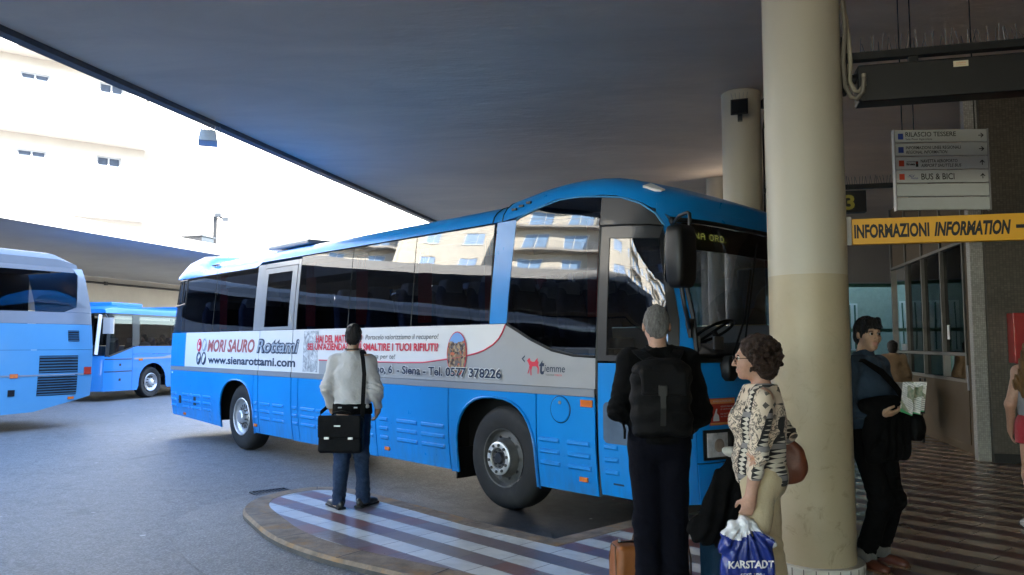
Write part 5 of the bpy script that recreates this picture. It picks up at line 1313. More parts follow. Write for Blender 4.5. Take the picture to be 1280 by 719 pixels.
# front
mb = MB(); rings = []
for z in (.30, .7, 1.1, 1.32):
    a = ks(.12, z); rings.append([(a[0], a[1], z), (a[0]-.10, .30, z), (a[0]-.16, 1.23, z), (a[0]-.10, 2.16, z), (a[0], 2.36, z)])
mb.loft(rings, closed=False, cap=False); mb.build('front_panel', M['blue_city'], cb_, smooth=50)
mb = MB(); rings = []
for z in (1.34, 2.0, 2.54):
    a = ks(.14, z); rings.append([(a[0], a[1]+.02, z), (a[0]-.09, .30, z), (a[0]-.15, 1.23, z), (a[0]-.09, 2.16, z), (a[0], 2.34, z)])
mb.loft(rings, closed=False, cap=False); mb.build('windscreen', M['city_glass'], cb_, smooth=50)
mb = MB(); mb.tube([(.02, .20, 1.36), (.16, .22, 2.52)], .05, 8); mb.build('corner_post', M['white'], cb_, smooth=60)
mb = MB(); mb.loft([[(-.02+x, -.24+y, z) for x, y in rrect(.16, .30, .05)] for z in (1.96, 2.0, 2.38, 2.42)]); wm = mb.build('wing_mirror', M['lgrey'], cb_, smooth=40)
mb = MB(); mb.tube([(.16, .05, 2.5), (.0, -.1, 2.52), (-.02, -.2, 2.40)], .02, 8); mb.build('mirror_arm', M['dgrey'], wm)
oval_m = MB(); oval_m.lathe([(0, .002), (.11, .002)], 24, M=Matrix.Translation((3.05, -.012, 1.42)) @ Matrix.Rotation(R(90), 4, 'X')); rb_ = oval_m.build('roundel', M['white'], cb_)
oval_m = MB(); oval_m.lathe([(0, .004), (.05, .004)], 3, M=Matrix.Translation((3.05, -.012, 1.42)) @ Matrix.Rotation(R(90), 4, 'X')); oval_m.build('roundel_mark', mat('green_mark', (.05, .25, .12), .5), rb_)
for x in (2.12, 7.8): plain_wheel(cb_, (x, .06, .48), -1, .48)
st = seat
for x, y in ((2.25, .5), (3.05, .5), (3.85, .5), (4.65, .5), (2.25, 1.9), (3.05, 1.9), (3.85, 1.9)):
    s2 = dup(seat, cb_); s2.location = (x, y, -.55); s2.rotation_euler = (0, 0, 0)
# ================================================================== SIGNS UNDER THE CANOPY
SD = Vector((.97, -.245, 0)).normalized()
def sign_frame(o): return wall_frame(o, SD, Vector((SD.y, -SD.x, 0)) if SD.y*0 - SD.x < 0 else Vector((-SD.y, SD.x, 0)))
# ---- yellow information sign
o = Vector((CX, CY, 0)) + SD*.275
fY = sign_frame((o.x, o.y, 0))
t = thing('information_sign', 'long yellow sign reading informazioni information fixed to the near column', 'sign')
mb = MB(); mb.box2((.02, -.03, 2.232), (2.35, .03, 2.410), M=fY); mb.build('sign_panel', M['yellow'], t, bevel=.004)
mb = MB(); mb.box2((-.03, -.012, 2.23), (.02, .012, 2.43), M=fY); mb.build('bracket', M['lgrey'], t, bevel=.003)
fnY = lambda x, y, z: tuple(fY @ Vector((x, .0315, y)))
mb = MB(); letters(mb, 'INFORMAZIONI', .032, 2.279, .47, .086, fnY, bold=.04, base=1); letters(mb, 'INFORMATION', .532, 2.279, .46, .086, fnY, bold=.045, shear=.25, base=1)
mb.add([fnY(x, y, 0) for x, y in ((1.02, 2.311), (1.16, 2.311), (1.16, 2.286), (1.24, 2.323), (1.16, 2.360), (1.16, 2.335), (1.02, 2.335))], [(0, 1, 2, 3, 4, 5, 6)])
mb.build('lettering', M['ink'], t, weld=False)
# ---- black departures display on a beam
t = thing('departures_display', 'black departures display box hanging from a beam fixed to the near column', 'display board')
fD = sign_frame((o.x, o.y, 0))
mb = MB(); mb.box2((-.02, -.035, 3.53), (3.2, .035, 3.585), M=fD); mb.box2((-.02, -.05, 3.30), (.02, .05, 3.70), M=fD); mb.build('beam', M['dark_metal'], t, bevel=.004)
mb = MB(); mb.box2((.08, -.085, 3.215), (2.6, .085, 3.475), M=fD); dsp2 = mb.build('housing', M['black'], t, bevel=.012)
mb = MB(); mb.box2((.10, -.089, 3.235), (2.58, -.086, 3.455), M=fD); mb.build('screen', mat('dark_screen', (.01, .01, .01), .2), t)
for u in (.45, 1.2, 2.0):
    mb = MB(); mb.box2((u-.03, -.02, 3.476), (u+.03, .02, 3.53), M=fD); mb.build('hanger', M['dark_metal'], t)
mb = MB(); mb.tube([tuple(fD @ Vector(p)) for p in ((.0, .0, 3.40), (.08, 0, 3.40))], .035, 10); mb.build('hinge', M['dark_metal'], t)
mb = MB(); mb.box2((.675, .0855, 3.408), (.765, .088, 3.448), M=fD); stk = mb.build('sticker', mat('cream_sticker', (.70, .62, .45), .5), t)
mb = MB(); letters(mb, 'AMBRA', .69, 3.428, .06, .011, lambda x, y, z: tuple(fD @ Vector((x, .0892, y)))); letters(mb, 'led display', .69, 3.414, .06, .008, lambda x, y, z: tuple(fD @ Vector((x, .0892, y)))); mb.build('lettering', M['notice_orange'], stk, weld=False)
rs = random.Random(3); mb = MB()
for k in range(110):
    u = .12 + k*.028 + rs.uniform(-.008, .008); h = rs.uniform(.08, .125)
    mb.tube([tuple(fD @ Vector((u, rs.uniform(-.02, .02), 3.586))), tuple(fD @ Vector((u+rs.uniform(-.02, .02), rs.uniform(-.06, .06), 3.586+h)))], .0025, 4)
sp = mb.build('bird_spikes', mat('spike_wire', (.12, .12, .12), .4, .7), t); sp['kind'] = 'stuff'
# ---- white directory sign
YD = 7.35
def at_depth(px, py, Y):              # measuring helper: world point of an image position at a given distance
    a = (px-640)/960; b = -(py-359.5)/960; th = math.atan(70.5/960)
    r = Vector((a, math.cos(th)-b*math.sin(th), math.sin(th)+b*math.cos(th))); k = Y/r.y
    return Vector((0, 0, 1.55)) + r*k
pl = at_depth(1122, 265, YD)
DW, DZ0, DZ1 = .865, 2.835, 3.63
fS = wall_frame((pl.x, pl.y, 0), Vector((1, -.06, 0)).normalized(), Vector((-.06, -1, 0)).normalized())
t = thing('directory_sign', 'white six-panel directory sign hanging in front of the slim mosaic pillar', 'sign')
ph = (DZ1-DZ0)/6; rows = []
for k in range(6):
    mb = MB(); mb.box2((.004*k*0, -.035, DZ1-(k+1)*ph+.006), (DW, .0, DZ1-k*ph-.004), M=fS); rows.append(mb.build('sign_panel', M['sign_white'], t, bevel=.004))
mb = MB(); mb.box2((-.012, -.05, DZ0), (-.002, .008, DZ1), M=fS); mb.box2((DW+.002, -.05, DZ0), (DW+.012, .008, DZ1), M=fS); mb.build('side_rail', M['lgrey'], t)
for u in (.08, .19, DW-.1): mb = MB(); mb.tube([tuple(fS @ Vector((u, -.02, DZ1))), tuple(fS @ Vector((u, -.02, 4.99)))], .006, 6); mb.build('hanger', M['dark_metal'], t)
fnS = lambda x, y, z: tuple(fS @ Vector((x, .0025, y)))
def sq(u0, z0, w, h, m, par): 
    mb = MB(); mb.add([fnS(u0, z0, 0), fnS(u0+w, z0, 0), fnS(u0+w, z0+h, 0), fnS(u0, z0+h, 0)], [(0, 1, 2, 3)]); mb.build('colour_square', M[m], par)
def txt(par, s, u, z, w, h, m='ink', bold=.012, shear=0): mb = MB(); letters(mb, s, u, z, w, h, fnS, bold=bold, shear=shear, base=1); mb.build('lettering', M[m], par, weld=False)
def arrow(par, up):
    cx_, cz_ = DW-.055, 0; mb = MB()
    zc = {0: DZ1-.5*ph, 1: DZ1-1.5*ph, 2: DZ1-2.5*ph, 3: DZ1-3.5*ph}[rows.index(par)]
    base_ = [(-.026, -.004), (.008, -.004), (-.006, -.018), (.0, -.024), (.026, 0), (.0, .024), (-.006, .018), (.008, .004), (-.026, .004)]
    pts = [(-y, x) if up else (x, y) for x, y in base_]
    mb.add([fnS(cx_+x, zc+y, 0) for x, y in pts], [tuple(range(9))]); mb.build('arrow', M['ink'], par)
zb = [DZ1-(k+1)*ph for k in range(6)]
sq(.028, zb[0]+.035, .05, .058, 'sign_blue', rows[0]); txt(rows[0], 'RILASCIO TESSERE', .10, zb[0]+.062, .475, .044); txt(rows[0], 'Sala Passi Agevolata', .10, zb[0]+.028, .25, .018, bold=.004); arrow(rows[0], False)
sq(.028, zb[1]+.035, .05, .058, 'sign_blue', rows[1]); txt(rows[1], 'INFORMAZIONI LINEE REGIONALI', .10, zb[1]+.070, .515, .030); txt(rows[1], 'REGIONAL INFORMATION', .10, zb[1]+.026, .39, .030, shear=.25); arrow(rows[1], False)
sq(.028, zb[2]+.035, .05, .058, 'sign_red', rows[2]); txt(rows[2], 'NAVETTA AEROPORTO', .235, zb[2]+.070, .345, .030); txt(rows[2], 'AIRPORT SHUTTLE BUS', .235, zb[2]+.026, .38, .030, shear=.25); arrow(rows[2], True)
txt(rows[2], 'volainbus', .10, zb[2]+.073, .105, .016, bold=.01); txt(rows[2], 'linea', .10, zb[2]+.045, .08, .024, bold=.03); sq(.188, zb[2]+.028, .022, .055, 'ink', rows[2]); sq(.192, zb[2]+.060, .014, .018, 'sign_red', rows[2])
sq(.028, zb[3]+.035, .05, .058, 'sign_red', rows[3]); txt(rows[3], 'BUS & BICI', .235, zb[3]+.036, .31, .058); arrow(rows[3], True)
for dz, s in ((.062, 'Si'), (.040, 'Pedala')): txt(rows[3], s, .105+(.03 if dz < .05 else 0), zb[3]+dz, .07, .022, 'sign_blue', 0, .3)
# ---- bay number sign behind the near column, on its own beam from the second column
o2 = C2 + SD*.275
fN = sign_frame((o2.x, o2.y, 0))
t = thing('bay_number_sign', 'small black sign with a yellow number three hanging beyond the near column', 'sign')
mb = MB(); mb.box2((0, -.03, 3.60), (1.62, .03, 3.66), M=fN); mb.build('beam', M['dark_metal'], t)
p3 = at_depth(1063.5, 269.5, C2.y-.3); u3 = (p3 - o2).dot(SD) - .09
mb = MB(); mb.box2((.12, -.06, 3.28), (u3+.27, .06, 3.57), M=fN); mb.build('sign_panel', M['black'], t, bevel=.006)
mb = MB(); letters(mb, '3', u3, 3.315, .125, .20, lambda x, y, z: tuple(fN @ Vector((x, .063, y))), bold=.03); mb.build('lettering', mat('yellow_digit', (.40, .34, .05), .4), t, weld=False)
mb = MB()
for k in range(50): mb.tube([tuple(fN @ Vector((.1+k*.03, 0, 3.66))), tuple(fN @ Vector((.1+k*.03+rs.uniform(-.02, .02), rs.uniform(-.05, .05), 3.77)))], .003, 4)
sp = mb.build('bird_spikes', bpy.data.materials['spike_wire'], t); sp['kind'] = 'stuff'
# ================================================================== PEOPLE: one smooth surface each, grown from a distance field
def V(*a): return np.array(a, dtype=np.float64)
def _unit(v): v = np.asarray(v, float); return v/np.linalg.norm(v)
class Field:
    def __init__(s, lo, hi, h):
        s.lo = np.array(lo, float); s.h = h; s.n = np.ceil((np.array(hi, float)-s.lo)/h).astype(int)+1
        s.F = np.full(s.n, 1.0, np.float32)
        s.ax = [s.lo[i] + h*np.arange(s.n[i]) for i in range(3)]
    def _sub(s, lo, hi):
        a = np.clip(np.floor((np.array(lo)-s.lo)/s.h).astype(int), 0, s.n); b = np.clip(np.ceil((np.array(hi)-s.lo)/s.h).astype(int)+1, 0, s.n)
        sl = tuple(slice(a[i], b[i]) for i in range(3))
        if any(a[i] >= b[i] for i in range(3)): return None, None
        return sl, np.meshgrid(*[s.ax[i][sl[i]] for i in range(3)], indexing='ij')
    def _mix(s, sl, d, k, op):
        c = s.F[sl]
        if op == 's':
            d = -d; hh = np.clip(.5 - .5*(d-c)/max(k, 1e-5)*-1*-1, 0, 1) if False else None
            m = np.maximum(c, d); e = np.maximum(k-np.abs(c-d), 0)/max(k, 1e-5); s.F[sl] = m + e*e*k*.25
        else:
            m = np.minimum(c, d); e = np.maximum(k-np.abs(c-d), 0)/max(k, 1e-5); s.F[sl] = m - e*e*k*.25
    def cone(s, a, b, ra, rb, k=.03, sc=(1, 1, 1), op='u'):
        a = np.array(a, float); b = np.array(b, float); sc = np.array(sc, float); r = max(ra, rb); m = r*max(1, sc.max())+k+.02
        sl, X = s._sub(np.minimum(a, b)-m, np.maximum(a, b)+m)
        if sl is None: return s
        p = [(X[i]-a[i])/sc[i] for i in range(3)]; ba = (b-a)/sc; L = (ba**2).sum()+1e-9
        t = np.clip((p[0]*ba[0]+p[1]*ba[1]+p[2]*ba[2])/L, 0, 1)
        d = np.sqrt(sum((p[i]-ba[i]*t)**2 for i in range(3))) - (ra+(rb-ra)*t)
        s._mix(sl, d.astype(np.float32), k, op); return s
    def chain(s, pts, rs, k=.03, sc=(1, 1, 1)):
        for i in range(len(pts)-1): s.cone(pts[i], pts[i+1], rs[i], rs[i+1], k, sc)
        return s
    def ell(s, c, r, k=.03, rot=None, op='u'):
        c = np.array(c, float); r = np.array(r, float); m = r.max()+k+.03
        sl, X = s._sub(c-m, c+m)
        if sl is None: return s
        p = [X[i]-c[i] for i in range(3)]
        if rot is not None: p = [sum(rot[j][i]*p[j] for j in range(3)) for i in range(3)]     # rot columns = local axes
        k0 = np.sqrt(sum((p[i]/r[i])**2 for i in range(3))); k1 = np.sqrt(sum((p[i]/r[i]**2)**2 for i in range(3)))+1e-6
        s._mix(sl, (k0*(k0-1)/k1).astype(np.float32), k, op); return s
    def box(s, c, hf, r, k=.01, rot=None, op='u'):
        c = np.array(c, float); hf = np.array(hf, float); m = np.linalg.norm(hf)+k+.03
        sl, X = s._sub(c-m, c+m)
        if sl is None: return s
        p = [X[i]-c[i] for i in range(3)]
        if rot is not None: p = [sum(rot[j][i]*p[j] for j in range(3)) for i in range(3)]
        q = [np.abs(p[i])-hf[i]+r for i in range(3)]
        d = np.sqrt(sum(np.maximum(v, 0)**2 for v in q)) + np.minimum(np.maximum(q[0], np.maximum(q[1], q[2])), 0) - r
        s._mix(sl, d.astype(np.float32), k, op); return s
    def cut(s, o, n, k=.008):
        """keep the side the normal points away from"""
        n = _unit(n); X = np.meshgrid(*s.ax, indexing='ij'); d = ((X[0]-o[0])*n[0]+(X[1]-o[1])*n[1]+(X[2]-o[2])*n[2]).astype(np.float32)
        c = s.F; m = np.maximum(c, d); e = np.maximum(k-np.abs(c-d), 0)/k; s.F = m + e*e*k*.25; return s
    def noise(s, amp, fr, seed=0, band=.05, oct=2, warp=None, ridge=False):
        idx = np.nonzero(np.abs(s.F) < band)
        P = np.stack([s.ax[i][idx[i]] for i in range(3)], 1); tot = 0; a = amp; f = np.array(fr, float)*np.ones(3)
        rg = np.random.default_rng(seed)
        if warp is not None: P = warp(P)
        for o in range(oct):
            tab = rg.random(4096); q = P*f + rg.random(3)*50; i = np.floor(q).astype(int); u = q-i; u = u*u*(3-2*u); v = 0
            for dx in (0, 1):
                for dy in (0, 1):
                    for dz in (0, 1):
                        hsh = ((i[:, 0]+dx)*73856093 ^ (i[:, 1]+dy)*19349663 ^ (i[:, 2]+dz)*83492791) & 4095
                        v = v + tab[hsh]*(u[:, 0] if dx else 1-u[:, 0])*(u[:, 1] if dy else 1-u[:, 1])*(u[:, 2] if dz else 1-u[:, 2])
            tot = tot + (a*(np.abs(v-.5)*4-1)*-1 if ridge else a*(v-.5)*2); a *= .5; f = f*2.1
        s.F[idx] += tot.astype(np.float32); return s
    def fold(s, fn):
        idx = np.nonzero(np.abs(s.F) < .05); P = [s.ax[i][idx[i]] for i in range(3)]; s.F[idx] += fn(*P).astype(np.float32); return s
    def nets(s, relax=2):
        F = s.F; I = F < 0; n = s.n
        c = I[:-1, :-1, :-1].astype(np.int8)
        for dx, dy, dz in [(0,0,1),(0,1,0),(0,1,1),(1,0,0),(1,0,1),(1,1,0),(1,1,1)]:
            c = c + I[dx:n[0]-1+dx, dy:n[1]-1+dy, dz:n[2]-1+dz]
        act = (c > 0) & (c < 8); ids = np.full(act.shape, -1, np.int64); cells = np.argwhere(act); ids[act] = np.arange(len(cells))
        sm = np.zeros((len(cells), 3)); ct = np.zeros(len(cells))
        cor = [(x, y, z) for x in (0, 1) for y in (0, 1) for z in (0, 1)]
        val = {q: F[cells[:, 0]+q[0], cells[:, 1]+q[1], cells[:, 2]+q[2]].astype(float) for q in cor}
        for q in cor:
            for a in range(3):
                if q[a] == 0:
                    r = list(q); r[a] = 1; r = tuple(r); f0, f1 = val[q], val[r]; m = (f0 < 0) != (f1 < 0)
                    t = np.where(m, f0/np.where(m, f0-f1, 1), 0); pt = np.tile(np.array(q, float), (len(cells), 1)); pt[:, a] = t
                    sm[m] += pt[m]; ct[m] += 1
        pos = s.lo + s.h*(cells + sm/ct[:, None])
        quads = []
        for a in range(3):
            b, d = (a+1) % 3, (a+2) % 3
            sl0 = [slice(None)]*3; sl1 = [slice(None)]*3; sl0[a] = slice(0, -1); sl1[a] = slice(1, None)
            A = I[tuple(sl0)]; B = I[tuple(sl1)]; e = np.argwhere(A != B)
            e = e[(e[:, b] > 0) & (e[:, d] > 0) & (e[:, b] < n[b]-1) & (e[:, d] < n[d]-1)]
            fl = A[e[:, 0], e[:, 1], e[:, 2]]
            def cid(ob, od):
                q = e.copy(); q[:, b] -= ob; q[:, d] -= od; return ids[q[:, 0], q[:, 1], q[:, 2]]
            Q = np.stack([cid(1, 1), cid(0, 1), cid(0, 0), cid(1, 0)], 1); Q[~fl] = Q[~fl][:, ::-1]; quads.append(Q)
        Q = np.concatenate(quads)
        for _ in range(relax):
            acc = np.zeros_like(pos); cnt = np.zeros(len(pos))
            for i in range(4):
                j = (i+1) % 4; np.add.at(acc, Q[:, i], pos[Q[:, j]]); np.add.at(acc, Q[:, j], pos[Q[:, i]]); np.add.at(cnt, Q[:, i], 1); np.add.at(cnt, Q[:, j], 1)
            pos = pos*.5 + .5*acc/np.maximum(cnt, 1)[:, None]
        return pos, Q
    def mesh(s, name, mats, parent, relax=2, pick=None, keep=1):
        pos, Q = s.nets(relax)
        me = bpy.data.meshes.new(name); me.vertices.add(len(pos)); me.vertices.foreach_set('co', pos.astype(np.float32).ravel())
        me.loops.add(4*len(Q)); me.loops.foreach_set('vertex_index', Q.astype(np.int32).ravel())
        me.polygons.add(len(Q)); me.polygons.foreach_set('loop_start', np.arange(0, 4*len(Q), 4, dtype=np.int32))
        try: me.polygons.foreach_set('loop_total', np.full(len(Q), 4, np.int32))
        except Exception: pass
        me.update(calc_edges=True); me.validate()
        mats = mats if isinstance(mats, (list, tuple)) else [mats]
        for m in mats: me.materials.append(m)
        if pick is not None:
            cen = pos[Q].mean(1); me.polygons.foreach_set('material_index', pick(cen).astype(np.int32))
        me.shade_smooth()
        o = bpy.data.objects.new(name, me); C.objects.link(o)
        if parent is not None: o.parent = parent
        return o
def bound(*pts, pad=.12):
    A = np.array(pts, float); return A.min(0)-pad, A.max(0)+pad

def skin_mat(name, col, rough=.5):
    t = NT(name); n = t.noise(60, 4, .6); t.set(Base_Color=t.ramp(n, [(.3, tuple(c*.88 for c in col)), (.7, tuple(min(1, c*1.08) for c in col))]), Roughness=rough, Subsurface_Weight=.12)
    t.b.inputs['Subsurface Radius'].default_value = (.02, .008, .004); t.bump(t.noise(200, 3), .08, .002); return t.m
def cloth_mat(name, col, rough=.85, var=.12, weave=420, bump=.25, sheen=.2, wear=None):
    t = NT(name); n = t.noise(7, 5, .65); c = t.ramp(n, [(.3, tuple(q*(1-var) for q in col)), (.7, tuple(min(1, q*(1+var)) for q in col))])
    if wear: c = t.mix(t.ramp(t.noise(wear[1], 5, .7), [(.5, (0, 0, 0)), (.75, (.8, .8, .8))]), c, wear[0])
    t.set(Base_Color=c, Roughness=rough, Sheen_Weight=sheen, Specular_IOR_Level=.12)
    t.bump(t.math('ADD', t.noise(weave, 2), t.math('MULTIPLY', t.noise(13, 6, .68, dist=.8), 5.0)), min(1, bump*1.6), .010); return t.m
M['skin_light'] = skin_mat('fair_skin', (.46, .265, .19)); M['skin_tan'] = skin_mat('olive_skin', (.42, .26, .17))
M['lips'] = skin_mat('lips', (.46, .22, .17), .4); M['eye_white'] = mat('eye_white', (.72, .70, .67), .25); M['iris'] = mat('dark_iris', (.02, .012, .008), .15)
def hair_mat(name, a, b, sc=(40, 40, 8), rough=.5):
    t = NT(name); mp = t.new('ShaderNodeMapping'); mp.inputs['Scale'].default_value = sc; t.ln(t.coord(), mp.inputs[0])
    n = t.noise(1.6, 6, .7, vec=mp.outputs[0], dist=.7); t.set(Base_Color=t.ramp(n, [(.3, a), (.7, b)]), Roughness=rough, Specular_IOR_Level=.35)
    t.bump(t.math('ADD', n, t.noise(5, 3, .7, vec=mp.outputs[0])), .9, .014); return t.m

def frame(yaw=0, pitch=0, roll=0):
    """columns: right, forward, up (yaw turns to the left)"""
    Rm = Matrix.Rotation(yaw, 3, 'Z') @ Matrix.Rotation(pitch, 3, 'X') @ Matrix.Rotation(roll, 3, 'Y'); return np.array(Rm)
def head(fd, c, A, sc=.93, fem=False, ears=True):
    r, f, u = A[:, 0]*sc, A[:, 1]*sc, A[:, 2]*sc; c = np.array(c, float)
    E = lambda dr, df, du, rad, k=.02, op='u': fd.ell(c+r*dr+f*df+u*du, np.array(rad)*sc, k, A, op)
    E(0, -.012, .030, (.077, .097, .104)); E(0, .030, -.048, (.057, .062, .070), .03); E(0, .068, -.098, (.024 if not fem else .019, .022, .018), .025)
    for q in (-1, 1):
        E(q*.040, .062, -.022, (.026, .024, .026), .03)
        E(q*.031, .104, .012, (.017, .012, .010), .010, 's')
        if ears: E(q*.080, -.008, -.002, (.009, .020, .031), .008)
    E(0, .083, .034, (.050, .016, .011), .02)
    fd.cone(c+f*.096+u*.018, c+f*.119-u*.026, .008*sc, .012*sc, .012); E(-.010, .104, -.030, (.008, .008, .007), .008); E(.010, .104, -.030, (.008, .008, .007), .008)
    E(0, .094, -.058, (.023, .011, .006), .006); E(0, .092, -.070, (.019, .011, .007), .006); E(0, .104, -.0635, (.024, .006, .0022), .003, 's')
def lips_pick(c, A, sc, n_extra=None):
    r, f, u = A[:, 0], A[:, 1], A[:, 2]
    def pk(cen):
        d = (cen-np.array(c))/sc; dr, df, du = d@r, d@f, d@u
        return ((np.abs(dr) < .024) & (df > .085) & (du < -.051) & (du > -.077)).astype(int)
    return pk
def eyes(parent, c, A, sc=.93, brow=None):
    r, f, u = [Vector(A[:, i]*sc) for i in range(3)]; c = Vector(c); iris = MB(); w = MB()
    for q in (-1, 1):
        e = c + r*(q*.031) + f*.0885 + u*.013
        Mx = axis_m(e, A[:, 1]); rad = .0128*sc
        prof = [(rad*math.sin(a), rad*math.cos(a)) for a in [PI*k/12 for k in range(13)]]
        w.lathe(prof[3:], 16, M=Mx); iris.lathe([(0, rad*1.02)] + [(p[0]*1.02, p[1]*1.02) for p in prof[1:5]], 16, M=Mx)
        for up in (1, -1):     # lids
            pass
    w.build('eye_whites', M['eye_white'], parent, smooth=180); iris.build('irises', M['iris'], parent, smooth=180)
    lid = MB(); bro = MB()
    for q in (-1, 1):
        pts = [c + r*(q*(.031+dx)) + f*(.0965-.16*abs(dx)) + u*(.013+.0085-8*dx*dx) for dx in (-.018, -.009, 0, .009, .018)]
        lid.tube([tuple(p) for p in pts], [.0008, .0014, .0016, .0014, .0008], 6)
        pts = [c + r*(q*(.031+dx)) + f*(.0945-.20*max(0, dx)) + u*(.034-.12*max(0, dx)) for dx in (-.020, -.008, .006, .020, .028)]
        bro.tube([tuple(p) for p in pts], [.002, .0042, .0045, .0032, .001], 6)
    lid.build('eyelashes', M['iris'], parent, smooth=180); bro.build('eyebrows', brow or M['iris'], parent, smooth=180)
def hand(fd, w, d, nrm, side, curl=.6, k=.008, sc=1.0, spread=.12, thumb_in=.4):
    """wrist w, finger direction d, palm normal nrm (palm faces it), side = direction to the thumb"""
    w = np.array(w, float); d = _unit(d); nrm = _unit(nrm - np.dot(nrm, d)*d); sd = np.cross(d, nrm); sd = sd if np.dot(sd, side) > 0 else -sd
    A = np.stack([sd, d, nrm], 1)
    fd.ell(w+d*.048*sc, np.array((.041, .055, .017))*sc, .02, A); fd.cone(w-d*.02, w+d*.03, .026*sc, .028*sc, .02)
    for i, (off, ln) in enumerate(((.030, .072), (.011, .082), (-.009, .077), (-.027, .060))):
        p = w + d*(.088-.004*abs(i-1.3))*sc + sd*off*sc; ang = 0; dirv = d + sd*spread*(off/.03)*.6
        for j, fr in enumerate((.42, .33, .25)):
            ang = curl*(.55+.55*j) * (1+.10*i)
            v = _unit(dirv)*math.cos(ang) + nrm*math.sin(ang); q = p + v*ln*fr*sc
            fd.cone(p, q, (.0098-.0008*j)*sc, (.0092-.0010*j)*sc, .004); p = q
    p = w + d*.022*sc + sd*.030*sc; v = _unit(sd*.75 + d*.65 + nrm*thumb_in*.5)
    q = p + v*.040*sc; fd.cone(p, q, .013*sc, .011*sc, .012); v2 = _unit(d*.9 + sd*.15 + nrm*thumb_in); fd.cone(q, q+v2*.034*sc, .0108*sc, .0085*sc, .005)

def fig(name_label, loc, rz, group=None): return thing('person', name_label, 'person', loc, rz, group)
def body(root, J, skinm, A, hc, fem=False, hands=(), h=.0068, hs=.93, ears=True, girth=1.0, brow=None, face=True):
    """J: joints dict (local). One continuous surface from crown to feet."""
    pts = list(J.values()) + [np.array(hc)+V(0, 0, .16), np.array(hc)-V(0, .15, 0), np.array(hc)+V(.12, .15, 0), np.array(hc)-V(.12, 0, 0)]
    lo, hi = bound(*pts, pad=.17); lo[2] = min(lo[2], -.01); f = Field(lo, hi, h)
    g = girth
    f.ell(J['pelvis'], (.155*g, .105*g, .13), .05); f.cone(J['pelvis'], J['chest'], .125*g, .135*g, .06, (1.12, .78, 1)); f.ell(J['chest'], (.158*g, .105*g, .18), .06)
    f.cone(J['sl'], J['sr'], .058, .058, .06); f.cone(J['neck'], np.array(hc)-A[:, 2]*.04-A[:, 1]*.015, .055 if not fem else .048, .052 if not fem else .046, .03)
    for s in 'lr':
        f.chain([J['s'+s], J['e'+s], J['w'+s]], [.052, .040, .028], .03)
        f.chain([J['h'+s], J['k'+s], J['a'+s]], [.083*g, .056, .038], .04)
        ft = J.get('t'+s, np.array(J['a'+s])+V(0, .15, -.05)); f.cone(np.array(J['a'+s])-V(0, .02, .04), ft, .035, .026, .03)
    head(f, hc, A, hs, fem, ears)
    for hd in hands: hand(f, **hd)
    pk = lips_pick(hc, A, hs)
    o = f.mesh('body', [skinm, M['lips']], root, 1, pk)
    if face: eyes(o, hc, A, hs, brow)
    return o
def trousers(root, J, m, waist, r=(.105, .078, .068), hip=(.175, .125), seed=1, h=.009, cuff=.05, amp=.006, extra=None, flare=0):
    pts = [J[k] for k in ('pelvis', 'hl', 'hr', 'kl', 'kr', 'al', 'ar')]; lo, hi = bound(*pts, pad=.22); f = Field(lo, hi, h)
    f.ell(J['pelvis'], (hip[0], hip[1], .16), .05); f.cone(np.array(J['pelvis'])+V(0, 0, .02), np.array(J['pelvis'])+V(0, 0, .16), hip[0]*.8, hip[0]*.78, .05, (1.1, .75, 1))
    for s in 'lr':
        a = np.array(J['a'+s]); kn = np.array(J['k'+s]); dn = _unit(a-kn)
        f.chain([J['h'+s], kn, a+dn*.03], r, .035)
    if extra: extra(f)
    def crease(x, y, z):
        out = np.zeros_like(z)
        for s in 'lr':
            a = np.array(J['a'+s]); kn = np.array(J['k'+s])
            d = np.exp(-((z-a[2]-.06)/.09)**2) * np.exp(-((x-a[0])**2+(y-a[1])**2)/.02)
            out += .006*d*np.sin(2*PI*(z+.35*(x-a[0])+.5*(y-a[1]))/.052)
            d = np.exp(-((z-kn[2])/.10)**2)*np.exp(-((x-kn[0])**2+(y-kn[1])**2)/.03); out += .004*d*np.sin(2*PI*(z+.6*(x-kn[0]))/.06)
        return out
    f.fold(crease).noise(amp, (9, 9, 5), seed).noise(.0065, (7, 7, 4.5), seed+50, ridge=True); f.cut((0, 0, waist), (0, 0, 1))
    for s in 'lr':
        pass
    zl = min(J['al'][2], J['ar'][2]) - .05 + cuff*0
    f.cut((0, 0, max(.012, zl)), (0, 0, -1))
    return f.mesh('trousers', m, root)
def shoes(root, J, m, sole=None, hgt=.085):
    for s in 'lr':
        a = np.array(J['a'+s]); t = np.array(J['t'+s]); d = _unit((t-a)*V(1, 1, 0)); sdv = np.cross(d, V(0, 0, 1)); A = np.stack([sdv, d, V(0, 0, 1)], 1)
        base = V(a[0], a[1], a[2]-.085)
        f = Field(*bound(base-d*.12, base+d*.28, base+V(0, 0, .14), pad=.09), .006)
        f.ell(base+d*-.02+V(0, 0, .045), (.042, .065, .055), .02, A); f.ell(base+d*.10+V(0, 0, .036), (.047, .085, .040), .03, A); f.ell(base+d*.165+V(0, 0, .030), (.042, .055, .032), .02, A); f.cone(base+V(0, 0, .06), base+V(0, 0, .10), .044, .042, .02)
        f.cut(base+V(0, 0, .008), (0, 0, -1)); f.cut(base+V(0, 0, .105), (0, 0, 1)); sh = f.mesh('shoe', m, root)
        f = Field(*bound(base-d*.10, base+d*.24, pad=.07), .006)
        f.box(base+d*.065+V(0, 0, .010), (.044, .150, .011), .010, .004, A); f.mesh('sole', sole or M['rubber'], sh)
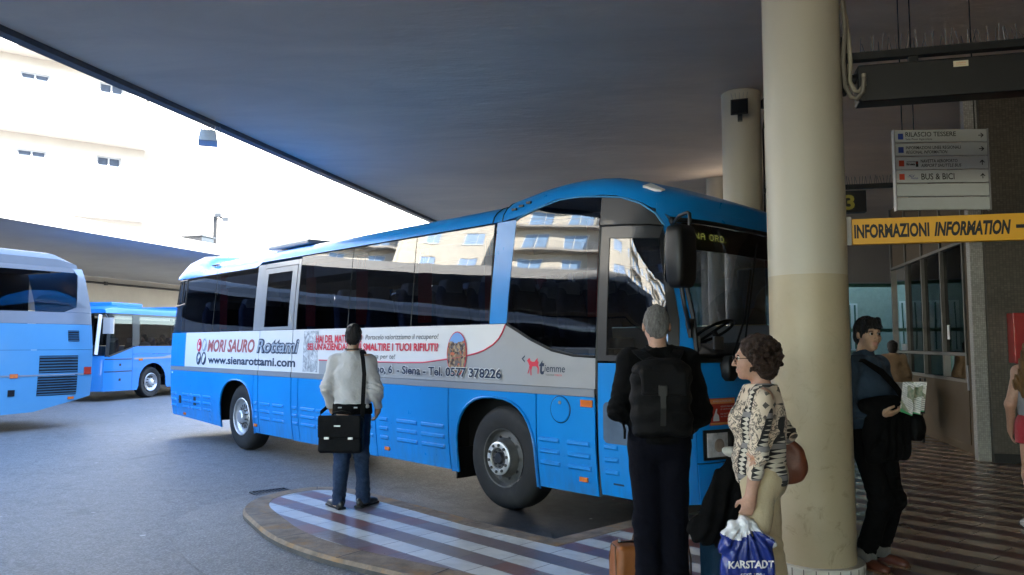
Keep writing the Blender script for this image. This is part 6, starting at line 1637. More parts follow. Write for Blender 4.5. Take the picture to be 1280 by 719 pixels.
def base_J(H=1.76, w=1.0):
    k = H/1.76
    J = dict(pelvis=V(0, 0, .96), chest=V(0, .0, 1.26), neck=V(0, -.015, 1.47), sl=V(-.165*w, -.01, 1.41), sr=V(.165*w, -.01, 1.41), hl=V(-.09, 0, .90), hr=V(.09, 0, .90),
             kl=V(-.095, .02, .49), kr=V(.095, .02, .49), al=V(-.10, -.02, .085), ar=V(.10, -.02, .085), tl=V(-.13, .16, .03), tr=V(.13, .16, .03),
             el=V(-.24, -.03, 1.12), er=V(.24, -.03, 1.12), wl=V(-.24, .10, .90), wr=V(.24, .10, .90))
    return {a: b*k for a, b in J.items()}
def jacket(root, J, m, hem, r_arm=(.078, .066, .048), girth=(.205, .150), chest=(.19, .145), seed=2, h=.0085, amp=.008, neck_r=.075, name='jacket', wrist=.0, collar=True, frq=(7, 7, 10), belly=None, shw=.075, sub=None):
    pts = [J[k] for k in ('pelvis', 'sl', 'sr', 'el', 'er', 'wl', 'wr', 'neck')]; lo, hi = bound(*pts, pad=.2); f = Field(lo, hi, h)
    f.ell(np.array(J['chest'])+V(0, 0, .02), (chest[0], chest[1], .22), .05); f.cone(np.array(J['pelvis'])+V(0, 0, -.08), J['chest'], girth[0]*.82, chest[0]*.82, .05, (1.2, girth[1]/girth[0]*1.15, 1))
    f.cone(J['sl'], J['sr'], shw, shw, .06); f.cone(np.array(J['neck'])-V(0, 0, .06), np.array(J['neck'])+V(0, 0, .02), .105, .07, .05)
    for s in 'lr':
        e, w = np.array(J['e'+s]), np.array(J['w'+s]); f.chain([J['s'+s], e, w-_unit(w-e)*wrist], r_arm, .035)
    if belly: belly(f)
    def crease(x, y, z):
        out = np.zeros_like(z)
        for s in 'lr':
            e = np.array(J['e'+s]); d = np.exp(-((x-e[0])**2+(y-e[1])**2+(z-e[2])**2)/.012); out += .007*d*np.sin(2*PI*(z+.7*y+.4*x)/.05)
        return out + .004*np.exp(-((z-hem-.12)/.12)**2)*np.sin(2*PI*(z*.6+x*.8+y*.3)/.09)
    f.fold(crease).noise(amp, frq, seed).noise(.0075, (6.5, 6.5, 5), seed+70, ridge=True)
    f.cut((0, 0, hem), (0, 0, -1), .012)
    f.ell(np.array(J['neck'])+V(0, .01, .06), (neck_r, neck_r*1.05, .07), .02, op='s')
    if sub: sub(f)
    o = f.mesh(name, m, root)
    if collar:
        n = np.array(J['neck']); g = Field(*bound(n, pad=.16), .006)
        g.cone(n-V(0, 0, .03), n+V(0, .0, .045), .082, .072, .01); g.cone(n-V(0, 0, .08), n+V(0, 0, .10), .066, .058, .006, op='s'); g.cut(n+V(0, .0, .045), (0, -.25, 1)); g.noise(.003, 14, 3)
        g.mesh('collar', m, o)
    return o

# ------------------------------------------------------------------ 1. man with the white jacket, seen from behind
p1 = fig('man in a short white jacket and jeans standing on the island tip, seen from behind', (-1.53, 7.42, .0), R(-3))
J = base_J(1.74); J.update(tl=V(-.22, .10, .03), al=V(-.11, -.03, .085), ar=V(.10, .06, .085), tr=V(.17, .22, .03), kl=V(-.09, .0, .48), kr=V(.085, .05, .48),
                          el=V(-.238, -.03, 1.13), er=V(.238, -.03, 1.13), wl=V(-.225, .10, .915), wr=V(.225, .10, .915))
A = frame(R(6), R(-4)); hc = V(0, .015, 1.615)
bo = body(p1, J, M['skin_tan'], A, hc, hs=.90, hands=[dict(w=J['wl'], d=V(.25, .5, -.8), nrm=V(.9, -.1, .3), side=V(0, 1, .2), curl=.6), dict(w=J['wr'], d=V(-.25, .5, -.8), nrm=V(-.9, -.1, .3), side=V(0, 1, .2), curl=.6)])
M['jeans'] = cloth_mat('blue_jeans', (.018, .034, .072), .85, .25, 500, .35, .05, wear=((.06, .09, .16), 5))
M['jacket_white'] = cloth_mat('white_jacket_cloth', (.58, .565, .555), .8, .06, 380, .3, .1)
M['black_cloth'] = cloth_mat('black_cloth', (.0026, .0026, .0028), .85, .2, 400, .3, 0)
trousers(p1, J, M['jeans'], 1.0, r=(.092, .074, .070), hip=(.162, .120), seed=4, amp=.010)
jk = jacket(p1, J, M['jacket_white'], .925, seed=7, girth=(.178, .132), chest=(.183, .138), r_arm=(.070, .060, .048), amp=.010, shw=.066)
f = Field((-.3, -.25, .84), (.3, .25, 1.0), .009); f.cone(V(0, 0, .8), V(0, 0, 1.0), .185, .18, .02, (1.05, .75, 1)); f.cut((0, 0, .985), (0, 0, 1)); f.cut((0, 0, .885), (0, 0, -1)); f.noise(.005, 9, 3); f.mesh('shirt_hem', M['black_cloth'], p1)
mb = MB()
for zz in (.965,): mb.loft([[(.19*1.22*math.cos(a)*.98, .145*1.24*math.sin(a), z) for a in [2*PI*k/40 for k in range(40)]] for z in (.94, .985)], cap=False)
f = Field(V(-.12, -.14, 1.42), V(.12, .16, 1.80), .006)
r, fw, u = A[:, 0], A[:, 1], A[:, 2]
f.ell(hc+u*.034-fw*.016, (.081, .099, .103), .02, A); f.ell(hc-u*.03-fw*.055, (.066, .05, .055), .03, A); f.ell(hc-u*.045+fw*.075, (.085, .085, .115), .02, A, op='s'); f.noise(.007, (42, 42, 16), 11, oct=2, ridge=True)
M['hair_dark'] = hair_mat('dark_brown_hair', (.004, .003, .0025), (.018, .012, .009)); f.mesh('hair', M['hair_dark'], bo, 1)
M['shoe_black'] = mat('black_shoe_leather', (.015, .014, .014), .35, var=.2, coat=.2); shoes(p1, J, M['shoe_black'])
mb = MB(); mb.tube([(-.075, .03, 1.505), (-.06, -.06, 1.50), (0, -.085, 1.50), (.06, -.06, 1.50), (.075, .03, 1.505)], .006, 6); mb.build('neck_cord', M['ink'], p1, smooth=60)
for sx in (-1, 1):
    mb = MB(); mb.box((sx*.075, -.166, .955), (.035, .01, .012)); mb.build('side_tab', M['grey_metal'], jk, bevel=.002)

# his bag
def soft_box(name, c, hf, r, m, parent, h=.008, amp=.004, seed=1, rot=None, sag=0, taper=0):
    c = np.array(c, float); hf = np.array(hf, float); f = Field(c-hf*1.35-.04, c+hf*1.35+.04, h); f.box(c, hf, r, .01, rot)
    if taper: f.fold(lambda x, y, z: taper*(z-c[2])/hf[2])
    f.noise(amp, (8, 8, 8), seed); return f.mesh(name, m, parent)
M['nylon'] = cloth_mat('black_nylon', (.003, .003, .0033), .55, .2, 600, .2, .0)
bg = thing('messenger_bag', 'black flap messenger bag slung behind the man in the white jacket', 'shoulder bag', (-1.57, 7.14, .55), R(-4))
soft_box('bag_body', (0, 0, .17), (.205, .060, .165), .03, M['nylon'], bg, seed=2)
fl = soft_box('flap', (0, -.060, .245), (.200, .016, .105), .014, M['nylon'], bg, seed=5, amp=.003)
for x in (-.11, .11):
    mb = MB(); mb.box((x, -.088, .145), (.045, .012, .022)); mb.build('buckle', M['ringsteel'], fl, bevel=.003)
mb = MB(); mb.box((-.015, -.085, .255), (.06, .006, .014)); mb.build('badge', M['ringsteel'], fl, bevel=.002)
mb = MB(); mb.tube([(-.09, 0, .335), (-.075, 0, .365), (0, 0, .378), (.075, 0, .365), (.09, 0, .335)], .011, 8); mb.build('grab_handle', M['nylon'], bg, smooth=60)
def ribbon(mb, pts, w, th, nrm=None):
    """flat strap along pts; width direction given per point or computed"""
    P = [Vector(p) for p in pts]; rings = []
    for i, p in enumerate(P):
        t = (P[min(i+1, len(P)-1)]-P[max(i-1, 0)]).normalized(); n_ = Vector(nrm[i] if isinstance(nrm, list) else nrm).normalized(); s_ = t.cross(n_).normalized(); n2 = s_.cross(t)
        rings.append([p+s_*w/2+n2*th/2, p-s_*w/2+n2*th/2, p-s_*w/2-n2*th/2, p+s_*w/2-n2*th/2])
    mb.loft([[tuple(q) for q in r_] for r_ in rings])
mb = MB(); ribbon(mb, [(.195, 0, .28), (.19, .035, .50), (.185, .085, .72), (.16, .125, .86), (.135, .17, .92), (.12, .25, .945), (.115, .34, .92), (.11, .43, .84), (.04, .475, .70), (-.12, .46, .52), (-.24, .38, .40), (-.262, .2, .35), (-.215, .05, .29), (-.20, 0, .26)],
                  .038, .004, [(.6, -.8, 0), (.2, -1, .1), (.1, -1, .2), (0, -.8, .6), (0, -.5, .9), (0, 0, 1), (0, .5, .9), (0, 1, .3), (0, 1, 0), (-.4, 1, 0), (-1, .6, 0), (-1, 0, 0), (-1, 0, 0), (-1, 0, 0)]); mb.build('strap', M['nylon'], bg, smooth=50)

# ------------------------------------------------------------------ 2. elderly man in black with the backpack
p2 = fig('elderly grey haired man in black jacket and navy trousers, seen from behind', (.895, 4.72, 0), R(-2))
J = base_J(1.80, 1.02); J.update(hl=V(-.085, 0, .93), hr=V(.085, 0, .93), kl=V(-.075, .02, .50), kr=V(.082, .03, .50), al=V(-.08, -.01, .085), ar=V(.085, .0, .085), tl=V(-.11, .17, .03), tr=V(.12, .18, .03),
                          el=V(-.240, .01, 1.155), er=V(.240, .00, 1.12), wl=V(-.15, .25, 1.08), wr=V(.19, .24, 1.0), neck=V(0, .01, 1.50), chest=V(0, .0, 1.29))
A = frame(R(-4), R(-12)); hc = V(0, .055, 1.655)
bo = body(p2, J, M['skin_light'], A, hc, hs=1.0, hands=[dict(w=J['wl'], d=V(.8, .4, .0), nrm=V(.0, -.8, .3), side=V(0, .2, 1), curl=.8), dict(w=J['wr'], d=V(-.7, .5, .1), nrm=V(0, -.8, .3), side=V(0, .2, 1), curl=.8)])
M['navy_cloth'] = cloth_mat('navy_trouser_cloth', (.0022, .0025, .006), .85, .15, 500, .25, 0)
M['black_jacket'] = cloth_mat('black_jacket_cloth', (.0024, .0024, .0026), .8, .2, 420, .3, 0)
trousers(p2, J, M['navy_cloth'], 1.06, r=(.108, .085, .080), hip=(.185, .14), seed=9, amp=.006)
jacket(p2, J, M['black_jacket'], .955, seed=12, girth=(.195, .155), chest=(.195, .15), r_arm=(.082, .074, .054), amp=.011, shw=.078)
f = Field(hc-V(.13, .14, .15), hc+V(.13, .16, .16), .006); r, fw, u = A[:, 0], A[:, 1], A[:, 2]
f.ell(hc+u*.033-fw*.014, (.083, .103, .107), .02, A); f.ell(hc-u*.03-fw*.062, (.066, .044, .058), .03, A); f.ell(hc-u*.04+fw*.085, (.09, .085, .10), .02, A, op='s')
for q in (-1, 1): f.ell(hc+r*q*.085-fw*.0-u*.015, (.02, .03, .045), .01, A, op='s')
f.noise(.006, (55, 55, 22), 21, ridge=True); M['hair_grey'] = hair_mat('grey_hair', (.07, .068, .065), (.28, .275, .27), (60, 60, 14)); f.mesh('hair', M['hair_grey'], bo, 1)
shoes(p2, J, M['shoe_black'])
bk_ = thing('backpack', 'black backpack worn by the elderly grey haired man', 'backpack', (.875, 4.545, .985), R(-2))
M['pack'] = cloth_mat('backpack_fabric', (.0055, .0055, .0058), .6, .25, 500, .25, .0)
f = Field((-.25, -.2, -.02), (.25, .18, .62), .008); f.box((0, 0, .22), (.175, .085, .20), .06, .02); f.ell((0, -.01, .40), (.165, .085, .09), .04); f.ell((0, -.075, .20), (.15, .05, .17), .03)
f.fold(lambda x, y, z: .006*np.sin(2*PI*(z+.3*np.abs(x))/.11)); f.noise(.008, 9, 4); f.mesh('pack_body', M['pack'], bk_)
f = Field((-.24, -.22, .24), (.24, .15, .56), .008); f.ell((0, -.03, .41), (.172, .108, .075), .03); f.box((0, -.115, .335), (.13, .02, .075), .018, .03); f.cut((0, 0, .27), (0, 0, -1)); f.noise(.006, 10, 6); lidp = f.mesh('lid', M['pack'], bk_)
mb = MB(); mb.box((-.01, -.142, .30), (.05, .012, .06)); mb.build('buckle', M['black'], lidp, bevel=.004)
mb = MB(); ribbon(mb, [(-.01, -.145, .31), (-.01, -.15, .2), (-.01, -.135, .1)], .03, .004, (0, -1, 0)); mb.build('strap', M['black'], lidp)
for q in (-1, 1):
    mb = MB(); ribbon(mb, [(q*.06, -.02, .465), (q*.10, .03, .50), (q*.125, .10, .525), (q*.14, .19, .525), (q*.155, .29, .46), (q*.165, .335, .30), (q*.20, .30, .12), (q*.20, .12, .02)], .062, .014,
                          [(0, -.9, .4), (0, -.8, .6), (0, -.4, .9), (0, .1, 1), (0, .8, .6), (0, 1, 0), (q*.8, .6, 0), (q, 0, 0)]); mb.build('shoulder_strap', M['pack'], bk_, smooth=50)

# ------------------------------------------------------------------ 3. woman with curly hair
p3 = fig('woman with curly brown hair and glasses in patterned blouse and beige trousers', (1.345, 4.22, 0), R(70))
J = base_J(1.60, .92); k_ = 1.60/1.76
J.update(el=V(-.215, .0, .985), wl=V(-.20, .045, .755), er=V(.215, -.13, 1.04), wr=V(.19, .10, 1.09), hl=V(-.085, 0, .80), hr=V(.085, -.0, .80), kl=V(-.085, .045, .44), kr=V(.09, -.03, .44), al=V(-.09, .0, .08), ar=V(.09, -.09, .08), tl=V(-.10, .16, .03), tr=V(.11, .07, .03),
         pelvis=V(0, -.01, .86), chest=V(0, .0, 1.14), neck=V(0, -.02, 1.325), sl=V(-.158, -.02, 1.262), sr=V(.158, -.02, 1.262))
A = frame(R(14), R(-2)); hc = V(-.005, .03, 1.462)
bo = body(p3, J, M['skin_light'], A, hc, fem=True, hs=.87, ears=False, hands=[dict(w=J['wl'], d=V(.05, .25, -1), nrm=V(1, .1, 0), side=V(.1, 1, .2), curl=1.25, sc=.9), dict(w=J['wr'], d=V(-.5, .7, .4), nrm=V(-.6, -.5, 0), side=V(0, .3, 1), curl=.8, sc=.9)], girth=.98)
M['beige'] = cloth_mat('beige_trouser_cloth', (.52, .43, .28), .85, .07, 500, .2, .1)
trousers(p3, J, M['beige'], .99, r=(.098, .076, .076), hip=(.163, .125), seed=15, amp=.008, extra=lambda f: f.ell(V(0, -.055, .82), (.125, .075, .09), .05))
def _blouse():
    t = NT('patterned_blouse'); co_ = t.coord(); p = t.new('ShaderNodeSeparateXYZ'); t.ln(co_, p.inputs[0])
    cream = t.ramp(t.noise(4, 4), [(.3, (.62, .50, .38)), (.7, (.70, .60, .48))])
    # leafy drawing
    fl = t.noise(16, 5, .55, dist=2.2); c = t.mix(t.ramp(fl, [(.44, (0, 0, 0)), (.47, (1, 1, 1)), (.52, (1, 1, 1)), (.55, (0, 0, 0))]), cream, (.13, .11, .10))
    pk = t.noise(7, 3, .5, dist=1.0); c = t.mix(t.ramp(pk, [(.62, (0, 0, 0)), (.67, (.9, .9, .9))]), c, (.52, .24, .14))
    # lozenges
    ang = t.math('ADD', p.outputs[1], t.math('MULTIPLY', p.outputs[0], .6))
    def tri(v, sc): return t.math('ABSOLUTE', t.math('SUBTRACT', t.math('FRACT', t.math('MULTIPLY', v, sc)), .5))
    loz = t.math('ADD', tri(ang, 20), tri(p.outputs[2], 15)); lm = t.math('LESS_THAN', loz, .27)
    zone2 = t.ramp(t.noise(2.6, 2, .4), [(.50, (0, 0, 0)), (.52, (1, 1, 1))], 'LINEAR')
    c2 = t.mix(lm, cream, (.10, .085, .075)); c = t.mix(zone2, c, c2)
    # dark bands with a beaded light line
    slant = t.math('ADD', ang, t.math('MULTIPLY', p.outputs[2], .22))
    bn = t.math('FRACT', t.math('MULTIPLY', slant, 6.0)); bm_ = t.math('LESS_THAN', bn, .46)
    bead = t.math('LESS_THAN', t.math('ADD', t.math('ABSOLUTE', t.math('SUBTRACT', t.math('MULTIPLY', bn, 2.2), .5)), t.math('MULTIPLY', tri(p.outputs[2], 42), .8)), .42)
    bc = t.mix(bead, (.018, .017, .018), (.60, .55, .46))
    hz = t.math('LESS_THAN', t.math('FRACT', t.math('MULTIPLY', p.outputs[2], 6.0)), .16); bc = t.mix(hz, bc, (.22, .21, .21))
    zone = t.ramp(t.noise(3.3, 2, .4, dist=.4), [(.47, (0, 0, 0)), (.49, (1, 1, 1))])
    zz = t.math('MULTIPLY', bm_, t.math('GREATER_THAN', t.noise(5.5, 1, .4), .42)); c = t.mix(zz, c, bc)
    t.set(Base_Color=c, Roughness=.75, Sheen_Weight=.1, Specular_IOR_Level=.3); t.bump(t.math('ADD', t.noise(380, 2), t.math('MULTIPLY', t.noise(14, 5), 3)), .2, .004); return t.m
M['blouse'] = _blouse()
jacket(p3, J, M['blouse'], .80, seed=17, girth=(.162, .140), chest=(.165, .125), r_arm=(.066, .056, .046), amp=.007, neck_r=.11, name='blouse', wrist=.13, collar=False, shw=.058,
       belly=lambda f: (f.ell(V(-.07, .085, 1.13), (.075, .07, .075), .05), f.ell(V(.07, .085, 1.13), (.075, .07, .075), .05), f.ell(V(0, .025, .93), (.155, .12, .13), .05)))
# hair: curls
M['hair_brown'] = hair_mat('curly_brown_hair', (.012, .006, .004), (.055, .028, .017), (30, 30, 22))
f = Field(hc-V(.19, .22, .20), hc+V(.19, .2, .22), .0048); r, fw, u = A[:, 0], A[:, 1], A[:, 2]
f.ell(hc+u*.045-fw*.035, (.105, .105, .098), .02, A); f.ell(hc-u*.035-fw*.065, (.105, .072, .085), .04, A)
rg = np.random.default_rng(8)
for i in range(520):
    th, ph = rg.uniform(0, 2*PI), math.acos(rg.uniform(-.75, 1)); d = math.sin(ph)*math.cos(th)*r + math.sin(ph)*math.sin(th)*fw + math.cos(ph)*u
    fwd = d@fw
    if fwd > .55 and d@u < .55: continue
    f.ell(hc+u*.02-fw*.04 + d*V(1, 1, 1)*rg.uniform(.092, .122), (rg.uniform(.008, .016),)*3, .006)
f.ell(hc-u*.035+fw*.10, (.10, .085, .088), .015, A, op='s'); f.noise(.006, (55, 55, 55), 31, oct=2); f.mesh('hair', M['hair_brown'], bo, 0)
# glasses
mb = MB(); q3 = lambda a, b, c: tuple(hc + r*a*.87 + fw*b*.87 + u*c*.87)
for s in (-1, 1):
    mb.tube([q3(s*(.034+.024*math.cos(a)), .113-.004*abs(math.cos(a)), .010+.017*math.sin(a)) for a in [2*PI*k/16 for k in range(17)]], .0018, 6); mb.tube([q3(s*.058, .108, .014), q3(s*.078, .06, .014), q3(s*.082, -.01, .006)], .0019, 6)
mb.tube([q3(-.010, .116, .014), q3(.010, .116, .014)], .0018, 6); mb.build('glasses', M['iris'], bo, smooth=60)
mb = MB(); mb.tube([tuple(np.array(J['neck'])+V(.075*math.cos(a), .02+.085*math.sin(a), .0-.05*max(0, math.sin(a)))) for a in [2*PI*k/20 for k in range(21)]], .003, 6); mb.build('necklace_cord', M['ink'], p3, smooth=60)
mb = MB(); wq3 = np.array(J['wl']); 
shoes(p3, J, mat('tan_shoe', (.20, .12, .07), .5))
# her plastic carrier bag
hand_w = Vector((1.345, 4.22, 0)) + Matrix.Rotation(R(70), 3, 'Z') @ Vector(tuple(J['wl']+V(.0, .03, -.10)))
pb = thing('carrier_bag', 'white and blue plastic carrier bag hanging from the hand of the woman', 'plastic bag', (hand_w.x, hand_w.y, hand_w.z), R(2))
M['bag_white'] = NT('white_plastic_film').set(Base_Color=(.74, .75, .78), Roughness=.32, Specular_IOR_Level=.5, Subsurface_Weight=.1).m
def _film(name, col):
    t = NT(name); t.set(Base_Color=col, Roughness=.22, Specular_IOR_Level=.6); t.bump(t.noise(9, 5, .6, dist=1.2), .7, .02); return t.m
M['bag_blue'] = _film('blue_plastic_film', (.012, .03, .21)); M['bag_white'] = _film('white_plastic_film', (.72, .73, .76))
f = Field((-.24, -.16, -.56), (.24, .16, .05), .0075)
f.box((.01, 0, -.30), (.138, .05, .205), .04, .02); f.ell((.01, 0, -.40), (.146, .075, .11), .05); f.cone((-.10, 0, -.10), (-.07, 0, -.045), .026, .018, .03); f.cone((-.07, 0, -.045), (0, 0, -.025), .02, .016, .02); f.cone((.10, 0, -.13), (.03, 0, -.03), .030, .016, .03); f.cone((0, 0, -.14), (0, 0, -.02), .03, .014, .04)
f.fold(lambda x, y, z: .010*np.exp(-((z+.14)/.10)**2)*np.sin(2*PI*(np.arctan2(x, -z-.01))/.33) + .004*np.sin(2*PI*(x*1.1+z*.35)/.07)); f.noise(.009, (9, 9, 6), 44)
pbo = f.mesh('bag_film', [M['bag_white'], M['bag_blue']], pb, 1, lambda c: ((c[:, 2] < -.085-.05*np.abs(c[:, 0]+.0)+.02*np.sin(c[:, 0]*30)) & (c[:, 0] < .135+.0*c[:, 2])).astype(int))
def bag_letters(s, x0, y0, w, hgt, bold, m):
    vs, fs, (a, b, c, d) = text_geo(s, bold); dg = None
    kx = w/(c-a); ky = hgt/(d-b); out = []
    me_ = pbo.data; n = len(me_.vertices); co = np.empty(n*3, np.float32); me_.vertices.foreach_get('co', co); co = co.reshape(-1, 3)
    for v in vs:
        x = x0+(v[0]-a)*kx; z = y0+(v[1]-b)*ky; near = co[(np.abs(co[:, 0]-x) < .010) & (np.abs(co[:, 2]-z) < .010)]
        y = near[:, 1].min() if len(near) else -.06
        out.append((x, y-.004, z))
    mb = MB(); mb.add(out, fs); mb.build('lettering', m, pbo, weld=False)
bag_letters('KARSTADT', -.108, -.245, .235, .040, .03, M['bag_white']); bag_letters('SEIT 1881', -.045, -.292, .12, .022, 0, M['bag_white'])
# her brown shoulder bag
sbl = Vector((1.345, 4.22, 0)) + Matrix.Rotation(R(70), 3, 'Z') @ Vector((.25, -.105, .90))
sb = thing('shoulder_bag', 'reddish brown leather shoulder bag on the far shoulder of the woman', 'handbag', sbl, R(70))
M['brown_leather'] = mat('reddish_leather', (.16, .045, .02), .45, var=.2, vs=9, bump=.2, bs=120)
f = Field((-.10, -.20, -.18), (.10, .20, .20), .008); f.ell((0, 0, -.02), (.05, .14, .13), .02); f.cone((0, -.08, .06), (-.02, 0, .14), .03, .02, .05); f.cone((0, .08, .06), (-.02, 0, .14), .03, .02, .05); f.noise(.010, 10, 3); f.mesh('bag_body', M['brown_leather'], sb)
mb = MB(); ribbon(mb, [(-.02, -.03, .12), (-.05, -.02, .24), (-.095, .01, .345), (-.10, .06, .39), (-.10, .12, .375), (-.085, .16, .30), (-.05, .13, .18), (-.02, .05, .12)], .028, .006, [(1, 0, 0), (1, 0, .2), (.6, -.3, .8), (0, 0, 1), (0, .4, .9), (0, 1, .3), (1, .6, 0), (1, 0, 0)]); mb.build('strap', M['brown_leather'], sb, smooth=50)

# ------------------------------------------------------------------ 4. young man leaning on the column
p4 = fig('young black haired man in navy shirt leaning on the near column with brochure', (2.545, 5.50, 0), R(-150))
J = base_J(1.75, .98); J.update(pelvis=V(0, -.01, .93), chest=V(0, -.03, 1.24), neck=V(0, -.045, 1.455), sl=V(-.172, -.04, 1.395), sr=V(.172, -.04, 1.395), hl=V(-.088, 0, .88), hr=V(.088, 0, .88),
                          kl=V(-.10, .09, .47), kr=V(.10, .13, .475), al=V(-.10, -.05, .085), ar=V(.10, -.02, .085), tl=V(-.12, .13, .03), tr=V(.13, .16, .03), el=V(-.245, .0, 1.11), wl=V(-.03, .20, 1.10), er=V(.235, -.02, 1.10), wr=V(.16, .18, 1.08))
A = frame(R(-21), R(-2)); hc = V(0, .0, 1.612)
bo = body(p4, J, M['skin_tan'], A, hc, hs=.91, h=.006, hands=[dict(w=J['wl'], d=V(.35, .75, .45), nrm=V(.6, -.5, .5), side=V(-.2, .1, 1), curl=.65, thumb_in=.5), dict(w=J['wr'], d=V(-.75, .6, .0), nrm=V(-.1, -.5, .8), side=V(0, 1, .3), curl=.7)])
M['navy_shirt'] = cloth_mat('navy_shirt_cotton', (.030, .050, .080), .8, .12, 450, .25, .05)
M['black_trs'] = cloth_mat('black_trouser_cloth', (.0022, .0022, .0024), .85, .15, 450, .25, 0)
trousers(p4, J, M['black_trs'], 1.02, r=(.098, .076, .066), hip=(.165, .125), seed=19, amp=.006)
jacket(p4, J, M['navy_shirt'], .87, seed=23, girth=(.175, .135), chest=(.178, .130), r_arm=(.072, .060, .044), amp=.007, name='shirt', wrist=.02, neck_r=.082)
for s in 'lr':
    a = J['a'+s]; mb = MB(); mb.lathe([(.070, 0), (.078, .01), (.076, .085), (.066, .09)], 24, M=Matrix.Translation((a[0], a[1]+.008, a[2]-.03))); mb.build('turn_up', cloth_mat('grey_turn_up', (.10, .097, .094)) if s == 'l' else bpy.data.materials['grey_turn_up'], p4, smooth=60)
shoes(p4, J, mat('orange_brown_shoe', (.10, .028, .014), .5), mat('brown_sole', (.12, .06, .03), .6))
f = Field(hc-V(.14, .16, .15), hc+V(.14, .18, .17), .0058); r, fw, u = A[:, 0], A[:, 1], A[:, 2]
f.ell(hc+u*.038-fw*.016, (.082, .101, .104), .02, A); f.ell(hc-u*.02-fw*.05, (.078, .055, .065), .03, A); f.ell(hc-u*.055+fw*.085, (.072, .075, .098), .012, A, op='s')
for q in (-1, 1): f.ell(hc+r*q*.088-u*.03, (.022, .03, .045), .01, A, op='s')
for i, (dr, du) in enumerate(((-.058, .052), (-.038, .046), (-.016, .050), (.006, .044), (.03, .050), (.052, .054))): f.cone(hc+r*dr*.8+fw*.05+u*.105, hc+r*dr*1.05+fw*(.090-.25*abs(dr))+u*(du+.004), .022, .009, .012)
f.noise(.006, (50, 50, 14), 51, ridge=True); M['hair_black'] = hair_mat('black_hair', (.002, .002, .002), (.010, .008, .007), rough=.4); f.mesh('hair', M['hair_black'], bo, 1)
# sling bag, held jacket, brochure
def p4w(x, y, z): return Vector((2.545, 5.50, 0)) + Matrix.Rotation(R(-150), 3, 'Z') @ Vector((x, y, z))
sg = thing('sling_bag', 'black sling bag strapped across the chest of the young man', 'shoulder bag', p4w(-.20, .10, .98), R(-150))
f = Field((-.14, -.17, -.15), (.14, .20, .17), .008); f.ell((-.02, .02, 0), (.075, .13, .105), .02); f.box((-.02, .02, -.02), (.06, .11, .09), .03, .02); f.noise(.009, 9, 61); f.mesh('bag_body', M['nylon'], sg)
mb = MB(); ribbon(mb, [(-.02, .03, .08), (.06, .075, .17), (.16, .075, .27), (.27, .045, .375), (.345, -.04, .455), (.36, -.13, .455), (.30, -.25, .36), (.17, -.29, .21), (.03, -.25, .07), (-.06, -.08, .04)], .055, .006, [(-.4, 1, 0), (-.1, 1, .1), (0, 1, .2), (.2, .9, .4), (.2, .4, .9), (.2, -.5, .9), (0, -1, .3), (0, -1, 0), (-.3, -1, 0), (-1, -.4, 0)]); mb.build('strap', M['nylon'], sg, smooth=50)
jh = thing('held_jacket', 'black jacket draped over the forearm of the young man', 'jacket', p4w(-.02, .12, 1.08), R(-150))
f = Field((-.22, -.20, -.40), (.34, .26, .16), .009); f.cone((.02, .06, .06), (.24, .0, .05), .055, .06, .03); f.box((.06, .05, -.13), (.18, .05, .19), .04, .04); f.cone((.20, .02, -.05), (.22, 0, -.30), .05, .04, .04)
f.fold(lambda x, y, z: .012*np.sin(2*PI*(x+.15*z)/.085)*np.clip(-z*5, 0, 1)); f.noise(.010, 8, 63); f.mesh('garment', M['black_cloth'], jh)
br = thing('brochure', 'folded printed brochure held open by the young man', 'brochure', p4w(.085, .30, 1.20), R(-150))
def _br():
    t = NT('brochure_print'); p = t.new('ShaderNodeSeparateXYZ'); t.ln(t.coord(), p.inputs[0])
    ln_ = t.math('LESS_THAN', t.math('FRACT', t.math('MULTIPLY', p.outputs[2], 70)), .4); nz = t.math('GREATER_THAN', t.noise(30, 2), .45)
    c = t.mix(t.math('MULTIPLY', ln_, nz), (.74, .74, .70), (.35, .36, .36)); pic = t.math('GREATER_THAN', t.noise(9, 1), .56); c = t.mix(pic, c, t.ramp(t.noise(40, 4), [(.3, (.10, .20, .12)), (.7, (.45, .42, .32))]))
    c = t.mix(t.math('LESS_THAN', p.outputs[2], -.085), c, (.05, .35, .14)); t.set(Base_Color=c, Roughness=.45); return t.m
M['brochure'] = _br(); mb = MB()
for (a, b) in (((0, 0), (-.075, .115)), ((0, 0), (-.004, .130)), ((.004, -.002), (.055, .112))):
    n_ = Vector((b[1]-a[1], -(b[0]-a[0]), 0)).normalized()*.0012
    mb.loft([[(a[0]+n_.x, a[1]+n_.y, z), (b[0]+n_.x, b[1]+n_.y, z+.02), (b[0]-n_.x, b[1]-n_.y, z+.02), (a[0]-n_.x, a[1]-n_.y, z)] for z in (-.11, .10)])
bro_ = mb.build('pages', M['brochure'], br); br.rotation_euler = (R(-14), R(10), R(-150))

